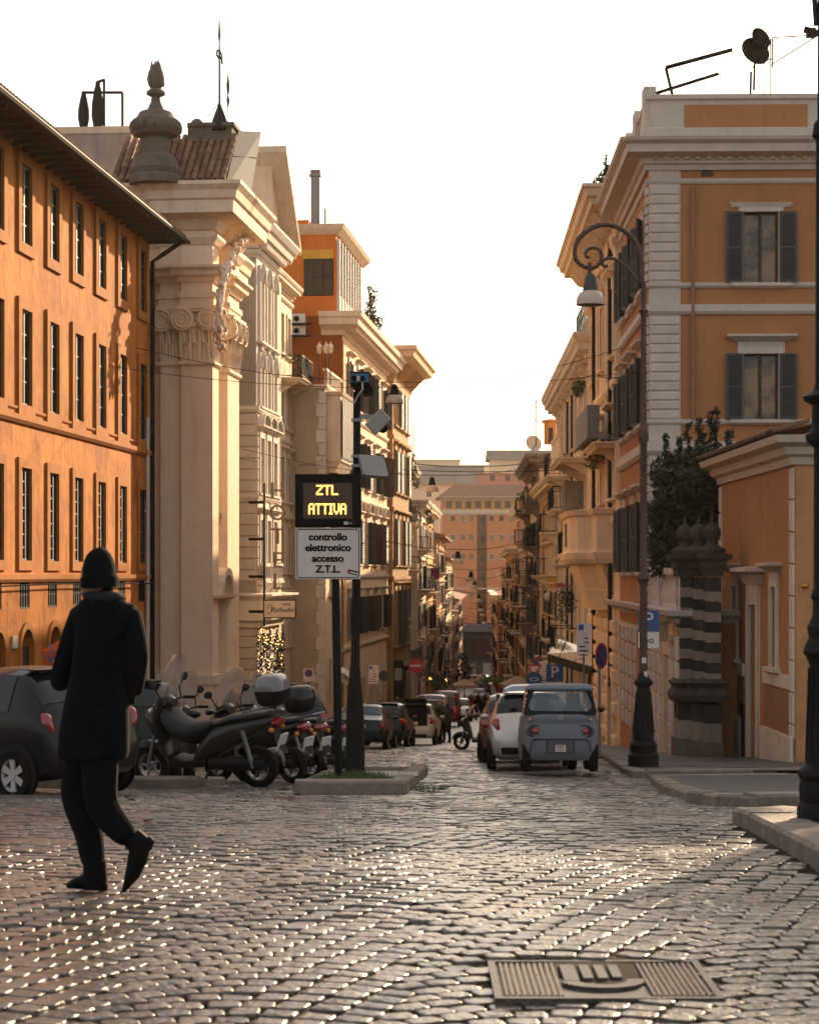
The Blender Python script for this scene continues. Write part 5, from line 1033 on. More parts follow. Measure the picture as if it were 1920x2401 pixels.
for u, v in wlist: window(fe, us_(u), ze(v + 6), .85, 1.05, CREAM2 if (u + v) % 3 == 0 else None, .1, .06, mull=(2, 1), glass=GLASS if (u * v) % 5 else CURT, fm=GREYM)
for i in range(9): window(fe, us_(1052 + i * 23), ze(1192), 1.15, 1.5, None, mull=(2, 1), glass=GLASS, fm=GREYM); 
for i in range(8): fe.put('loggia_pier', cached('lp', lambda: MB().box(-.3, .3, -.05, .02, 0, 1.75).mesh('loggia_pier', YELL)), us_(1063.5 + i * 23), ze(1194))
fe.band('loggia_band', CREAM2, us_(1034), us_(1034) + 22.4, ze(1207), STR(.3, 1.0)); fe.band('eave', CREAM2, us_(1034), us_(1034) + 22.4, ze(1174), corn_prof(.9, .8), (5, 5)); fe.band('floor_band', CREAM2, us_(1036), us_(1036) + 22, ze(1382), STR(.1, .3))
mb = MB(); x0, x1 = us_(1034) - 1.0, us_(1034) + 23.6; mb.add([(x0, -1.2, ze(1168) - be), (x1, -1.2, ze(1168) - be), (x1 - 3.2, 6, ze(1134) - be), (x0 + 3.6, 6, ze(1134) - be), (x0, 14, ze(1168) - be), (x1, 14, ze(1168) - be)], [(0, 1, 2, 3), (0, 3, 4), (3, 2, 5, 4), (1, 5, 2)]); mb.obj('hip_roof', TILEF, re_)
fe.put('stair_slot', (MB().box(us_(1118), us_(1141), .42, .46, 0, ze(1204) - ze(1590)), mat('slot_brick_dark', (.16, .07, .04), .9, .2, 1)), 0, ze(1590))
for v in (1222, 1265, 1310, 1355): window(fe, us_(1133), ze(v + 10), 1.1, 1.9, None, mull=(1, 1), glass=GLASS, depth=.38, fm=GREYM)
pbox('portico', re_, mat('dark_fascia', (.025, .022, .02), .7, .2, 2), us_(1050), us_(1150), -3.2, 0, ze(1552) - be, ze(1480) - be); pbox('portico_roof', re_, mat('metal_roof_grey', (.13, .12, .12), .6, .2, 2), us_(1046), us_(1152), -4.4, 0, ze(1480) - be, ze(1462) - be)
pbox('podium_wall', re_, ROUGHGREY, us_(1050), us_(1160), -3.0, -.1, 0, ze(1552) - be)
for i, u in enumerate((1078, 1100, 1122)): pbox('podium_door', re_, DARKW, us_(u) - .7, us_(u) + .7, -3.06, -3.01, .6, 4.0)
for i in range(4): pbox('portico_window', re_, GLASS, us_(1068 + i * 22) - .9, us_(1068 + i * 22) + .9, -3.26, -3.21, ze(1545) - be, ze(1495) - be)
# ---- houses on the hill beyond
HILL = sheet('hill', mat('hill_earth', (.12, .10, .06), .9, .3, .1), lambda y: [-300, -40, 60, 400], [430, 520, 700, 1400], 0); tag(HILL, 'rising ground of the far hill behind the street', kind='structure')
for v_ in HILL.data.vertices: v_.co.z = -20 + max(0, (v_.co.y - 430)) * .05
def hillhouse(name, label, u0, u1, vt, Y, depth, m, rm, vr=None, win=()):
    x0, x1 = (u0 - CU) / F * Y, (u1 - CU) / F * Y; z = CH + (HV - vt) * Y / F; t = thing(name, label, 'building', (x0, Y, -19)); f = Face(t)
    W = x1 - x0; f.wall(m, 0, W, -19, z, [hole(a * W, CH + (HV - v) * Y / F, 1.2, 1.6) for a, v in win], .3); core(t, m, 0, W, depth, -19, z)
    for a, v in win: window(f, a * W, CH + (HV - v) * Y / F, 1.2, 1.6, None, mull=(2, 1), fm=GREYM)
    if vr: zr = CH + (HV - vr) * Y / F; MB().add([(-1, -1.2, z + 19), (W + 1, -1.2, z + 19), (W + 1, depth * .5, zr + 19), (-1, depth * .5, zr + 19), (-1, depth, z + 19), (W + 1, depth, z + 19)], [(0, 1, 2, 3), (3, 2, 5, 4), (0, 3, 4), (1, 5, 2)]).obj('roof', rm, t)
    else: f.band('coping', m, -.3, W + .3, z - .2, STR(.3, .5))
    return t
GRF = mat('far_roof_grey', (.24, .21, .18), .9, .3, .4)
hillhouse('hill_house', 'broad hill house with long grey-brown roof on the left skyline', 940, 1128, 1135, 500, 18, CREAM2, GRF, 1088, [(.35, 1165), (.7, 1160)])
hillhouse('hill_house', 'flat-topped hill block highest on the left skyline', 950, 1078, 1080, 540, 14, CREAM2, GRF)
hillhouse('hill_house', 'pink hill house with small windows above the tiled roof', 1118, 1262, 1112, 470, 10, PINKP, GRF, None, [(.25, 1128), (.5, 1128), (.72, 1128)])
hillhouse('hill_house', 'pale hill house with low gable on the right skyline', 1150, 1300, 1078, 560, 14, CREAM2, GRF, 1052)
hillhouse('hill_house', 'long low pale hill house along the middle of the skyline', 1060, 1170, 1092, 600, 14, CREAM2, GRF)
# ---- small ochre gatehouse and striped gate piers
rg = thing('gatehouse', 'small ochre gatehouse with white door surround on the right', 'building', (7.9 - .0086 * 48, 48.0, gz(48) - .6), math.atan2(-1, .0086)); fg = Face(rg); bg_ = rg.location.z; Lg = fg.s_(1862)
zg = lambda v: fg.z_(1775, v)
zC = fg.z_(1692, 1126)
Hg = [hole(fg.s_(u), zg(1555), .5, zg(1375) - zg(1555)) for u in (1724, 1816)] + [hole(fg.s_(1768), gz(44) - .2, .95, zg(1395) - gz(44) + .2)]
fg.wall(OCHRE, 0, Lg, bg_, zC, Hg, .22); core(rg, SALMON, 0, Lg, 6, bg_, zC)
MB().sweep([(0, 4), (0, 0), (Lg, 0), (Lg, 4)], [(-.2, 0), (.06, 0), (.1, .14), (.2, .2), (.24, .34), (.42, .42), (.46, .56), (-.2, .6)]).obj('cornice', TRAV, rg, (0, 0, zC - .1 - bg_))
for i in range(int(Lg / .2) + 4):
    for j in range(2): inst('roof_tile', tile_me(), rg, (-.3 + i * .2, -.5 + j * .34, zC + .5 + j * .1 - bg_), rot=(R(16), 0, 0))
MB().add([(-.4, -.45, zC + .48 - bg_), (Lg + .4, -.45, zC + .48 - bg_), (Lg + .4, 3, zC + 1.4 - bg_), (-.4, 3, zC + 1.4 - bg_)], [(0, 1, 2, 3)]).obj('roof', TILE, rg)
for k, (a, b) in enumerate(((0, .3), (Lg - .35, Lg))): quoins(fg, a, b - a, gz(45), zC - .15, .62, TRAV, .05)
zb = zg(1562); fg.band('sill_band', TRAV, .3, fg.s_(1745), zb - .3, rect_prof(.05, .28)); fg.band('sill_band', TRAV, fg.s_(1791), Lg - .35, zb - .3, rect_prof(.05, .28))
fg.put('lower_panel', (MB().box(.35, fg.s_(1744), -.02, .02, 0, zb - .35 - zg(1690)), BROWNP), 0, zg(1690)); fg.put('lower_panel', (MB().box(fg.s_(1792), Lg - .4, -.02, .02, 0, zb - .35 - zg(1690)), BROWNP), 0, zg(1690))
fg.put('plinth', (MB().box(.02, fg.s_(1745), -.1, .02, 0, zg(1695) - bg_), TRAV), 0, bg_); fg.put('plinth', (MB().box(fg.s_(1791), Lg, -.1, .02, 0, zg(1695) - bg_), TRAV), 0, bg_)
for u in (1724, 1816): window(fg, fg.s_(u), zg(1555), .5, zg(1375) - zg(1555), TRAV, .16, .06, 'flat', shut=SHUTK, ns=30, closed=True, mull=(1, 2))
dg_ = fg.put('door_surround', (MB().box(-.68, -.48, -.08, .02, 0, 3.7).box(.48, .68, -.08, .02, 0, 3.7).box(-.68, .68, -.08, .02, 3.7, 4.15).sweep([(-.8, .02), (-.8, 0), (.8, 0), (.8, .02)], [(-.02, 4.15), (.1, 4.15), (.2, 4.35), (.42, 4.42), (.42, 4.5), (-.02, 4.54)]), TRAV), fg.s_(1768), gz(44) - .2)
arch_fill(fg, fg.s_(1768), .95, zg(1420), zg(1395), OCHRE, 'door_arch', ring=.1, ringm=TRAV, depth=.05); pbox('door_leaf', dg_, DARKW, -.48, .48, .2, .23, 0, 3.7)
fg.put('hose_pipe', (MB().tube([(0, -.06, 0), (0, -.06, 1.0), (-.06, -.08, 1.2), (.12, -.1, 1.25)], .04, 6), IRON), fg.s_(1746), gz(45) + .1)
# gate piers
PIERD = mat('pier_stone_dark', (.085, .072, .06), .9, .4, 4, .5, 12, streak=.5); SD = mat('stripe_dark', (.055, .050, .045), .8, .4, 6, .3, 20, rnd=.3); SLT = mat('stripe_light', (.30, .24, .19), .8, .3, 6, .3, 20, rnd=.2)
t = thing('gate_piers', 'cluster of dark and pale striped stone gate piers with ball finials', 'gate', (6.1, 44.9, gz(45) - .4)); bt = t.location.z
for k, (u0, u1, Y) in enumerate(((1592, 1628, 45.3), (1626, 1656, 44.8), (1654, 1692, 44.3))):
    x0 = (u0 - CU) / F * Y - 6.1; x1 = (u1 - CU) / F * Y - 6.1; y = Y - 44.9; zz = at(0, 1592, Y).z; zt_ = at(0, 1352, Y).z; n = 10
    for i in range(n): pbox('course', t, SD if i % 2 else SLT, x0 + .04, x1 - .02, y, y + .8, zz + (zt_ - zz) * i / n - bt - .05 * k, zz + (zt_ - zz) * (i + 1) / n - bt - .012 - (.05 * k if i < n - 1 else 0))
    MB().sweep([(x0 - .02, y + .8), (x0 - .02, y - .04), (x1, y - .04), (x1, y + .8)], [(-.3, 0), (.12, 0), (.16, .15), (.05, .3), (.14, .42), (.0, .5), (-.3, .5)]).obj('base_moulding', PIERD, t, (0, 0, zz - .5 - bt))
    for i in range(3): pbox('pedestal_course', t, SD if i % 2 else SLT, x0 - .02, x1 - .01, y - .04, y + .8, .9 + i * .42, .9 + (i + 1) * .42 - .01) if .9 + (i + 1) * .42 < zz - .5 - bt else None
    pbox('pedestal', t, STONED, x0 - .08, x1 + .02, y - .1, y + .85, 0, .9)
    MB().sweep([(x0, y + .8), (x0, y), (x1, y), (x1, y + .8)], [(-.3, 0), (.03, 0), (.05, .16), (.09, .2), (.1, .33), (.2, .41), (.22, .5), (-.3, .52)]).obj('entablature', PIERD, t, (0, 0, zt_ - bt))
    cx = (x0 + x1) / 2; MB().lathe([(.30, 0), (.32, .08), (.14, .19), (.12, .27), (.09, .29)], (cx, y + .3, zt_ + .52 - bt), 8).obj('finial_base', PIERD, t)
    MB().lathe([(.09, 0), (.18, .08), (.21, .19), (.18, .30), (.10, .38), (.05, .41), (.03, .5), (.008, .66)], (cx, y + .3, zt_ + .79 - bt), 14).obj('ball_finial', PIERD, t, smooth=40)
# ================================================================== vehicles
RUB = mat('tyre_rubber', (.008, .008, .008), .85, .2, 20)
RIMM = mat('wheel_rim_silver', (.42, .40, .38), .35, .1, 10)
TRIM = mat('black_plastic', (.007, .007, .008), .55, .15, 20, spec=.2)
CGL = mat('car_glass', (.008, .010, .012), .05, 0, spec=.45)
REDL = mat('tail_lamp_red', (.24, .004, .008), .15, 0, spec=.7, coat=.5)
AMB = mat('indicator_amber', (.6, .18, .02), .2, 0)
CLR = mat('lamp_clear', (.55, .52, .48), .12, 0, spec=.8)
PLATE = mat('plate_white', (.62, .58, .52), .5, .1, 20)
def paint(n, c, metal=.0, rough=.3): return mat('paint_' + n, c, rough, .05, 30, metal=metal, coat=.22, spec=.2)
PBLK = paint('black', (.008, .0085, .010)); PDGR = paint('dark_green', (.006, .014, .011)); PSIL = paint('silver', (.55, .50, .46), .55, .3); PWHT = paint('white', (.62, .60, .57)); PDBL = paint('dark_blue', (.01, .014, .024)); PGRY = paint('grey', (.10, .10, .105), .4); PLBL = paint('pale_blue', (.35, .40, .44), .3)
PRED = paint('red', (.45, .03, .015)); PBRN = paint('bronze', (.13, .075, .04), .4)
# stations: y, z_low, z_belt, z_top, half widths low / belt / top
SHAPE = {
 'hatch': (3.41, [(0, .34, .58, .64, .60, .66, .50), (.05, .26, .80, .90, .71, .76, .60), (.13, .22, .91, 1.03, .75, .79, .66), (.32, .20, .94, 1.30, .77, .80, .63), (.50, .20, .95, 1.43, .78, .81, .60), (1.25, .20, .93, 1.48, .79, .81, .60), (1.95, .20, .91, 1.43, .79, .81, .58), (2.42, .20, .89, 1.19, .79, .80, .62), (2.72, .20, .87, .98, .78, .79, .67), (3.08, .22, .79, .85, .74, .76, .62), (3.33, .27, .66, .70, .66, .68, .54), (3.41, .34, .55, .59, .56, .58, .45)], (.52, 2.86), .285, (.62, 1.22, 1.30, 2.18)),
 'suv': (4.3, [(0, .40, .68, .74, .66, .72, .56), (.06, .32, .92, 1.02, .80, .84, .68), (.18, .28, 1.02, 1.18, .85, .88, .72), (.42, .26, 1.05, 1.50, .87, .89, .69), (.66, .26, 1.06, 1.62, .88, .90, .68), (1.7, .26, 1.04, 1.67, .89, .90, .68), (2.5, .26, 1.02, 1.60, .89, .90, .66), (3.0, .26, 1.01, 1.34, .89, .90, .70), (3.3, .26, 1.0, 1.10, .88, .89, .76), (3.85, .28, .93, 1.0, .85, .87, .74), (4.2, .34, .80, .86, .77, .80, .66), (4.3, .42, .66, .72, .66, .7, .56)], (.78, 3.4), .345, (.8, 1.62, 1.72, 2.72)),
 'sedan': (4.2, [(0, .36, .62, .68, .62, .68, .56), (.06, .28, .86, .93, .76, .80, .66), (.3, .24, .92, .99, .80, .83, .72), (.7, .22, .93, 1.08, .82, .84, .68), (1.15, .22, .93, 1.36, .83, .85, .62), (1.6, .22, .92, 1.43, .83, .85, .61), (2.3, .22, .91, 1.41, .83, .85, .60), (2.8, .22, .9, 1.16, .83, .84, .66), (3.1, .22, .89, .98, .82, .83, .71), (3.7, .24, .82, .88, .79, .8, .68), (4.1, .3, .7, .75, .71, .74, .6), (4.2, .36, .58, .63, .6, .64, .5)], (.78, 3.35), .30, (1.1, 1.75, 1.83, 2.6)),
 'van': (4.6, [(0, .42, .9, 1.9, .82, .86, .72), (.05, .34, 1.1, 2.08, .86, .90, .78), (.2, .3, 1.12, 2.14, .88, .91, .79), (1.6, .28, 1.12, 2.16, .89, .92, .79), (2.9, .28, 1.12, 2.12, .89, .92, .77), (3.4, .28, 1.12, 1.86, .89, .91, .76), (3.8, .28, 1.1, 1.4, .88, .9, .78), (4.0, .28, 1.08, 1.18, .87, .89, .78), (4.45, .34, .92, .98, .8, .82, .7), (4.6, .44, .7, .76, .68, .72, .58)], (.85, 3.7), .34, (2.5, 2.52, 2.62, 3.35)),
}
def wheel_meshes(r, w=.17):
    def mk():
        t = MB().lathe([(r * .66, -w / 2), (r * .93, -w / 2), (r, -w * .3), (r, w * .3), (r * .93, w / 2), (r * .66, w / 2)], (0, 0, 0), 22, 'x', cap=False).mesh('tyre', RUB, 40)
        m = MB(); m.lathe([(r * .67, -w * .42), (r * .6, -w * .25), (r * .6, w * .3), (r * .67, w * .42)], (0, 0, 0), 22, 'x', cap=False); m.lathe([(.02, -w * .46), (r * .16, -w * .46), (r * .2, -w * .3)], (0, 0, 0), 12, 'x')
        for i in range(6):
            a = i * math.pi / 3; mm = MB().add([(-w * .40, -r * .10, r * .1), (-w * .40, r * .10, r * .1), (-w * .45, r * .15, r * .62), (-w * .45, -r * .15, r * .62), (-w * .2, -r * .08, r * .1), (-w * .2, r * .08, r * .1), (-w * .3, r * .13, r * .62), (-w * .3, -r * .13, r * .62)], [(0, 1, 2, 3), (0, 3, 7, 4), (1, 5, 6, 2), (4, 7, 6, 5)])
            mm.xf(Matrix.Rotation(a, 4, 'X')); m.add(mm.v, mm.f)
        d = MB().lathe([(.02, 0), (r * .62, 0), (r * .62, .02)], (-w * .1, 0, 0), 18, 'x'); return t, m.mesh('rim', RIMM, 35), d.mesh('brake_disc', TRIM)
    return cached(('wheel', round(r, 3), w), mk)
def section(st):
    y, zl, zb, zt, wl, wb, wt = st; g = zt - zb
    return [(wl * .82, y, zl), (wl * .97, y, zl + .07), ((wl + wb) / 2 + .012, y, (zl + zb) * .5), (wb, y, zb - .06), (wb * .985, y, zb), (wb + (wt - wb) * .72, y, zb + g * .70), (wt, y, zb + g * .90), (wt * .72, y, zt - .004), (wt * .35, y, zt + .008), (0, y, zt + .012)]
def car(name, label, X, Y, rz, shape, m, sc=(1, 1, 1), dz=0., cat='car', plate=True, mirrors=True, detail=2, group=None, slope=True, roofm=None, tail=REDL):
    L, ST_, axles, wr, wn = SHAPE[shape]
    t = thing(name, label, cat, (X, Y, gz(Y) + dz), rz, group)
    d = Vector((-math.sin(rz), math.cos(rz)))
    if slope: t.rotation_euler = (math.atan((gz(Y + 1.5) - gz(Y - 1.5)) / 3) * d.y, 0, rz)
    k = Vector(sc); t.scale = (1, 1, 1)
    SEC = [[(x * k.x, y * k.y, z * k.z) for x, y, z in section(s_)] for s_ in ST_]; ys = [s_[0] * k.y for s_ in ST_]
    mb = MB(); mb.loft([s_ + [(-x, y, z) for x, y, z in reversed(s_[:-1])] for s_ in SEC]); mb.obj('body', m, t, smooth=38)
    def Sf(y, q, off=.006):
        y = min(max(y, ys[0]), ys[-1]); i = max(j for j in range(len(ys) - 1) if ys[j] <= y); f = (y - ys[i]) / (ys[i + 1] - ys[i]); a = int(min(q, 8.999)); b = q - a
        A = Vector(SEC[i][a]).lerp(Vector(SEC[i][a + 1]), b); B = Vector(SEC[i + 1][a]).lerp(Vector(SEC[i + 1][a + 1]), b); p = A.lerp(B, f)
        c = Vector((0, p.y, ST_[i][2] * .8)); n = (p - c); n.y = 0; return p
    def patch(nm, y0, y1, q0, q1, mm, sgn=1, off=.007, nu=6, nv=4, full=False, taper=0.):
        g = MB(); rows = []
        for i in range(nu + 1):
            yy = y0 + (y1 - y0) * i / nu; r_ = []
            if full:
                qs = [q0 + (9 - q0) * j / nv for j in range(nv + 1)]; half = [Sf(yy, q) for q in qs]; r_ = half + [Vector((-p.x, p.y, p.z)) for p in reversed(half[:-1])]
            else: r_ = [Sf(yy, q0 + (q1 - q0) * j / nv) for j in range(nv + 1)]
            rows.append(r_)
        for r_ in rows:
            for p in r_:
                p.z += off * .8
                if full: p.y += (-off * 1.2 if y1 < L * k.y * .35 else off * 1.2)
                p.x += (off if p.x > 0 else -off) * (1 if not full else .2)
        vs = [((sgn * p.x) if not full else p.x, p.y, p.z) for r_ in rows for p in r_]; n = len(rows[0]); fs = [(a * n + b, a * n + b + 1, (a + 1) * n + b + 1, (a + 1) * n + b) for a in range(nu) for b in range(n - 1)]
        g.add(vs, fs); return g.obj(nm, mm, t, smooth=60)
    hatch = shape in ('hatch', 'suv', 'van')
    # glass
    ra, rb_ = {'hatch': (.16, .46), 'suv': (.22, .62), 'sedan': (.74, 1.12), 'van': (.03, .06)}[shape]
    if shape != 'van': patch('rear_window', ra * k.y, rb_ * k.y, 5.4, 9, CGL, full=True, nu=4, nv=5)
    else:
        zt_ = 2.0 * k.z; MB().quad((-.7, -.012, 1.15 * k.z), (.7, -.012, 1.15 * k.z), (.66, .0, 1.8 * k.z), (-.66, .0, 1.8 * k.z)).obj('rear_window', CGL, t)
    fa, fb = {'hatch': (1.98, 2.66), 'suv': (2.56, 3.24), 'sedan': (2.34, 3.04), 'van': (2.98, 3.92)}[shape]; patch('windscreen', fa * k.y, fb * k.y, 5.5, 9, CGL, full=True, nu=5, nv=5)
    for sg in (1, -1):
        patch('side_window', wn[0] * k.y, wn[1] * k.y, 4.1, 5.9, CGL, sg); patch('side_window', wn[2] * k.y, wn[3] * k.y, 4.1, 5.8, CGL, sg)
    W = ST_[4][5] * k.x; r = wr * min(k.z, 1.1)
    ty, rm, bd_ = wheel_meshes(r)
    for ay in axles:
        for sg in (1, -1):
            a = MB().lathe([(r * .9, -.012), (r * 1.17, -.012), (r * 1.17, .012), (r * .9, .012)], (0, 0, 0), 20, 'x', cap=False).obj('wheel_arch', TRIM, t, (sg * (W - .01), ay * k.y, r + .02))
            wh = inst('wheel', bd_, t, (sg * (W - .045), ay * k.y, r), 0 if sg < 0 else math.pi); inst('tyre', ty, wh); inst('rim', rm, wh)
    # lamps, plate, bumper, mirrors
    yb = ys[1]; zb = ST_[2][2] * k.z
    for sg in (1, -1):
        if shape == 'hatch': MB().lathe([(.01, .05), (.07, .045), (.10, .02), (.11, -.04)], (0, 0, 0), 12, 'y', 1, 1.5).obj('tail_light', tail, t, (sg * .63 * k.x, .09, .83 * k.z), rot=(R(-14), sg * R(24), -sg * R(30)), smooth=50)
        elif shape == 'van': pbox('tail_light', t, tail, sg * .80 - .06, sg * .80 + .06, -.03, .05, .95, 1.5)
        else: MB().lathe([(.01, .03), (.12, .025), (.16, 0), (.16, -.06)], (0, 0, 0), 12, 'y', 1.2, .8).obj('tail_light', tail, t, (sg * (.66 if shape == 'sedan' else .72) * k.x, .07, (.76 if shape == 'sedan' else .95) * k.z), rot=(R(-10), 0, -sg * R(24)), smooth=50)
        MB().lathe([(.01, -.05), (.12, -.045), (.16, -.01), (.16, .06)], (0, 0, 0), 12, 'y', 1.1, .75).obj('headlight', CLR, t, (sg * .56 * k.x, ys[-2] - .02, .66 * k.z), rot=(R(15), 0, sg * R(24)), smooth=50)
        if mirrors:
            p = Sf(fb * k.y - .2, 4.2); MB().lathe([(.02, -.09), (.07, -.07), (.08, 0), (.05, .07), (.01, .09)], (sg * (p.x + .12), p.y, p.z + .07), 10, 'x', 1.1, .8).obj('wing_mirror', m, t, smooth=50)
    if plate:
        zpl = {'hatch': .62, 'suv': .86, 'sedan': .74, 'van': .78}[shape] * k.z; pb = pbox('number_plate', t, PLATE, -.25, .25, -.03, .03, zpl - .055, zpl + .055); pbox('plate_band', pb, mat('plate_blue', (.02, .05, .25), .5, 0), -.25, -.21, -.034, -.029, zpl - .05, zpl + .05)
    bmp = MB(); bmp.sweep([(.62 * k.x, .18), (.56 * k.x, -.035), (-.56 * k.x, -.035), (-.62 * k.x, .18)][::-1], [(-.1, .30 * k.z), (.0, .30 * k.z), (.02, .42 * k.z), (-.1, .44 * k.z)]); bmp.obj('rear_bumper', TRIM if shape != 'sedan' else m, t)
    if hatch and shape != 'van': MB().add([(-.55 * k.x, ys[4] - .16, ST_[4][3] * k.z + .012), (.55 * k.x, ys[4] - .16, ST_[4][3] * k.z + .012), (.55 * k.x, ys[4] + .1, ST_[4][3] * k.z + .02), (-.55 * k.x, ys[4] + .1, ST_[4][3] * k.z + .02), (-.55 * k.x, ys[4] - .14, ST_[4][3] * k.z - .02), (.55 * k.x, ys[4] - .14, ST_[4][3] * k.z - .02)], [(0, 1, 2, 3), (0, 4, 5, 1), (4, 3, 2, 5)]).obj('spoiler', m, t)
    return t
car('parked_hatchback', 'black hatchback cut by the left edge with its silver wheel trim showing', -3.60, 23.1, R(53), 'hatch', PBLK, (1, 1, 1.03))
car('parked_hatchback', 'dark hatchback seen from behind, partly hidden by the walking person', -4.08, 28.0, R(2), 'hatch', PDGR, (1, 1, 1.03))
car('parked_car', 'dark car with glossy roof parked behind the row of scooters', -2.3, 37.2, R(14), 'suv', PDBL)
car('silver_hatchback', 'silver hatchback parked half behind the grey microcar', 2.32, 37.6, R(-2), 'hatch', PSIL, (1, 1, 1.02))
car('parked_estate', 'dark bronze car parked ahead of the silver hatchback', 2.42, 43.2, R(-1), 'suv', PBRN, (.95, 1, .92))
car('parked_van', 'pale blue van roof showing above the silver hatchback', 3.2, 51.5, R(-2), 'van', PLBL, (.95, 1, .86), cat='van')
car('green_saloon', 'dark green saloon parked beside the island on the left', -1.62, 62.0, R(-5), 'sedan', PDGR)
car('dark_hatchback', 'dark hatchback parked between the green saloon and the white estate', -.98, 68.0, R(-5), 'suv', PBLK, (.95, .95, .92))
we = car('white_estate', 'white estate car with its tailgate raised', .06, 74.5, R(-5), 'suv', PWHT, (.97, 1, .95))
tg = MB().add([(-.62, .58, 1.55), (.62, .58, 1.55), (.6, -.55, 1.66), (-.6, -.55, 1.66), (-.62, .58, 1.60), (.62, .58, 1.60), (.6, -.57, 1.72), (-.6, -.57, 1.72)], [(0, 3, 2, 1), (4, 5, 6, 7), (3, 7, 6, 2), (0, 4, 7, 3), (1, 2, 6, 5)]).obj('tailgate', PBLK, we); pbox('boot_opening', we, DARK, -.60, .60, -.01, .3, .72, 1.42)
car('pale_people_carrier', 'pale people carrier facing uphill behind the standing men', 1.3, 109, R(176), 'van', PWHT, (.98, .9, .93), cat='van')
car('red_roof_van', 'van with red roof stripe further down the left side', 2.35, 126, R(177), 'van', PRED, (1, 1, 1.02), cat='van')
car('far_car', 'light car parked past the red-roofed van', 3.7, 146, R(177), 'suv', PSIL); car('far_car', 'small white car by the left cafe parasols', 4.5, 172, R(177), 'hatch', PWHT)
car('far_suv', 'white sport utility car crossing at the far end of the street', 12.4, 338, R(70), 'suv', PWHT); car('far_suv', 'grey car behind the white one at the far end', 14.0, 350, R(70), 'suv', PGRY)
car('far_car', 'dark car beyond the green parasol', 9.6, 260, R(-3), 'suv', PBLK); car('far_car', 'pale car just short of the green parasol', 8.0, 225, R(177), 'hatch', PWHT)
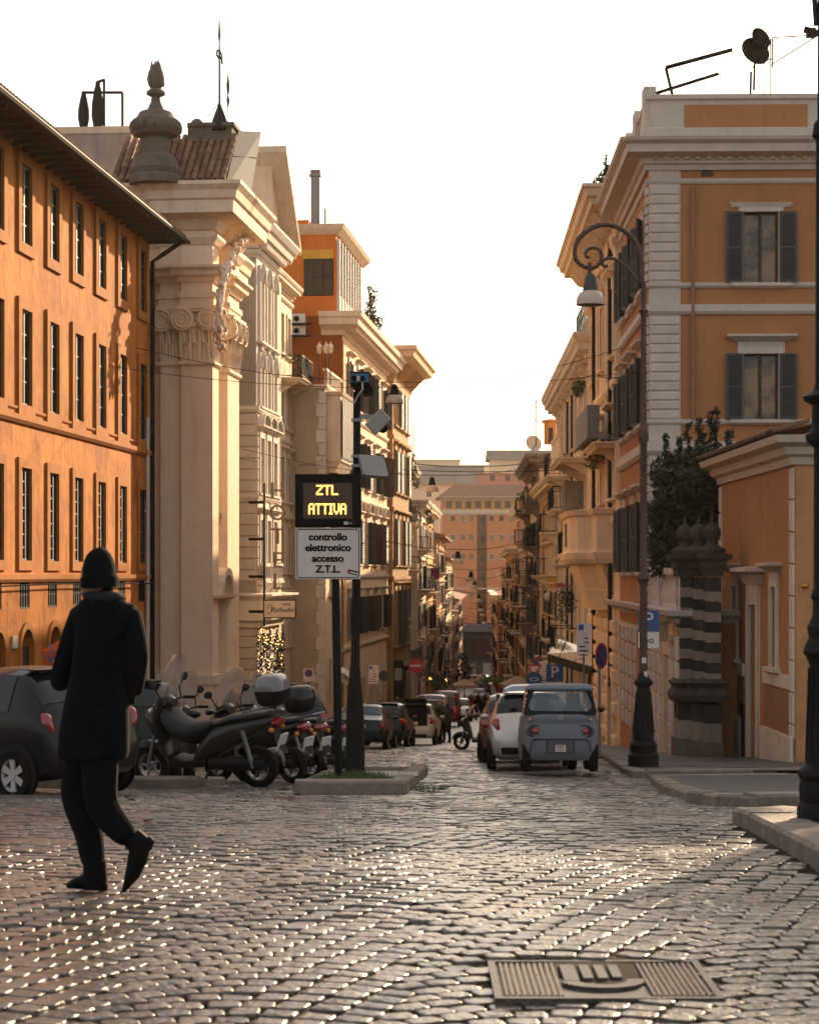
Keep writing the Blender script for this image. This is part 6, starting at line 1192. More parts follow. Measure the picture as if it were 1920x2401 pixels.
# ---- grey microcar
def microcar():
    G = mat('microcar_grey', (.135, .15, .165), .55, .12, 25, .1, 120); t = thing('microcar', 'small boxy grey two-seat electric car seen from behind', 'car', (2.62, 35.2, gz(34.2)), R(-2)); t.rotation_euler = (math.atan(-.075), 0, R(-2))
    def rr(w, l, z, e=5.5, n=32):
        o = []
        for i in range(n): a = 2 * math.pi * (i + .5) / n; c, s_ = math.cos(a), math.sin(a); o.append((w * math.copysign(abs(c) ** (2 / e), c), l * math.copysign(abs(s_) ** (2 / e), s_), z))
        return o
    lo = MB().loft([rr(.655, 1.10, .20), rr(.675, 1.14, .25), rr(.69, 1.17, .36), rr(.695, 1.18, .55), rr(.69, 1.175, .72), rr(.68, 1.165, .78), rr(.675, 1.14, .80), rr(.672, 1.135, .86), rr(.668, 1.15, .89), rr(.655, 1.14, .96), rr(.63, 1.11, .985)]).obj('body', G, t, smooth=35)
    # cab: frames with glass, dark pillars
    def outline(w0, w1, z0, z1, r=.09, n=6, y=lambda z: 0):
        P_ = []
        for (cx, cz, a0) in ((w1 - r, z1 - r, 0), (-w1 + r, z1 - r, 90), (-w0 + r, z0 + r, 180), (w0 - r, z0 + r, 270)):
            for i in range(n): a = R(a0 + 90 * i / (n - 1)); P_.append((cx + r * math.cos(a), y(cz + r * math.sin(a)), cz + r * math.sin(a)))
        return P_
    yr = lambda z: -1.10 + (z - .98) * .22; yf = lambda z: 1.02 - (z - .98) * 1.0
    of, inn = outline(.625, .545, .97, 1.455, .06, 6, yr), outline(.54, .47, 1.045, 1.40, .09, 6, lambda z: yr(z) - .004)
    fr = MB(); n = len(of); fr.add(of + inn, [(i, (i + 1) % n, n + (i + 1) % n, n + i) for i in range(n)]); in2 = [(x, y + .05, z) for x, y, z in inn]; fr.add(inn + in2, [(i, (i + 1) % n, n + (i + 1) % n, n + i) for i in range(n)]); fr.obj('rear_frame', TRIM, t)
    gl = mat('microcar_glass', (.35, .42, .44), .05, 0, alpha=.30, spec=.6); MB().add([(x, y - .002, z) for x, y, z in outline(.545, .475, 1.04, 1.405, .09, 6, yr)], [tuple(range(n))]).obj('rear_window', gl, t)
    fo, fi = outline(.625, .545, .97, 1.455, .06, 6, yf), outline(.57, .50, 1.0, 1.41, .07, 6, yf); ff_ = MB(); ff_.add(fo + fi, [(i, (i + 1) % n, n + (i + 1) % n, n + i) for i in range(n)]); ff_.obj('front_frame', TRIM, t)
    for sg in (1, -1): MB().quad((sg * .625, yr(.97), .97), (sg * .625, yf(.97), .97), (sg * .545, yf(1.455), 1.455), (sg * .545, yr(1.455), 1.455)).obj('side_window', mat('microcar_side_glass', (.05, .05, .05), .05, 0, alpha=.6), t)
    rf = MB().loft([[(x * w, y_ + (0), z) for x, y_, z in [(-1, 0, 0)]] for w in (1, 1)]) if False else None
    def rring(w, y0, y1, z, r=.12, n=7):
        P_ = []
        for cx, cy_, a0 in ((w - r, y1 - r, 0), (-w + r, y1 - r, 90), (-w + r, y0 + r, 180), (w - r, y0 + r, 270)):
            for i in range(n): a = R(a0 + 90 * i / (n - 1)); P_.append((cx + r * math.cos(a), cy_ + r * math.sin(a), z))
        return P_
    MB().loft([rring(.575, -1.06, .60, 1.40), rring(.582, -1.07, .60, 1.43), rring(.565, -1.04, .56, 1.475), rring(.52, -.98, .5, 1.505), rring(.42, -.86, .4, 1.522)]).obj('roof', G, t, smooth=35)
    for sg in (1, -1): MB().loft([rring(.10, -1.0, -.3, 1.50, .04), rring(.09, -.99, -.31, 1.518, .04)]).obj('roof_pad', mat('roof_pad', (.20, .20, .20), .5, 0), t, (sg * .33, .06, -.006))
    for sg in (1, -1):
        s_ = thing('seat', None, None, (0, 0, 0)); COL.objects.unlink(s_); bpy.data.objects.remove(s_)
        MB().loft([[(x, -.35, z) for x, z in q] if i == 0 else [(x, -.25, z) for x, z in q] for i, q in enumerate([[(sg * .27 + .17, .8), (sg * .27 + .19, 1.05), (sg * .27 + .12, 1.2), (sg * .27 + .09, 1.36), (sg * .27 - .09, 1.36), (sg * .27 - .12, 1.2), (sg * .27 - .19, 1.05), (sg * .27 - .17, .8)]] * 2)]).obj('seat', mat('seat_cloth', (.02, .025, .028), .9, .1, 20), t)
        wm_ = wheel_meshes(.265, .145); wh = inst('wheel', wm_[2], t, (sg * .575, -.84, .265), 0 if sg < 0 else math.pi); inst('tyre', wm_[0], wh); inst('rim', wm_[1], wh)
        wh = inst('wheel', wm_[2], t, (sg * .575, .84, .265), 0 if sg < 0 else math.pi); inst('tyre', wm_[0], wh); inst('rim', wm_[1], wh)
        MB().lathe([(.062, .03), (.085, .012), (.10, -.04)], (0, 0, 0), 16, 'y', 1.25, 1).obj('lamp_recess', TRIM, t, (sg * .425, -1.155, .70), rot=(0, 0, 0), smooth=50) if False else MB().lathe([(.09, -.02), (.105, .0), (.12, -.03)], (0, 0, 0), 18, 'y', 1.25, .95).obj('lamp_recess', mat('microcar_recess', (.045, .05, .055), .6, 0), t, (sg * .43, -1.165, .70), smooth=50)
        MB().lathe([(.005, .04), (.045, .035), (.06, .012), (.06, -.05)], (0, 0, 0), 18, 'y').obj('tail_light', REDL, t, (sg * .43, -1.165, .70), smooth=50)
        MB().lathe([(.005, .02), (.022, .018), (.028, 0), (.028, -.04)], (0, 0, 0), 12, 'y').obj('upper_light', mat('lamp_peach', (.6, .25, .15), .3, 0), t, (sg * .52, -1.13, .90), smooth=50)
        for i in range(3): pbox('pillar_mark', t, PLATE, sg * (.60 - i * .012) - .025, sg * (.60 - i * .012) + .025, -1.06 + i * .012, -1.04 + i * .012, 1.10 + i * .065, 1.14 + i * .065)
        MB().quad((sg * .655, -1.075, .985), (sg * .63, -1.10, .985), (sg * .575, -.985, 1.43), (sg * .60, -.955, 1.43)).obj('pillar_strip', mat('pillar_orange', (.45, .16, .03), .4, .1, 10), t)
    for k in range(2): MB().add([(-.055, 0, 0), (0, -.004, .05), (.055, 0, 0), (.055, 0, -.022), (0, -.004, .022), (-.055, 0, -.022)], [(0, 5, 4, 1), (1, 4, 3, 2)]).obj('emblem', mat('emblem_metal', (.30, .29, .28), .4, 0, metal=.6), t, (0, -1.172, .875 + k * .05 + .02))
    pbox('panel_groove', t, TRIM, -.45, .45, -1.192, -1.15, .552, .566); pbox('panel_groove', t, TRIM, -.235, -.225, -1.195, -1.15, .33, .552); pbox('panel_groove', t, TRIM, .225, .235, -1.195, -1.15, .33, .552)
    for sg in (1, -1): MB().tube([(sg * .45, -1.182, .56), (sg * .50, -1.175, .50), (sg * .52, -1.165, .34)], .008, 5).obj('panel_groove', TRIM, t)
    pbox('bumper_panel', t, mat('microcar_panel', (.06, .067, .074), .6, .1, 25), -.222, .222, -1.188, -1.15, .33, .55)
    pl = pbox('number_plate', t, mat('plate_pink', (.58, .46, .40), .5, 0), -.09, .09, -1.20, -1.18, .345, .465); ink = mat('plate_ink', (.02, .02, .02), .5, 0)
    inst('plate_text', text_mesh('X9Y', .062, .004, ink, 'plate_text'), pl, (0, -1.203, .432), rot=(R(90), 0, 0)); inst('plate_text', text_mesh('7C5', .062, .004, ink, 'plate_text'), pl, (0, -1.203, .376), rot=(R(90), 0, 0))
    pbox('underside', t, TRIM, -.5, .5, -.95, .95, .2, .26)
    for sg in (1, -1): MB().lathe([(.02, -.07), (.06, -.05), (.07, 0), (.05, .06), (.01, .08)], (sg * .78, .62, 1.08), 10, 'x', 1, .8).obj('wing_mirror', TRIM, t, smooth=50)
    return t
microcar()
# ---- scooters
SCR = mat('windscreen_clear', (.66, .52, .43), .05, .12, 8, alpha=.5, spec=.8)
SEATM = mat('scooter_seat', (.016, .014, .013), .45, .2, 20)
def scooter(label, X, Y, rz, m, screen='tall', box=None, sc=1.0, roll=R(6), cover=True, name='parked_scooter', group='scooters parked beside the island', full=True):
    t = thing(name, label, 'scooter', (X, Y, gz(Y) + .0), rz, group); t.scale = (sc, sc, sc); d = Vector((-math.sin(rz), math.cos(rz))); t.rotation_euler = (math.atan(-.08) * d.y, -roll, rz)
    def el(y, z, hw, hh, n=12, e=2.6): return [(hw * math.copysign(abs(math.cos(2 * math.pi * i / n)) ** (2 / e), math.cos(2 * math.pi * i / n)), y, z + hh * math.copysign(abs(math.sin(2 * math.pi * i / n)) ** (2 / e), math.sin(2 * math.pi * i / n))) for i in range(n)]
    for y, r in ((-.72, .255), (.74, .26)):
        def mk(r=r):
            ty = MB().lathe([(r * .62, -.045), (r * .8, -.06), (r * .95, -.045), (r, 0), (r * .95, .045), (r * .8, .06), (r * .62, .045)], (0, 0, 0), 22, 'x', cap=False).mesh('tyre', RUB, 40); q = MB(); q.lathe([(r * .63, -.035), (r * .56, -.03), (r * .56, .03), (r * .63, .035)], (0, 0, 0), 20, 'x', cap=False); q.lathe([(.015, -.05), (.05, -.05), (.05, .05), (.015, .05)], (0, 0, 0), 10, 'x')
            for i in range(5): a = i * 1.2566; q.tube([(0, .04 * math.cos(a), .04 * math.sin(a)), (0, r * .58 * math.cos(a + .15), r * .58 * math.sin(a + .15))], .016, 5)
            return ty, q.mesh('rim', GREYM, 40)
        a_, b_ = cached(('scw', r), mk); w_ = inst('wheel', b_, t, (0, y, r)); inst('tyre', a_, w_)
    MB().loft([el(-1.06, .86, .03, .03), el(-1.0, .83, .10, .05), el(-.8, .77, .15, .09), el(-.5, .68, .18, .16), el(-.2, .58, .19, .20), el(-.02, .44, .18, .14), el(.06, .36, .15, .08)]).obj('rear_body', m, t, smooth=50)
    MB().loft([el(-.1, .33, .17, .06, e=5), el(.15, .31, .19, .05, e=5), el(.36, .33, .18, .07, e=5)]).obj('footboard', TRIM, t, smooth=40)
    MB().loft([[(x, .34 + (z - .3) * .18 + abs(x) * -.25 + .02, z) for x, z in q] for q in [[(-.2, .3), (0, .28), (.2, .3), (.0, .34)], [(-.24, .5), (0, .5), (.24, .5), (0, .5)]]][:1] + [[(w_ * math.cos(a), .40 + (z - .3) * .22 + .07 * math.sin(a), z) for a in [2 * math.pi * i / 4 for i in range(4)]] for z, w_ in ((.45, .22), (.7, .24), (.9, .22), (1.02, .15))]).obj('leg_shield', m, t, smooth=60)
    MB().loft([el(.46, .62, .10, .14), el(.60, .78, .17, .16), el(.70, .86, .12, .10), el(.76, .84, .05, .05)]).obj('nose', m, t, smooth=50)
    f = MB(); A = [R(x) for x in range(20, 171, 25)]
    f.loft([[(x, .74 + .30 * math.cos(a), .26 + .30 * math.sin(a) + b) for x, b in ((-.075, -.05), (-.06, .02), (0, .035), (.06, .02), (.075, -.05))] for a in A], closed=False); f.obj('front_mudguard', m, t, smooth=60)
    for sg in (1, -1): MB().tube([(sg * .085, .56, .8), (sg * .085, .735, .27)], .024, 6).obj('fork', GREYM, t)
    MB().loft([el(-.98, .90, .06, .03, e=3), el(-.8, .89, .13, .045, e=3), (el(-.45, .85, .16, .05, e=3)), el(-.30, .80, .15, .045, e=3), el(.0, .75, .12, .04, e=3), el(.06, .71, .06, .03, e=3)]).obj('seat', SEATM, t, smooth=45)
    MB().loft([el(.34, 1.03, .07, .05), el(.42, 1.06, .12, .07), el(.54, 1.02, .12, .08), el(.60, .98, .06, .05)]).obj('headset', m, t, smooth=50); MB().lathe([(.01, -.04), (.08, -.03), (.09, .02)], (0, .66, .90), 12, 'y', 1.2, .8).obj('headlight', CLR, t, smooth=50)
    hb = MB().tube([(-.36, .28, 1.04), (-.24, .36, 1.06), (0, .42, 1.06), (.24, .36, 1.06), (.36, .28, 1.04)], .016, 6).obj('handlebar', TRIM, t)
    for sg in (1, -1):
        MB().tube([(sg * .25, .355, 1.06), (sg * .37, .275, 1.04)], .022, 6).obj('grip', RUB, hb); MB().tube([(sg * .22, .38, 1.06), (sg * .27, .42, 1.2), (sg * .34, .40, 1.27)], .01, 5).obj('mirror_stalk', TRIM, hb)
        MB().lathe([(.01, -.02), (.06, -.018), (.065, .012), (.01, .02)], (sg * .37, .40, 1.30), 12, 'y', 1.1, .8).obj('mirror', TRIM, hb, smooth=40)
    h0, h1, ww = {'tall': (1.0, 1.62, .27), 'mid': (1.0, 1.42, .24), 'none': (1, 1.2, .2)}[screen]
    if screen != 'none':
        g = MB(); rows = []
        for i in range(7):
            q = i / 6; z = h0 + (h1 - h0) * q; hw = ww * (.75 + .25 * min(1, q * 3)) * (1 if q < .6 else math.sqrt(max(.02, 1 - ((q - .6) / .42) ** 2))); rows.append([(hw * s_ / 3, .60 - .30 * q - .09 * (s_ / 3) ** 2, z) for s_ in range(-3, 4)])
        g.loft(rows, closed=False); ws = g.obj('windscreen', SCR, t, smooth=60)
        for sg in (1, -1): MB().tube([(sg * .12, .53, .98), (sg * .12, .50, 1.2)], .012, 5).obj('screen_bracket', GREYM, ws)
    if full:
        MB().loft([el(-.86, .30, .06, .07), el(-.5, .32, .10, .09), el(-.15, .32, .10, .08)]).obj('engine_case', TRIM, t, (-.09, 0, 0), smooth=45); MB().lathe([(.03, 0), (.06, .05), (.065, .42), (.045, .5), (.02, .5)], (0, 0, 0), 10, 'y').obj('exhaust', GREYM, t, (.15, -.45, .34), rot=(R(-8), 0, 0), smooth=45)
        MB().tube([(-.14, -.72, .27), (-.16, -.62, .72)], .03, 6).obj('shock_absorber', GREYM, t)
        MB().tube([(-.1, -.15, .3), (-.22, -.05, .03)], .016, 5).obj('side_stand', TRIM, t)
    MB().lathe([(.01, .03), (.09, .02), (.12, -.03)], (0, -1.04, .80), 12, 'y', 1.2, .55).obj('tail_light', REDL, t, smooth=50); pbox('number_plate', t, PLATE, -.09, .09, -.01, .01, -.1, .1, loc=(0, -1.06, .56), rot=(R(22), 0, 0)); MB().add([(-.08, -.98, .72), (.08, -.98, .72), (.07, -1.1, .42), (-.07, -1.1, .42)], [(0, 1, 2, 3)]).obj('rear_mudguard', TRIM, t)
    for sg in (1, -1): MB().sphere((sg * .14, -1.0, .72), .035, 6, 4).obj('indicator', AMB, t)
    rk = MB().tube([(.12, -.62, .92), (.12, -1.0, 1.0), (-.12, -1.0, 1.0), (-.12, -.62, .92)], .014, 5).obj('grab_rail', GREYM, t)
    if box:
        bx = MB(); sh = lambda w_, l, z, dy=0: [(w_ * .88 * math.copysign(abs(math.cos(a)) ** .55, math.cos(a)), -.98 + dy + l * .88 * math.copysign(abs(math.sin(a)) ** .55, math.sin(a)), z) for a in [2 * math.pi * (i + .5) / 20 for i in range(20)]]
        bx.loft([sh(.15, .13, 1.0), sh(.20, .18, 1.04), sh(.225, .205, 1.14), sh(.225, .21, 1.18)]); b_ = bx.obj('top_box', TRIM, t, smooth=45); ld = MB(); ld.loft([sh(.228, .213, 1.182), sh(.222, .205, 1.26), sh(.19, .17, 1.33), sh(.12, .11, 1.36)]); ld.obj('lid', box, b_, smooth=45)
    if cover:
        MB().loft([el(.42, .88, .24, .10), el(.30, .74, .25, .14), el(.12, .68, .24, .12), el(-.1, .74, .21, .08), el(-.22, .80, .14, .03)]).obj('leg_cover', mat('leg_cover_black', (.010, .010, .011), .7, .2, 12, .4, 18), t, smooth=60)
    return t
PANT = paint('anthracite', (.030, .028, .026), .3, .3)
LID = mat('lid_satin_grey', (.16, .15, .145), .35, .1, 10, coat=.5)
scooter('nearest scooter in profile with grey top box and tall clear screen', -2.74, 26.95, R(67), PANT, 'tall', LID, 1.13)
scooter('second scooter of the row with wide square-topped clear screen', -2.25, 29.5, R(50), PBLK, 'tall', PBLK, 1.06)
scooter('third scooter of the row with dark top box behind the second', -2.05, 31.3, R(48), PANT, 'tall', None, 1.06, cover=False)
scooter('fourth scooter of the row with low screen nearest the dark car', -1.75, 33.2, R(46), PBLK, 'mid', None, 1.05, cover=False)
scooter('fifth scooter of the row, half hidden behind the nearest one', -3.0, 30.3, R(52), PBLK, 'tall', None, 1.05)
scooter('lone dark scooter standing in the street ahead of the parked cars', 2.3, 60.5, R(72), PBLK, 'mid', TRIM, 1.0, name='lone_scooter', group=None, cover=False)
# ================================================================== people
def cl(n, c, r=.9): return mat('cloth_' + n, c, r, .2, 12, .1, 60, spec=.1)
SKIN = mat('skin', (.32, .15, .09), .6, .1, 10); HAIR = mat('hair_dark', (.012, .009, .007), .7, .2, 30)
def skin_obj(name, pts, edges, radii, m, parent=None, root=0, lv=2):
    me = bpy.data.meshes.new(name); me.from_pydata(pts, edges, []); me.materials.append(m); o = inst(name, me, parent)
    o.modifiers.new('skin', 'SKIN'); sv_ = me.skin_vertices[0].data
    for i, r in enumerate(radii): sv_[i].radius = r if isinstance(r, tuple) else (r, r)
    for i in range(len(pts)): sv_[i].use_root = (i == root)
    s_ = o.modifiers.new('sub', 'SUBSURF'); s_.levels = lv; s_.render_levels = lv
    return o
def walker():
    Y0 = 10.4; k = .000932; X0 = (60 + 400 * .4176 - CU) / F * Y0
    t = thing('person', 'person in black coat and beanie walking across the foreground', 'person', (X0, Y0, gz(Y0) + .004))
    def Q(zx, zy, y=0.): return Vector(((zx - 400) * k, y, (2020 - zy) * k))
    blk = cl('black_coat', (.0035, .0042, .0055), .95); trs = cl('black_trousers', (.004, .0045, .006), .95); knit = cl('black_knit', (.006, .0065, .007), 1.0)
    P_ = [Q(395, 1130), Q(420, 800), Q(440, 470), Q(420, 350), Q(395, 270, .02),                              # pelvis chest shoulders neck head
          Q(350, 1160, .06), Q(262, 1480, .10), Q(345, 1700, .08), Q(378, 1905, .06),                         # standing leg
          Q(430, 1160, -.06), Q(425, 1530, -.04), Q(520, 1640, -.05), Q(612, 1735, -.06),                     # trailing leg
          Q(290, 480, .05), Q(165, 830, .12), Q(125, 800, .30),                                               # left arm
          Q(610, 480, -.05), Q(652, 700, -.06), Q(610, 920, .04)]
    E_ = [(0, 1), (1, 2), (2, 3), (3, 4), (0, 5), (5, 6), (6, 7), (7, 8), (0, 9), (9, 10), (10, 11), (11, 12), (2, 13), (13, 14), (14, 15), (2, 16), (16, 17), (17, 18)]
    Rr = [(.15, .12), (.15, .12), (.13, .10), .055, .085, .11, .095, .08, .066, .11, .095, .08, .064, .065, .052, .036, .065, .052, .04]
    skin_obj('body', P_, E_, Rr, trs, t)
    def ring(zx, zy, hw, hd, y=0., n=18): c = Q(zx, zy, y); return [c + Vector((hw * k * math.cos(2 * math.pi * i / n), hd * math.sin(2 * math.pi * i / n), 0)) for i in range(n)]
    MB().loft([ring(425, 350, 70, .07), ring(436, 385, 122, .10), ring(446, 415, 160, .12), ring(446, 470, 166, .13), ring(437, 620, 160, .14), ring(420, 800, 166, .145), ring(400, 980, 186, .15), ring(388, 1130, 200, .155), ring(384, 1225, 203, .16), ring(380, 1262, 196, .158), ring(378, 1272, 188, .15)]).obj('coat', blk, t, smooth=60)
    for pts, rs in (([(365, 405, .02), (325, 445, .03), (300, 520, .04), (270, 650, .05), (205, 790, .08), (172, 845, .14), (132, 812, .29)], [28, 60, 62, 60, 56, 58, 44]), ([(535, 405, -.02), (575, 440, -.03), (600, 520, -.04), (608, 640, -.05), (600, 740, -.05), (588, 850, -.02), (570, 950, .03)], [28, 58, 62, 58, 52, 48, 44])):
        MB().tube([Q(a, b, c) for a, b, c in pts], [r * k for r in rs], 12).obj('sleeve', blk, t, smooth=60)
    MB().tube([Q(350, 372, .07), Q(345, 350, 0), Q(400, 368, -.075), Q(480, 365, -.08), Q(540, 372, -.01), Q(530, 385, .06)], [.02, .028, .032, .034, .030, .02], 8).obj('hood', cl('grey_hood', (.02, .024, .028)), t, smooth=60)
    MB().lathe([(.070, (2020 - 352) * k), (.084, (2020 - 325) * k), (.088, (2020 - 270) * k), (.080, (2020 - 200) * k)], (Q(398, 0).x, .03, 0), 14, 'z', 1.0, 1.15).obj('head', SKIN, t, smooth=60)
    hx = Q(418, 0).x
    MB().loft([[(hx + (dx * k) + w_ * k * math.cos(2 * math.pi * i / 18), w_ * k * 1.12 * math.sin(2 * math.pi * i / 18), (2020 - zy + (8 if math.cos(2 * math.pi * i / 18) > 0 else 0)) * k) for i in range(18)] for zy, w_, dx in ((316, 92, 0), (305, 99, 0), (258, 102, 0), (250, 97, 0), (200, 93, -4), (160, 82, -5), (128, 66, -6), (106, 44, -6), (93, 20, -4), (89, 5, -4))]).obj('beanie', knit, t, smooth=60)
    MB().loft([[(hx + .104 * math.cos(a) * .97, .104 * 1.1 * math.sin(a), (2020 - zy) * k) for a in [2 * math.pi * i / 18 for i in range(18)]] for zy in (312, 292, 262, 256)]).obj('beanie_cuff', knit, t, smooth=60)
    MB().sphere(Q(336, 300, .0), .02, 8, 5, 1.5).obj('ear', SKIN, t, smooth=60); MB().sphere(Q(330, 290, .10), .018, 8, 5, 1.2).obj('nose', SKIN, t, smooth=60)
    # hand with five fingers closed on a small dark phone
    h = Q(122, 795, .32); hd = MB().loft([[h + Vector((x * .028, -.02 + .09 * q, z * (.040 - .004 * q) + .02 * q)) for x, z in [(math.cos(a), math.sin(a)) for a in [2 * math.pi * i / 10 for i in range(10)]]] for q in (0, .4, .8, 1)]).obj('hand', SKIN, t, smooth=60)
    for i in range(4): MB().tube([h + Vector((-.01, .06, .035 - i * .02)), h + Vector((-.035, .095, .045 - i * .02)), h + Vector((-.012, .12 - .01 * i, .05 - i * .02)), h + Vector((.015, .105 - .01 * i, .048 - i * .02))], [.0095, .009, .008, .007], 7).obj('finger', SKIN, hd, smooth=60)
    MB().tube([h + Vector((.02, .0, .03)), h + Vector((.035, .04, .05)), h + Vector((.02, .08, .058))], [.012, .010, .008], 7).obj('thumb', SKIN, hd, smooth=60)
    # trousers cuffs and boots
    def shoe(pts): return MB().loft(pts)
    fl = cl('boot_black', (.004, .004, .0045), .7)
    def oval(c, ax, ay, rx, ry, n=12): return [c + ax * rx * math.cos(2 * math.pi * i / n) + ay * ry * math.sin(2 * math.pi * i / n) for i in range(n)]
    Xv, Yv, Zv = Vector((1, 0, 0)), Vector((0, 1, 0)), Vector((0, 0, 1))
    MB().loft([oval(Q(380, 1850, .06), Xv, Yv, .062, .056), oval(Q(382, 1920, .06), Xv, Yv, .064, .052), oval(Q(384, 1975, .07), (Xv), Yv, .066, .046), oval(Q(384, 2017, .07), Xv, Yv, .066, .044)]).obj('boot_ankle', fl, t, smooth=60)
    bo = MB().loft([oval(Q(452, 1995, .07), Yv, Zv, .030, .020), oval(Q(430, 1975, .07), Yv, Zv, .042, .042), oval(Q(370, 1965, .08), Yv, Zv, .046, .05), oval(Q(300, 1978, .10), Yv, Zv, .05, .040), oval(Q(240, 1994, .12), Yv, Zv, .046, .025), oval(Q(212, 2003, .13), Yv, Zv, .025, .014)]).obj('boot', fl, t, smooth=60)
    MB().loft([oval(Q(605, 1700, -.06), Vector((.7, 0, .7)), Yv, .058, .05), oval(Q(640, 1735, -.06), Vector((.75, 0, .6)), Yv, .066, .048), oval(Q(655, 1765, -.06), Vector((.95, 0, .25)), Yv, .064, .046), oval(Q(635, 1850, -.06), Vector((1, 0, .15)), Yv, .054, .05), oval(Q(605, 1940, -.06), Vector((.95, 0, .3)), Yv, .045, .048), oval(Q(572, 2000, -.06), Vector((.8, 0, .5)), Yv, .026, .035)]).obj('boot', fl, t, smooth=60)
    MB().tube([Q(565, 1690, -.06), Q(655, 1690, -.06)], [.055, .03], 8) if False else None
    MB().tube([Q(690, 1705, -.06), Q(703, 1725, -.06), Q(700, 1770, -.06)], [.02, .032, .02], 8).obj('heel', fl, t, smooth=60)
    return t
walker()
def figure(label, u, Y, rz, top, legs, h=1.72, stride=.12, name='person', group=None, hair=HAIR, arms=(.06, -.04), v=None):
    p = gat(u, Y); t = thing(name, label, 'person', p, rz, group); s_ = h / 1.75
    mb = MB(); mb.c = 0
    def ell(z, w_, d, x=0, y=0): return [(x + w_ * math.cos(2 * math.pi * i / 10), y + d * math.sin(2 * math.pi * i / 10), z) for i in range(10)]
    mb.loft([ell(.72, .175, .13), ell(.95, .17, .13), ell(1.15, .18, .125), ell(1.36, .21, .125), ell(1.46, .15, .10), ell(1.52, .06, .06), ell(1.58, .055, .055)])
    for sg in (1, -1): mb.tube([(sg * .19, 0, 1.42), (sg * .25, arms[0] * sg - .02, 1.12), (sg * .24, .10 + arms[1] * sg, .86)], [.065, .052, .042], 8)
    mb.c = 1
    for sg in (1, -1): mb.tube([(sg * .09, 0, .86), (sg * .10, sg * stride * .6 + .03, .47), (sg * .10, sg * stride, .09)], [.10, .072, .055], 8); mb.loft([ell(.0, .05, .13, sg * .10, sg * stride + .06), ell(.06, .05, .12, sg * .10, sg * stride + .06), ell(.11, .04, .06, sg * .10, sg * stride)])
    mb.c = 2; mb.sphere((0, .01, 1.66), .10, 10, 7, 1.2)
    mb.v = [(x * s_, y * s_, z * s_) for x, y, z in mb.v]; mb.obj('body', [top, legs, SKIN], t, smooth=60)
    MB().sphere((0, -.02 * s_, 1.70 * s_), .105 * s_, 10, 6, 1.05).obj('hair', hair, t, smooth=60)
    return t
dk = cl('dark', (.012, .012, .014)); gy = cl('dark_grey', (.035, .034, .033)); nv = cl('navy', (.01, .013, .022)); tn = cl('tan', (.16, .10, .06)); rd = cl('red', (.45, .02, .02)); bk = cl('jet', (.006, .006, .007)); wt = cl('white', (.5, .47, .43))
figure('man in long dark coat with grey hair standing by the white estate', 1048, 84, R(150), gy, bk, 1.80, .05, hair=cl('grey_hair', (.15, .13, .11)))
figure('person in dark jacket half hidden behind the man in the long coat', 1030, 87, R(200), dk, bk, 1.74, .05)
figure('person in tan coat leaning at the open boot of the white estate', 944, 72.5, R(-30), tn, bk, 1.62, .05)
figure('man in black standing by the stone wall behind the parked cars', 892, 82, R(180), bk, bk, 1.9, .04); figure('man with white-striped jacket standing beside the stone corner house', 932, 86, R(190), dk, bk, 1.9, .04)
for u, Y, c, l, lab in ((1098, 150, dk, dk, 'leftmost person of the dark crowd down the street'), (1108, 158, rd, rd, 'person in red standing in the crowd down the street'), (1117, 152, bk, bk, 'person in black right of the one in red'), (1126, 165, nv, dk, 'person in navy in the middle of the crowd'), (1133, 150, gy, bk, 'person in grey at the front of the crowd'), (1141, 160, bk, bk, 'broad person in black right of the grey one'), (1149, 170, dk, nv, 'person in dark coat near the right of the crowd'), (1157, 155, nv, bk, 'rightmost person at the front of the crowd'), (1104, 180, gy, dk, 'person further back on the left of the crowd'), (1122, 190, bk, dk, 'person further back behind the navy one'), (1138, 185, dk, gy, 'person further back in the middle of the crowd'), (1163, 176, bk, bk, 'person at the right end of the crowd by the cars'), (1090, 170, bk, bk, 'person at the left kerb beside the parasol')):
    figure(lab, u, Y, rnd(0, 6.2), c, l, rnd(1.62, 1.84), rnd(.04, .2), group='people walking down the street')
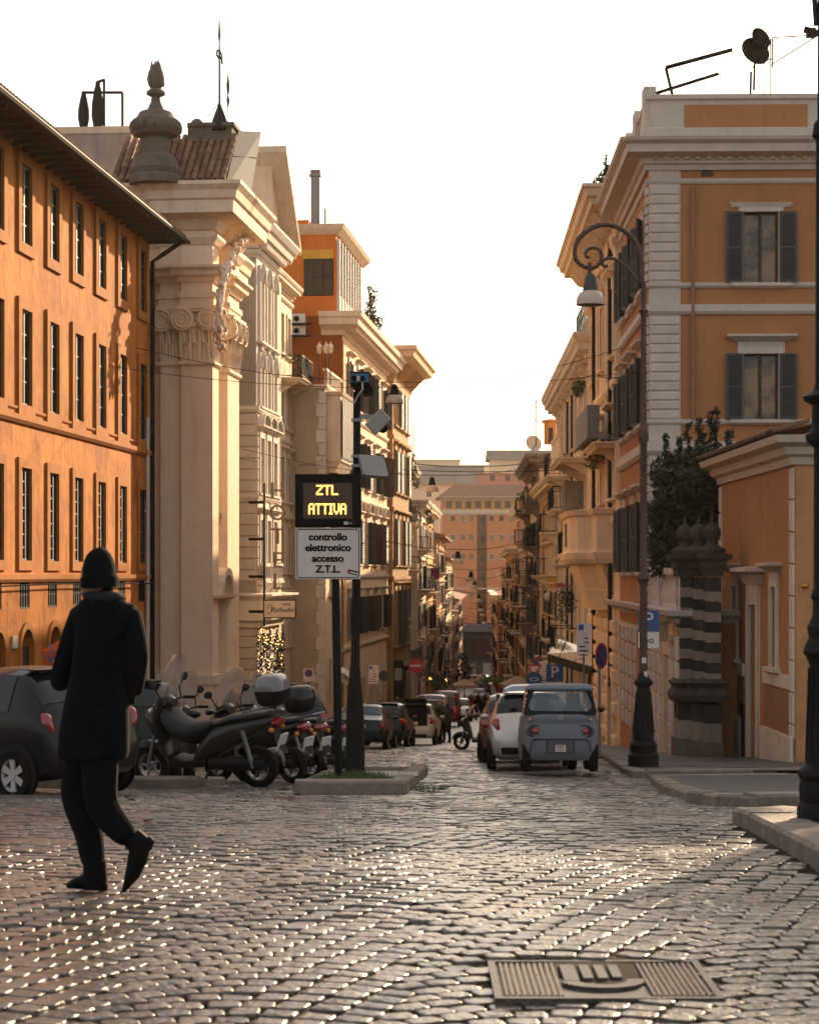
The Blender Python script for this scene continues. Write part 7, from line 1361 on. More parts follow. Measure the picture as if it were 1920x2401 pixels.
# ================================================================== signs and posts
SW = mat('sign_white', (.66, .58, .52), .5, .12, 6); SB = mat('sign_blue', (.015, .07, .22), .4, .1, 8); SR = mat('sign_red', (.42, .02, .02), .4, .1, 8); SK = mat('sign_black', (.005, .005, .006), .6, .1, 8, spec=.1); SBK = mat('sign_back_grey', (.16, .16, .165), .5, .2, 8)
def ztl():
    Y = 25.2; base = gat(793, Y, .13); t = thing('traffic_sign', 'black LED display reading ZTL ATTIVA above a white controllo elettronico panel', 'sign', base)
    def L_(u, v, dy=0): return at(u, v, Y + dy) - base
    MB().tube([L_(794, 1822), L_(783, 1110)], .054, 10).obj('pole', mat('pole_dark', (.006, .009, .012), .6, .2, 10, spec=.12), t, smooth=50)
    a, b = L_(694, 1236), L_(847, 1113); bx = MB(); bx.cbox(a.x, b.x, -.2, .12, a.z, b.z, .012); bo = bx.obj('display_box', SK, t)
    MB().quad((L_(713, 0).x, -.204, L_(0, 1217).z), (L_(827, 0).x, -.204, L_(0, 1217).z), (L_(827, 0).x, -.204, L_(0, 1134).z), (L_(713, 0).x, -.204, L_(0, 1134).z)).obj('screen', mat('led_screen', (.035, .018, .010), .5, .1, 200, emit=(.10, .035, .008), estr=.05), bo)
    FONT = {'Z': ['11111', '00001', '00010', '00100', '01000', '10000', '11111'], 'T': ['11111', '00100', '00100', '00100', '00100', '00100', '00100'], 'L': ['10000', '10000', '10000', '10000', '10000', '10000', '11111'], 'A': ['01110', '10001', '10001', '11111', '10001', '10001', '10001'], 'I': ['111', '010', '010', '010', '010', '010', '111'], 'V': ['10001', '10001', '10001', '10001', '10001', '01010', '00100']}
    led = mat('led_amber', (.9, .5, .1), .5, 0, emit=(1.0, .46, .09), estr=1.5)
    for txt, v0, v1, u0, u1 in (('ZTL', 1139, 1162, 744, 794), ('ATTIVA', 1182, 1207, 726, 813)):
        tot = sum(len(FONT[c][0]) for c in txt) + len(txt) - 1; du = (u1 - u0) / tot; dv = (v1 - v0) / 7; cx = 0; m = MB()
        for c in txt:
            for r, row in enumerate(FONT[c]):
                for q, ch in enumerate(row):
                    if ch == '1':
                        x0 = L_(u0 + (cx + q) * du - du * .28, 0).x; x1 = L_(u0 + (cx + q + 1) * du + du * .18, 0).x; z1 = L_(0, v0 + r * dv - .2).z; z0 = L_(0, v0 + (r + 1) * dv + .2).z
                        m.quad((x0, -.2075 - .0001 * (q + r), z0), (x1, -.2075 - .0001 * (q + r), z0), (x1, -.2075 - .0001 * (q + r), z1), (x0, -.2075 - .0001 * (q + r), z1))
            cx += len(FONT[c][0]) + 1
        m.obj('led_text', led, bo)
    lg = pbox('maker_mark', bo, SW, L_(808, 0).x, L_(817, 0).x, -.2, -.203, L_(0, 1231).z, L_(0, 1224).z); inst('maker_text', text_mesh('aesys', .038, .001, SW, 'maker_text'), bo, (L_(821, 0).x, -.206, L_(0, 1227).z), rot=(R(90), 0, 0))
    a, b = L_(695, 1358), L_(846, 1238); pn = MB(); pn.cbox(a.x, b.x, -.16, -.12, a.z, b.z, .006); po = pn.obj('panel', SW, t); f = MB(); q = .02
    pts = []
    for cx, cz, a0 in ((b.x - .05, b.z - .05, 0), (a.x + .05, b.z - .05, 90), (a.x + .05, a.z + .05, 180), (b.x - .05, a.z + .05, 270)):
        for i in range(6): g = R(a0 + i * 18); pts.append((cx + .034 * math.cos(g), cz + .034 * math.sin(g), cx + .024 * math.cos(g), cz + .024 * math.sin(g)))
    n = len(pts); f.add([(p[0], -.1625, p[1]) for p in pts] + [(p[2], -.1625, p[3]) for p in pts], [(i, (i + 1) % n, n + (i + 1) % n, n + i) for i in range(n)]); f.obj('border', SK, po)
    for tx, v in (('controllo', 1260), ('elettronico', 1285), ('accesso', 1310), ('Z.T.L.', 1335)):
        me = text_mesh(tx, .128, .002, SK, 'lettering', bold=.0035); o = inst('lettering', me, po, (L_(770, 0).x, -.163, L_(0, v).z), rot=(R(90), 0, 0)); me2 = text_mesh(tx, .128, .002, SK, 'lettering', bold=.0035); o2 = inst('lettering', me2, po, (L_(770, 0).x + .0045, -.164, L_(0, v).z), rot=(R(90), 0, 0))
    st = [((814, 1352), (839, 1341), SK), ]
    c = L_(827, 1344); S_ = MB()
    for i, mm in enumerate((SK, SW, mat('sticker_green', (.02, .12, .05), .5, 0))): MB().quad((-.065, 0, .02 - i * .018), (.065, 0, .02 - i * .018), (.065, 0, .038 - i * .018), (-.065, 0, .038 - i * .018)).obj('sticker_band', mm, po, (c.x, -.1635, c.z), rot=(0, R(14), 0))
    MB().add([(-.066, 0, -.016), (-.066, 0, .038), (-.02, 0, .011)], [(0, 2, 1)]).obj('sticker_triangle', SR, po, (c.x, -.1645, c.z), rot=(0, R(14), 0))
    MB().box(-.12, .12, -.12, -.06, -.02, .02).obj('bracket', GREYM, t, L_(790, 1160)); MB().box(-.12, .12, -.12, -.06, -.02, .02).obj('bracket', GREYM, t, L_(788, 1300))
ztl()
def campost():
    Y = 26.2; base = gat(833, Y, .13); t = thing('camera_post', 'dark post with flared sleeve, blue camera and antenna boxes behind the sign', 'post', base)
    def L_(u, v, dy=0): return at(u, v, Y + dy) - base
    wd = mat('post_brown', (.018, .013, .010), .7, .25, 10, spec=.12); s_ = Y / F
    MB().loft([[(L_(c, 0).x + h * s_ * x, h * s_ * y, L_(0, v).z) for x, y in [(math.cos(2 * math.pi * i / 10), math.sin(2 * math.pi * i / 10)) for i in range(10)]] for v, c, h in ((1818, 833, 23), (1720, 833, 22), (1660, 832.5, 20), (1600, 832, 15), (1555, 833, 11), (1500, 834, 10), (1357, 836, 10))]).obj('sleeve', wd, t, smooth=50)
    MB().tube([L_(836, 1360), L_(837, 918)], .05, 8).obj('pole', mat('pole_dark', (.012, .016, .02), .5), t, smooth=50)
    cb_ = MB(); a, b = L_(822, 905), L_(867, 877); cb_.loft([[(a.x, -.3, a.z), (b.x, -.3, a.z), (b.x, -.3, b.z), (a.x, -.3, b.z)], [(a.x + .06, .3, a.z - .06), (b.x + .06, .3, a.z - .06), (b.x + .06, .3, b.z - .02), (a.x + .06, .3, b.z - .02)]]); co = cb_.obj('camera_housing', SK, t); pbox('camera_front', co, mat('camera_blue', (.02, .13, .24), .4, .1, 10), a.x + .01, b.x - .01, -.312, -.3, a.z + .02, b.z - .025)
    for u, r in ((832, .038), (852, .034)): MB().lathe([(.005, .03), (r, .03), (r, -.02)], (0, 0, 0), 14, 'y').obj('lens', SK, co, tuple(Vector((L_(u, 0).x, -.315, L_(0, 893).z))))
    MB().box(-.02, .02, -.02, .0, -.03, .03).obj('flash', CLR, co, (L_(841, 0).x, -.312, L_(0, 893).z))
    MB().loft([[(L_(850, 0).x, -.1, L_(0, 905).z), (L_(872, 0).x, -.1, L_(0, 905).z), (L_(874, 0).x, -.1, L_(0, 925).z), (L_(852, 0).x, -.1, L_(0, 926).z)], [(L_(850, 0).x, .3, L_(0, 905).z), (L_(872, 0).x, .3, L_(0, 905).z), (L_(874, 0).x, .3, L_(0, 925).z), (L_(852, 0).x, .3, L_(0, 926).z)]]).obj('camera_body', SK, t)
    MB().tube([L_(850, 895, -.3), L_(850, 912, -.3), L_(838, 930, -.15), L_(830, 945, -.06)], .012, 5).obj('cable', WHITEM, t)
    an = mat('antenna_box', (.34, .31, .28), .55, .15, 10)
    c = L_(887, 989, -.1); MB().cbox(-.15, .15, -.05, .05, -.10, .10, .015).obj('antenna_box', an, t, c, rot=(R(8), R(-45), 0)); MB().box(L_(843, 0).x, L_(878, 0).x, -.04, .0, L_(0, 982).z, L_(0, 972).z).obj('arm', GREYM, t); MB().sphere(c + Vector((.06, .06, -.07)), .075, 10, 6).obj('swivel', SK, t, smooth=60)
    q = L_(874, 1095, -.1); MB().loft([[(x * .17 - z * .05, y, z * .13 + (.02 if x > 0 else 0)) for x, z in [(-1, -1), (-.85, -1.1), (.75, -1.1), (.95, -.9), (1.02, .85), (.9, 1.05), (-.75, 1.0), (-.9, .9)]] for y in (-.05, .05)]).obj('panel_antenna', an, t, q, rot=(R(-18), R(8), R(12))); MB().tube([L_(840, 1085), L_(866, 1090, -.05)], .03, 6).obj('arm', GREYM, t)
    for v in (1070, 1092, 985): MB().box(-.07, .07, -.07, .07, -.02, .02).obj('clamp', GREYM, t, L_(837, v))
campost()
def disc(parent, nm, m, r, c, y, sx=1.): return MB().lathe([(.002, .006), (r, .006), (r, -.006)], (0, 0, 0), 24, 'y').obj(nm, m, parent, (c[0], y, c[1]))
def post_sign(name, label, u, v, Y, yaw, build, vb=None, cat='sign', pole=True, lean=0.):
    p = at(u, v, Y); g = gz(Y) + .1; t = thing(name, label, cat, (p.x, p.y, g), yaw); z = p.z - g
    if pole: MB().tube([(lean, .05, 0), (0, .05, z + .25)], .03, 6).obj('pole', SBK, t)
    build(t, z); return t
def noparking(t, z, r=.3):
    disc(t, 'plate', SR, r, (0, z), -.0); disc(t, 'face', SB, r * .8, (0, z), -.008); MB().box(-r * .8, r * .8, -.02, -.012, -.03, .03).obj('bar', SR, t, (0, 0, z), rot=(0, R(45), 0))
def noentry(t, z, r=.3): disc(t, 'plate', SR, r, (0, z), 0); MB().box(-r * .72, r * .72, -.014, -.008, -.06, .06).obj('bar', SW, t, (0, 0, z))
def psign(t, z, w=.3, sub=True):
    pbox('plate', t, SB, -w, w, -.01, .01, z - w, z + w); inst('letter', text_mesh('P', w * 1.9, .004, SW, 'letter'), t, (0, -.014, z + .02), rot=(R(90), 0, 0))
    if sub: q = pbox('sub_panel', t, SW, -w, w, -.01, .01, z - w - .34, z - w - .02); inst('symbol', text_mesh('oo', .2, .004, SK, 'symbol'), q, (0, -.014, z - w - .18), rot=(R(90), 0, 0))
def infopanel(t, z, w=.25, h=.5, lines=('8-20', '0-23', '1,00'), blue=True):
    pn = pbox('panel', t, SW, -w, w, -.01, .01, z - h, z + h)
    if blue: b = pbox('symbol', pn, SB, -w + .04, -w + .18, -.014, -.01, z + h - .18, z + h - .04)
    for i in range(7):
        ww = w * (.8 if i % 3 else .55); pbox('text_line', pn, SK if i < 5 else SBK, -w + .06 + (.14 if i < 3 else 0), -w + .06 + ww * 1.6, -.013, -.01, z + h - .3 - i * .11, z + h - .265 - i * .11)
post_sign('parking_info_sign', 'tall white parking information panel beside the rusticated palace', 1368, 1497, 52, R(0), lambda t, z: infopanel(t, z, .18, .40))
post_sign('no_parking_sign', 'round no-parking sign turned sideways next to the palace wall', 1409, 1538, 44, R(58), lambda t, z: noparking(t, z, .29))
post_sign('parking_sign', 'blue parking sign behind the lamp post on a leaning pole', 1520, 1456, 40.5, R(-8), lambda t, z: psign(t, z, .21), lean=-.4)
post_sign('far_parking_sign', 'blue parking sign with lower panel down the right kerb', 1300, 1578, 70, R(0), lambda t, z: psign(t, z, .3))
post_sign('give_way_sign', 'red and white give-way triangle down the right kerb', 1252, 1571, 74, R(0), lambda t, z: (MB().add([(-.3, 0, z + .2), (.3, 0, z + .2), (0, 0, z - .3)], [(0, 2, 1)]).obj('plate', SR, t), MB().add([(-.2, -.006, z + .14), (.2, -.006, z + .14), (0, -.006, z - .18)], [(0, 2, 1)]).obj('face', SW, t)))
post_sign('arrow_sign', 'blue round arrow sign below the give-way triangle', 1252, 1594, 73.5, R(0), lambda t, z: (disc(t, 'plate', SB, .3, (0, z), 0), inst('arrow', text_mesh('<>', .34, .004, SW, 'arrow'), t, (0, -.012, z), rot=(R(90), 0, 0))))
post_sign('far_no_parking_sign', 'small round no-parking sign above the give-way triangle', 1262, 1553, 76, R(0), lambda t, z: noparking(t, z, .22))
post_sign('small_info_sign', 'small white notice between the give-way and parking signs', 1273, 1575, 75, R(0), lambda t, z: infopanel(t, z, .14, .4, blue=False))
post_sign('no_entry_sign', 'red no-entry sign on the left pavement', 975, 1561, 112, R(0), lambda t, z: noentry(t, z, .42))
post_sign('left_info_sign', 'white parking notice by the stone corner house', 876, 1582, 88, R(0), lambda t, z: infopanel(t, z, .22, .42)); post_sign('mirror_sign', 'dark back of a round sign by the stone corner house', 900, 1585, 95, R(0), lambda t, z: disc(t, 'plate', mat('sign_back_dark', (.03, .035, .035), .6), .26, (0, z), 0))
post_sign('left_no_parking_sign', 'square no-parking notice below the bay window house', 724, 1580, 70, R(0), lambda t, z: (pbox('plate', t, SW, -.18, .18, 0, .01, z - .26, z + .2), disc(t, 'ring', SR, .14, (0, z + .03), -.006), disc(t, 'face', SB, .11, (0, z + .03), -.012), MB().box(-.1, .1, -.024, -.018, -.012, .012).obj('bar', SR, t, (0, 0, z + .03), rot=(0, R(45), 0))))
post_sign('round_mirror', 'oval traffic mirror seen edge-on beside the no-parking notice', 743, 1592, 72, R(55), lambda t, z: disc(t, 'plate', WHITEM, .17, (0, z), 0))
post_sign('ticket_machine', 'dark bus or ticket pillar by the stone corner house', 934, 1590, 100, R(0), lambda t, z: (pbox('column', t, SK, -.25, .25, -.12, .12, z - 1.4, z + .9), pbox('panel', t, SBK, -.18, .18, -.13, -.12, z - .1, z + .5)), pole=False)
# ================================================================== street lamps
def lamp_head(parent, p, s_=1., capm=None, name='lamp_head'):
    o = MB().lathe([(.02, .0), (.06, -.02), (.095, -.06), (.10, -.12), (.14, -.30), (.145, -.33)], p, 16).obj(name, capm or mat('lamp_cap_green', (.022, .028, .026), .45, .2, 10), parent, smooth=50)
    MB().lathe([(.145, -.33), (.20, -.36), (.25, -.46), (.262, -.55), (.262, -.58), (.24, -.58), (.225, -.46), (.15, -.36)], p, 18).obj('shade', mat('lamp_shade_cream', (.55, .42, .33), .4, .1, 8), o, smooth=50); return o
def streetlamp():
    Y = 36.0; b = gat(1508, Y, .12); t = thing('street_lamp', 'tall rust-brown street lamp with scrolled arm and bell shade', 'street lamp', b); s_ = Y / F
    def L_(zx, zy): return at(1240 + zx / 5.39, 420 + zy / 5.39, Y) - b
    zb = at(0, 1793, Y).z
    def zz(v): return at(0, v, Y).z - b.z
    MB().lathe([(36 * s_, 0), (36 * s_, zz(1770)), (30 * s_, zz(1764)), (32 * s_, zz(1745)), (24 * s_, zz(1735)), (25 * s_, zz(1720)), (20 * s_, zz(1700)), (15.5 * s_, zz(1620)), (14.5 * s_, zz(1610)), (22 * s_, zz(1605)), (22 * s_, zz(1598)), (14 * s_, zz(1590)), (10 * s_, zz(1578))], (0, 0, 0), 14).obj('base', IRON, t, smooth=30)
    fl = MB()
    for i in range(12): a = 2 * math.pi * i / 12; fl.tube([(24 * s_ * math.cos(a), 24 * s_ * math.sin(a), zz(1718)), (16 * s_ * math.cos(a), 16 * s_ * math.sin(a), zz(1622))], .016, 5)
    fl.obj('fluting', IRON, t, smooth=60)
    MB().lathe([(9.5 * s_, zz(1580)), (9 * s_, zz(1372)), (10 * s_, zz(1366)), (15 * s_, zz(1358)), (14 * s_, zz(1350)), (9 * s_, zz(1340)), (8 * s_, zz(1040)), (12 * s_, zz(1030)), (12 * s_, zz(1018)), (8 * s_, zz(1006)), (6.5 * s_, zz(760)), (7 * s_, zz(740)), (12 * s_, zz(728)), (6 * s_, zz(724)), (6 * s_, zz(660))], (0, 0, 0), 12).obj('shaft', IRONB, t, smooth=35)
    C1 = [(1420, 1300), (1425, 1100), (1405, 960), (1370, 850), (1300, 735), (1200, 650), (1100, 600), (1000, 575), (900, 580), (800, 612), (700, 675), (625, 755), (585, 850), (572, 940), (590, 1015), (640, 1075), (710, 1115), (780, 1128), (850, 1105), (900, 1050), (920, 975), (900, 905), (850, 870), (790, 868), (735, 895), (710, 945), (725, 985), (765, 985)]
    MB().tube([L_(*p) for p in C1], [.045] * 12 + [.038] * 10 + [.03] * 6, 8).obj('scroll', IRONB, t, smooth=60)
    C2 = [(1400, 1320), (1330, 1225), (1250, 1130), (1160, 1055), (1070, 1005), (990, 1000), (935, 1030), (920, 1075), (950, 1108), (990, 1095)]; MB().tube([L_(*p) for p in C2], .032, 7).obj('brace_scroll', IRONB, t, smooth=60)
    MB().box(-.03, .03, -.03, .03, -.16, .06).obj('hanger', IRONB, t, L_(762, 1100)); lamp_head(t, L_(775, 1185))
    MB().box(-.04, .04, -.09, -.07, -.05, .05).obj('sticker', SW, t, (0, 0, zz(1548))); MB().box(-.03, .03, -.09, -.07, -.05, .05).obj('sticker', SW, t, (.03, 0, zz(1580)))
streetlamp()
def darklamp():
    Y = 13.7; b = gat(1925, Y, .1); t = thing('black_lamp_post', 'near-black ornate lamp post cropped by the right edge', 'street lamp', b); s_ = Y / F
    def zz(v): return at(0, v, Y).z - b.z
    MB().lathe([(58 * s_, 0), (58 * s_, zz(1895)), (50 * s_, zz(1880)), (54 * s_, zz(1850)), (50 * s_, zz(1830)), (57 * s_, zz(1815)), (55 * s_, zz(1805)), (38 * s_, zz(1790)), (32 * s_, zz(1720)), (28 * s_, zz(1560)), (36 * s_, zz(1540)), (44 * s_, zz(1530)), (40 * s_, zz(1515)), (30 * s_, zz(1495)), (34 * s_, zz(1470)), (22 * s_, zz(1445)), (20 * s_, zz(1410)), (26 * s_, zz(1400)), (19 * s_, zz(1380)), (18 * s_, zz(1050)), (36 * s_, zz(1035)), (38 * s_, zz(1020)), (24 * s_, zz(1005)), (22 * s_, zz(950)), (40 * s_, zz(940)), (44 * s_, zz(930)), (20 * s_, zz(915)), (15 * s_, zz(900)), (13 * s_, zz(330)), (22 * s_, zz(318)), (18 * s_, zz(290)), (10 * s_, zz(280)), (9 * s_, zz(-200))], (0, 0, 0), 16).obj('shaft', IRON, t, smooth=30)
    fl = MB()
    for i in range(12): a = 2 * math.pi * i / 12; fl.tube([(36 * s_ * math.cos(a), 36 * s_ * math.sin(a), zz(1785)), (29 * s_ * math.cos(a), 29 * s_ * math.sin(a), zz(1565))], .009, 5)
    fl.obj('fluting', IRON, t, smooth=60); MB().tube([(-12 * s_, 0, zz(60)), (-20 * s_, 0, zz(-60))], .02, 5).obj('arm', IRON, t)
darklamp()
t = thing('brass_wall_knob', 'round brass wall lamp on the dark wall end by the right edge', 'wall lamp', at(1884, 1374, 39.2)); MB().sphere((0, 0, 0), .095, 12, 8, .8).obj('globe', mat('brass', (.50, .26, .04), .3, .1, 8, metal=.9), t, smooth=60); MB().tube([(0, 0, 0), (.25, .1, 0)], .02, 5).obj('bracket', IRON, t)
HL = [(925, 893, 60, 'first hanging street lamp, in front of the ochre stone corner house'), (1013, 1112, 78, 'second hanging street lamp, left of the hill roofs'), (1073, 1287, 112, 'third hanging street lamp, against the terracotta block'), (1104, 1335, 135, 'fourth hanging street lamp, below the tiled eave'), (1113, 1356, 158, 'fifth hanging street lamp down the street'), (1122, 1390, 185, 'sixth hanging street lamp down the street'), (1127, 1415, 212, 'seventh hanging street lamp down the street'), (1131, 1428, 240, 'eighth hanging street lamp down the street'), (1136, 1448, 270, 'ninth hanging street lamp down the street'), (1121, 1455, 310, 'tenth and farthest hanging street lamp')]
def leftX(Y): return -14 + .0943 * Y if Y < 137 else XL(Y)
for u, v, Y, lab in HL:
    p = at(u, v, Y); t = thing('hanging_lamp', lab, 'street lamp', p, 0, 'lamps hung over the street'); k = 1.0 if Y < 100 else 1.25
    o = lamp_head(t, (0, 0, -.1), capm=IRON); t.scale = (k, k, k)
    A = Vector((leftX(Y) + .1, Y, p.z + 1.0)) - p; B = Vector((WALLR(Y) - .1, Y, p.z + 1.0)) - p
    pts = [A.lerp(Vector((0, 0, -.04)), i / 6) - Vector((0, 0, .25 * math.sin(math.pi * i / 6))) for i in range(7)] + [Vector((0, 0, -.04)).lerp(B, i / 8) - Vector((0, 0, .35 * math.sin(math.pi * i / 8))) for i in range(1, 9)]
    MB().tube([q / k for q in pts], .010 if Y < 100 else .014, 4).obj('cable', CABLEM, t)
def cable(label, pts, r=.014, n=10, sag=.3):
    P_ = [at(*p) for p in pts]; Q_ = []
    for a, b in zip(P_[:-1], P_[1:]): Q_ += [a.lerp(b, i / n) - Vector((0, 0, sag * 4 * (i / n) * (1 - i / n))) for i in range(n)]
    Q_.append(P_[-1]); o = MB().tube(Q_, r, 4).obj('overhead_cable', CABLEM); tag(o, label, 'cable')
cable('thin cable from the orange palace wall across to the corner palace', [(255, 858, 57), (1512, 868, 54)], .008, 24, .55)
cable('cable from the lamp post arm to the balcony house', [(1505, 868, 36), (1395, 876, 70), (1302, 888, 98)], .014, 8, .15)
cable('crossed wires between hotel and cream house', [(565, 1075, 78), (690, 1083, 92), (745, 1090, 97)], .012, 6, .1); cable('second crossed wire sloping down between hotel and cream house', [(684, 1094, 92), (760, 1078, 97), (835, 1084, 100)], .012, 6, .05)
cable('beaded cable strung across the street below the skyline', [(960, 1086, 140), (1245, 1086, 140)], .03, 12, .25); cable('plain wire across the street above the second hanging lamp', [(945, 1101, 130), (1300, 1103, 100)], .02, 12, .1)
# ================================================================== plants
def leafmat(n, c): return mat('leaf_' + n, c, .55, .45, 3, 0, col2=tuple(x * .35 for x in c))
LG = leafmat('dark_green', (.028, .042, .018)); LM = leafmat('mid_green', (.055, .08, .022)); LB = leafmat('brown_green', (.11, .085, .03))
def leaves_mb(blobs, n, sz, seed=1):
    rr = np.random.RandomState(seed); vs = []; fs = []; tot = sum(b[3] * b[4] * b[5] for b in blobs) ** 1
    for b in blobs:
        k = int(n * b[3] * b[4] * b[5] / tot) + 3; d = rr.normal(size=(k, 3)); d /= np.linalg.norm(d, axis=1)[:, None]; r_ = rr.uniform(.45, 1.08, (k, 1)); c = np.array(b[:3]) + d * r_ * np.array(b[3:6])
        a = rr.normal(size=(k, 3)); a /= np.linalg.norm(a, axis=1)[:, None]; e = np.cross(a, rr.normal(size=(k, 3))); e /= np.linalg.norm(e, axis=1)[:, None]; s_ = sz * rr.uniform(.6, 1.3, (k, 1))
        for i in range(k):
            o = len(vs); vs += [tuple(c[i] - a[i] * s_[i]), tuple(c[i] + e[i] * s_[i] * .42), tuple(c[i] + a[i] * s_[i]), tuple(c[i] - e[i] * s_[i] * .42)]; fs.append((o, o + 1, o + 2, o + 3))
    m = MB(); m.v = vs; m.f = fs; m.m = [0] * len(fs); return m
def plant(name, label, p, blobs, n, sz, m, trunk=True, cat='plant', seed=1, group=None):
    t = thing(name, label, cat, p, 0, group); leaves_mb(blobs, n, sz, seed).obj('crown', m, t)
    if trunk:
        top = max(blobs, key=lambda b: b[2]); st = MB().tube([(0, 0, -.2), (.03, 0, top[2] * .5), (top[0] * .6, top[1] * .6, top[2])], [.07, .05, .02] if top[2] > 1 else [.03, .02, .01], 6)
        for b in blobs[:5]: st.tube([(.02, 0, top[2] * .3), (b[0] * .6, b[1] * .6, b[2] * .75), b[:3]], [.035, .02, .008] if top[2] > 1 else [.015, .01, .005], 5)
        st.obj('trunk' if top[2] > 1 else 'stem', mat('bark', (.045, .03, .02), .9, .3, 10), t)
    return t
BY = 49.5
def bp(u, v, Y=BY): return at(u, v, Y) - at(1610, 1340, BY)
bl = []
for u, v, r in ((1570, 1250, .55), (1625, 1225, .6), (1600, 1160, .62), (1655, 1150, .55), (1580, 1110, .45), (1640, 1095, .45), (1690, 1110, .45), (1545, 1200, .35), (1555, 1290, .4), (1610, 1290, .45), (1660, 1215, .5), (1545, 1330, .25)): q = bp(u, v); bl.append((q.x, q.y + rnd(-.4, .4), q.z, r * 1.22, r, r * 1.15))
for u, v0, v1 in ((1560, 1025, 1110), (1590, 1030, 1110), (1612, 1000, 1100), (1636, 985, 1090), (1666, 975, 1080), (1678, 968, 1080), (1650, 1020, 1090), (1708, 1015, 1090)):
    for i in range(7): q = bp(u + rnd(-3, 3), v0 + (v1 - v0) * i / 6); bl.append((q.x, q.y, q.z, .10, .10, .11))
b0 = bl[:12]; tr = plant('evergreen_bush', 'dark evergreen bush with upright shoots above the podium wall', at(1610, 1340, BY), b0, 15000, .085, LG, cat='bush', seed=5)
sp = MB()
for u, v0, v1 in ((1560, 1018, 1130), (1590, 1028, 1130), (1612, 998, 1120), (1636, 983, 1120), (1666, 972, 1110), (1678, 966, 1100), (1650, 1018, 1110), (1708, 1012, 1110)): sp.tube([bp(u + 4, v1), bp(u, (v0 + v1) / 2), bp(u + rnd(-3, 3), v0)], [.02, .015, .006], 5)
sp.obj('shoot', mat('bark_green', (.05, .05, .02), .9, .2, 10), tr); leaves_mb(bl[12:], 900, .085, 9).obj('shoot_leaves', LG, tr)
plant('terrace_tree', 'leafy tree on the penthouse terrace edge', at(868, 770, 116), [(0, 0, 1.0, .35, .5, .9), (.15, 0, 1.9, .28, .4, .5), (.35, 0, .3, .4, .5, .5), (-.1, 0, 2.4, .15, .2, .3)], 700, .11, LM, cat='tree', seed=6)
plant('roof_cypress', 'dark pointed shrub on the deep eave palace roof', at(1418, 442, 64), [(0, 0, .3, .22, .3, .35), (.02, 0, .75, .10, .2, .3), (-.2, 0, .2, .18, .2, .25), (.25, 0, .2, .2, .3, .25), (.03, 0, 1.1, .05, .08, .18)], 500, .07, LG, seed=7)
plant('balcony_basket', 'dark trailing plant on the white house balcony', at(702, 875, 95), [(0, 0, .0, .32, .4, .35), (.15, 0, .3, .3, .4, .3), (-.1, 0, .7, .35, .4, .22), (.2, 0, .6, .25, .3, .2)], 500, .08, LG, trunk=False, seed=8)
plant('balcony_plants', 'green plants on the upper bracketed balcony of the balcony house', at(1360, 905, 80), [(0, 0, 0, .35, 1.2, .22), (.12, 2, -.05, .3, 1.4, .2), (.25, -1, .15, .2, .5, .25)], 500, .08, LM, trunk=False, seed=9)
plant('roof_palm', 'spiky plant by the grey roof storey of the balcony house', at(1380, 830, 77.5), [(0, 0, .4, .22, .3, .35), (0, 0, -.2, .25, .3, .3)], 260, .10, LM, seed=10)
plant('hanging_dry_plants', 'dry brownish plants hanging below the grey planter boxes', at(1420, 1050, 66), [(0, 0, 0, .4, 2.2, .3), (-.25, 1.5, -.3, .3, 1.6, .35), (.2, -1.5, .1, .25, 1.4, .3)], 900, .07, LB, trunk=False, seed=11)
plant('balcony_flowers', 'pink-topped planter hanging on the yellow house', at(1325, 1395, 84), [(0, 0, 0, .35, .5, .35), (-.1, 0, -.6, .25, .4, .6), (.25, .2, -.4, .25, .4, .45)], 420, .08, LG, trunk=False, seed=12)
plant('flower_box', 'pink flowers on top of the trailing balcony planter', at(1322, 1372, 83.5), [(-.15, 0, 0, .25, .35, .1), (.3, 0, -.05, .12, .2, .08)], 160, .06, mat('petal_pink', (.45, .10, .18), .7, .3, 8), trunk=False, seed=13)
plant('terrace_ivy', 'planted terrace on the grey-topped house', at(1288, 1085, 124), [(0, 0, 0, .6, 1.2, .4), (.5, 0, .2, .4, 1, .3)], 500, .10, LM, trunk=False, seed=14)
plant('wall_weeds', 'dry grasses hanging from the terrace of the narrow cream house', at(968, 1100, 139), [(0, 0, 0, .3, .6, .6), (.2, 0, -.9, .3, .5, .5), (-.1, 0, .7, .25, .4, .4)], 420, .11, LB, trunk=False, seed=15)
plant('balcony_vine', 'yellow-green vine on the left balconies', at(1003, 1195, 160), [(0, 0, 0, .25, .4, .5), (.15, 0, -.9, .25, .4, .4)], 260, .12, LM, trunk=False, seed=16)
plant('street_tree', 'small dark tree at the end of the left pavement', at(1085, 1545, 250), [(0, 0, 0, .7, 1.2, 1.0), (.4, 0, -1.5, .7, 1.2, 1.2), (-.3, 0, -2.5, .7, 1.2, 1.2)], 500, .22, LG, trunk=False, cat='tree', seed=17)
plant('balcony_tree', 'round shrub on a balcony far down the right side', at(1218, 1195, 150), [(0, 0, .3, .4, .5, .5), (.1, 0, .9, .35, .4, .4)], 300, .14, LM, seed=18)
plant('left_shop_plants', 'mass of dark plants at the left shop fronts', at(1030, 1590, 150), [(0, 0, -.3, .5, 1.5, .7), (-.8, 0, 0, .45, 1.2, .6), (.7, 6, -.3, .5, 1.2, .8)], 500, .14, LG, trunk=False, seed=19)
plant('wall_plant', 'small green pot plant fixed to the bow balcony palace', at(1442, 1474, 66), [(0, 0, 0, .2, .3, .1), (.15, 0, -.08, .12, .2, .1)], 160, .06, LM, trunk=False, seed=20)
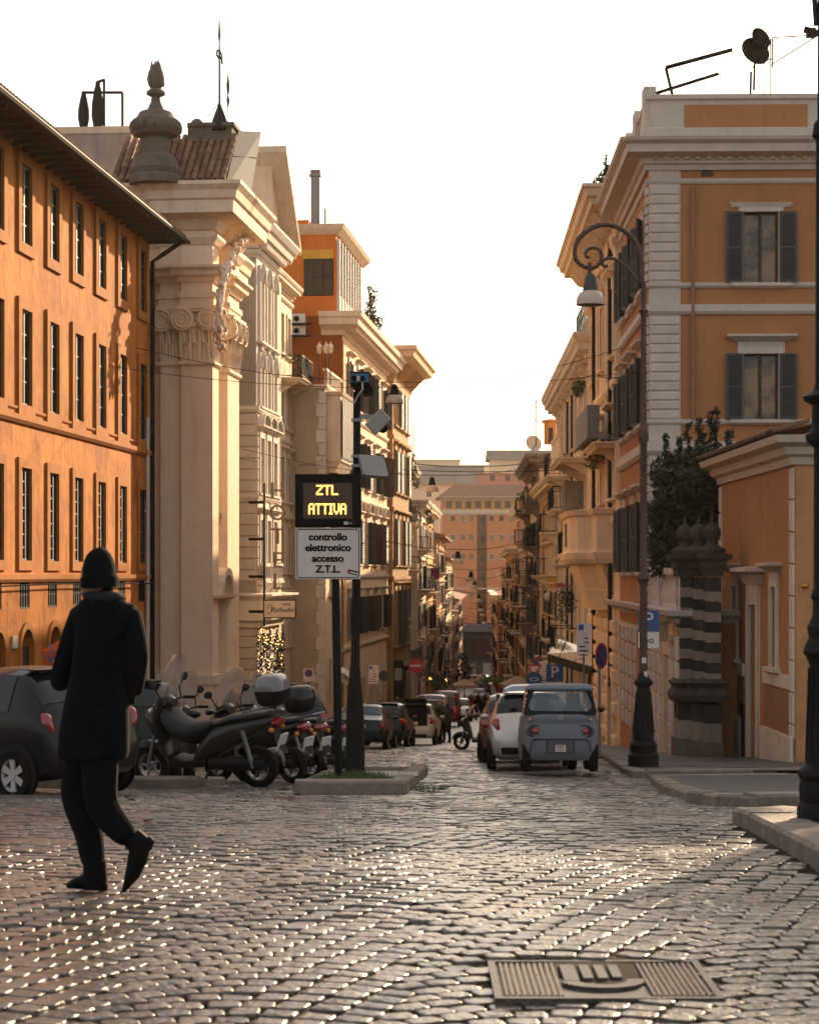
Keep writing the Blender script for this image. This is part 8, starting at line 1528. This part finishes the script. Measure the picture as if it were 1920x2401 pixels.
# planters on the second palace
for i in range(6):
    sv_ = 12.4 - i * 1.05; p = g2.loc(sv_, 5.95, .78); wp = Vector((r2.location.x, r2.location.y)) + Matrix.Rotation(r2.rotation_euler.z, 2) @ Vector((p[0], p[1]))
    o = MB().cbox(-.45, .45, -.2, .2, 0, 1.05, .02).obj('planter_box', PLN, None, (wp.x, wp.y, 5.95), r2.rotation_euler.z); tag(o, f'{["nearest","second","third","fourth","fifth","farthest"][i]} tall grey planter box on the upper balcony', 'planter', 'grey planter boxes on the balcony')
# garlands with lights at the hotel entrance
bulb = mat('fairy_light', (1, .6, .2), .5, 0, emit=(1, .50, .13), estr=1.6)
for i, (u, lab) in enumerate(((612, 'leftmost'), (628, 'second'), (645, 'third'), (659, 'rightmost'))):
    t = thing('garland', f'{lab} hanging fir garland with warm lights at the hotel entrance', 'garland', at(u, 1612, 81.2 - .2 * i), 0, 'fir garlands at the hotel entrance'); H_ = (1612 - 1490) * 81 / F
    leaves_mb([(.05 * math.sin(j * 1.7), 0, H_ * j / 13, .13 + .05 * (j % 2), .13, .12) for j in range(14)], 420, .07, 30 + i).obj('foliage', mat('fir_green', (.012, .03, .02), .7, .3, 10), t); lb = MB()
    for j in range(13): lb.sphere((rnd(-.16, .16), -.2, rnd(.1, H_ + (.5 if i in (0, 3) else .05)) if j % 3 else H_ + rnd(-.3, .35)), .024, 6, 4)
    lb.obj('lights', bulb, t)
# ================================================================== parasols, awnings, street clutter
def parasol(label, u, v, Y, w_, m, name='cafe_parasol', rise=.5, group='cafe parasols'):
    p = at(u, v, Y); g = gz(Y); t = thing(name, label, 'parasol', (p.x, p.y, g), R(8), group); z = p.z - g
    MB().add([(-w_, -w_, z), (w_, -w_, z), (w_, w_, z), (-w_, w_, z), (0, 0, z + rise), (-w_, -w_, z - .2), (w_, -w_, z - .2), (w_, w_, z - .2), (-w_, w_, z - .2)], [(0, 1, 4), (1, 2, 4), (2, 3, 4), (3, 0, 4), (5, 6, 1, 0), (6, 7, 2, 1), (7, 8, 3, 2), (8, 5, 0, 3)]).obj('canopy', m, t); MB().tube([(0, 0, 0), (0, 0, z + rise)], .04, 6).obj('pole', IRON, t)
CAN = cl('canvas_cream', (.55, .42, .32)); parasol('cream cafe parasol left of the crowd', 1089, 1606, 165, 1.0, CAN); parasol('larger cream cafe parasol behind the silver hatchback', 1214, 1604, 128, 1.05, CAN, rise=.55); parasol('small green cafe parasol in mid-street distance', 1150, 1594, 240, 1.2, cl('canvas_green', (.10, .14, .05))); parasol('far cream parasol before the end block', 1098, 1562, 320, 1.7, CAN)
t = thing('glass_canopy', 'glass entrance canopy with black frame on the right pavement', 'canopy', at(1335, 1548, 78)); 
q = [at(1283, 1545, 84) - t.location, at(1388, 1545, 72) - t.location]; MB().add([(q[0].x, q[0].y, .02), (q[1].x, q[1].y, .02), (q[1].x + .2, q[1].y + 1.2, .55), (q[0].x + .6, q[0].y + 1.5, .58)], [(0, 1, 2, 3)]).obj('glass', mat('canopy_glass', (.55, .48, .40), .2, .15, 4), t)
MB().add([(q[0].x, q[0].y, -.3), (q[1].x, q[1].y, -.3), (q[1].x, q[1].y, .02), (q[0].x, q[0].y, .02), (q[0].x + .6, q[0].y + 1.5, -.3), (q[1].x + .2, q[1].y + 1.2, -.3)], [(0, 1, 2, 3), (0, 4, 5, 1)]).obj('fascia', IRON, t)
for f_ in (.3, .65, 1): a = q[0].lerp(q[1], f_); MB().tube([(a.x, a.y, .03), (a.x + .35, a.y + 1.3, .58)], .03, 5).obj('rib', IRON, t)
for f_ in (.05, .95): a = q[0].lerp(q[1], f_); MB().tube([(a.x, a.y + .1, -.3), (a.x, a.y + .1, gz(78) + .1 - t.location.z)], .05, 6).obj('post', IRON, t)
t = thing('market_umbrella', 'red-orange parasol canopy with blue painted letters behind the black car', 'parasol', gat(140, 40)); p = at(140, 1520, 40) - t.location
RC = cl('canvas_red', (.42, .085, .02)); MB().add([p + Vector(v) for v in ((-.32, -.3, -.05), (.5, -.3, -.05), (.5, .5, -.05), (-.32, .5, -.05), (.15, .1, .26), (-.26, -.3, -.34), (.5, -.3, -.34))], [(0, 1, 4), (1, 2, 4), (2, 3, 4), (3, 0, 4), (5, 6, 1, 0)]).obj('canopy', RC, t); MB().tube([(p.x + .1, .1, 0), (p.x + .1, .1, p.z)], .03, 6).obj('pole', IRON, t)
inst('letter', text_mesh('S', .26, .004, SB, 'letter'), t, (p.x - .1, -.335, p.z - .0), rot=(R(78), 0, 0)); inst('letter', text_mesh('W', .24, .004, SB, 'letter'), t, (p.x - .08, -.335, p.z - .22), rot=(R(90), 0, 0))
t = thing('white_awning', 'sunlit white rounded awning behind the sign posts', 'awning', at(800, 1600, 99)); N = 8
MB().loft([[(.55 * math.cos(a) * 1.0, -.6 * q_, .75 * math.sin(a) - .1 * q_) for a in [math.pi / 2 * i / N for i in range(N + 1)]] for q_ in (0, 1, 2)], closed=False).obj('cover', cl('canvas_white', (.7, .66, .6)), t)
MB().loft([[(0, 0, 0)] + [(.55 * math.cos(a), 0, .75 * math.sin(a)) for a in [math.pi / 2 * i / N for i in range(N + 1)]], [(0, .04, 0)] + [(.55 * math.cos(a), .04, .75 * math.sin(a)) for a in [math.pi / 2 * i / N for i in range(N + 1)]]]).obj('end_panel', cl('canvas_white', (.7, .66, .6)), t)
t = thing('banner', 'purple banner hanging from the flag house', 'banner', at(1018, 1345, 168)); MB().add([(-.35, 0, -.5), (.4, 0, -.4), (.42, 0, .45), (-.33, 0, .4), (-.35, .03, -.5), (.4, .03, -.4), (.42, .03, .45), (-.33, .03, .4)], [(0, 1, 2, 3), (4, 7, 6, 5)]).obj('cloth', cl('purple', (.14, .03, .09)), t); MB().tube([(-.5, 0, .42), (.5, 0, .46)], .03, 5).obj('rod', IRON, t)
t = thing('security_camera', 'white bullet camera on the bow balcony palace wall', 'camera', at(1440, 1412, 64.5)); MB().tube([(0, -.2, 0), (0, .2, .04)], .08, 10).obj('body', WHITEM, t, smooth=50); MB().tube([(0, 0, 0), (.35, .1, -.12)], .03, 5).obj('bracket', IRON, t)
t = thing('wall_spotlight', 'tilted metal floodlight fixed left of the palace arch', 'floodlight', at(1392, 1432, 74)); MB().box(-.12, .12, -.25, .25, -.04, .04).obj('head', GREYM, t, rot=(R(25), R(30), 0)); MB().tube([(0, 0, 0), (.4, .2, .2)], .025, 5).obj('arm', IRON, t)
t = thing('street_globe_lamp', 'pale globe lamp on a dark pipe by the yellow house', 'lamp', at(1287, 1400, 112)); MB().sphere((0, 0, 0), .3, 12, 8).obj('globe', mat('globe_glass', (.6, .5, .4), .4, 0), t, smooth=60); MB().tube([(0, 0, -.2), (0, .2, -6)], .07, 6).obj('pole', IRON, t)
dish('satellite_dish', 'pale satellite dish on the right skyline', 1248, 1042, 128, .55, R(20), None, TRAV)
t = thing('tv_antenna', 'tall thin aerial mast on the right skyline', 'antenna', at(1257, 1045, 126)); MB().tube([(0, 0, 0), (0, 0, 3.0)], .035, 5).obj('mast', IRON, t)
for i in range(4): MB().tube([(-.35 + i * .06, 0, 1.6 + i * .4), (.3 - i * .05, 0, 1.62 + i * .4)], .018, 4).obj('element', IRON, t)
for u, v0, lab in ((966, 1000, 'left of two lattice aerials above the narrow cream house'), (971, 985, 'right of two lattice aerials above the narrow cream house')):
    t = thing('lattice_aerial', lab, 'antenna', at(u, 1075, 141)); h = (1075 - v0) * 141 / F; mb = MB(); mb.tube([(-.05, 0, 0), (-.05, 0, h)], .02, 4); mb.tube([(.08, 0, 0), (.08, 0, h)], .02, 4); k = int(h / .2)
    for i in range(k): mb.tube([(-.05, 0, i * .2), (.08, 0, i * .2 + .2)], .012, 3)
    mb.obj('mast', IRON, t)
t = thing('roof_shed', 'small round-capped roof turret on the yellow house skyline', 'hut', at(1290, 1042, 110)); MB().lathe([(.36, 0), (.36, 1.15), (.55, 1.25), (.5, 1.32), (.05, 1.42)], (0, 0, 0), 10).obj('wall', SALMON, t); pbox('door', t, DARKW, -.12, .12, -.38, -.35, 0, .9)
for u, v, Y, lab in ((1009, 1592, 150, 'left of two glowing shop lamps by the dark plants'), (1044, 1595, 165, 'right of two glowing shop lamps by the dark plants')):
    t = thing('shop_lamp', lab, 'lamp', at(u, v, Y)); MB().sphere((0, 0, 0), .13, 8, 6).obj('bulb', bulb, t); MB().tube([(0, 0, 0), (0, .6, .1)], .02, 4).obj('arm', IRON, t)
# ================================================================== haze in the air down the street
hz = MB().box(-140, 150, -15, 640, -27, 24).obj('haze', None); hz.data.materials.clear(); hz['kind'] = 'stuff'
hm = bpy.data.materials.new('haze_air'); hm.use_nodes = True; hn = hm.node_tree.nodes; hn.clear(); ho = hn.new('ShaderNodeOutputMaterial'); hv = hn.new('ShaderNodeVolumePrincipled')
hv.inputs['Color'].default_value = (1.0, .82, .62, 1); hv.inputs['Density'].default_value = .00014; hv.inputs['Anisotropy'].default_value = .35; hm.node_tree.links.new(hv.outputs[0], ho.inputs['Volume']); hz.data.materials.append(hm); tag(hz, 'warm haze hanging in the street air', kind='stuff')
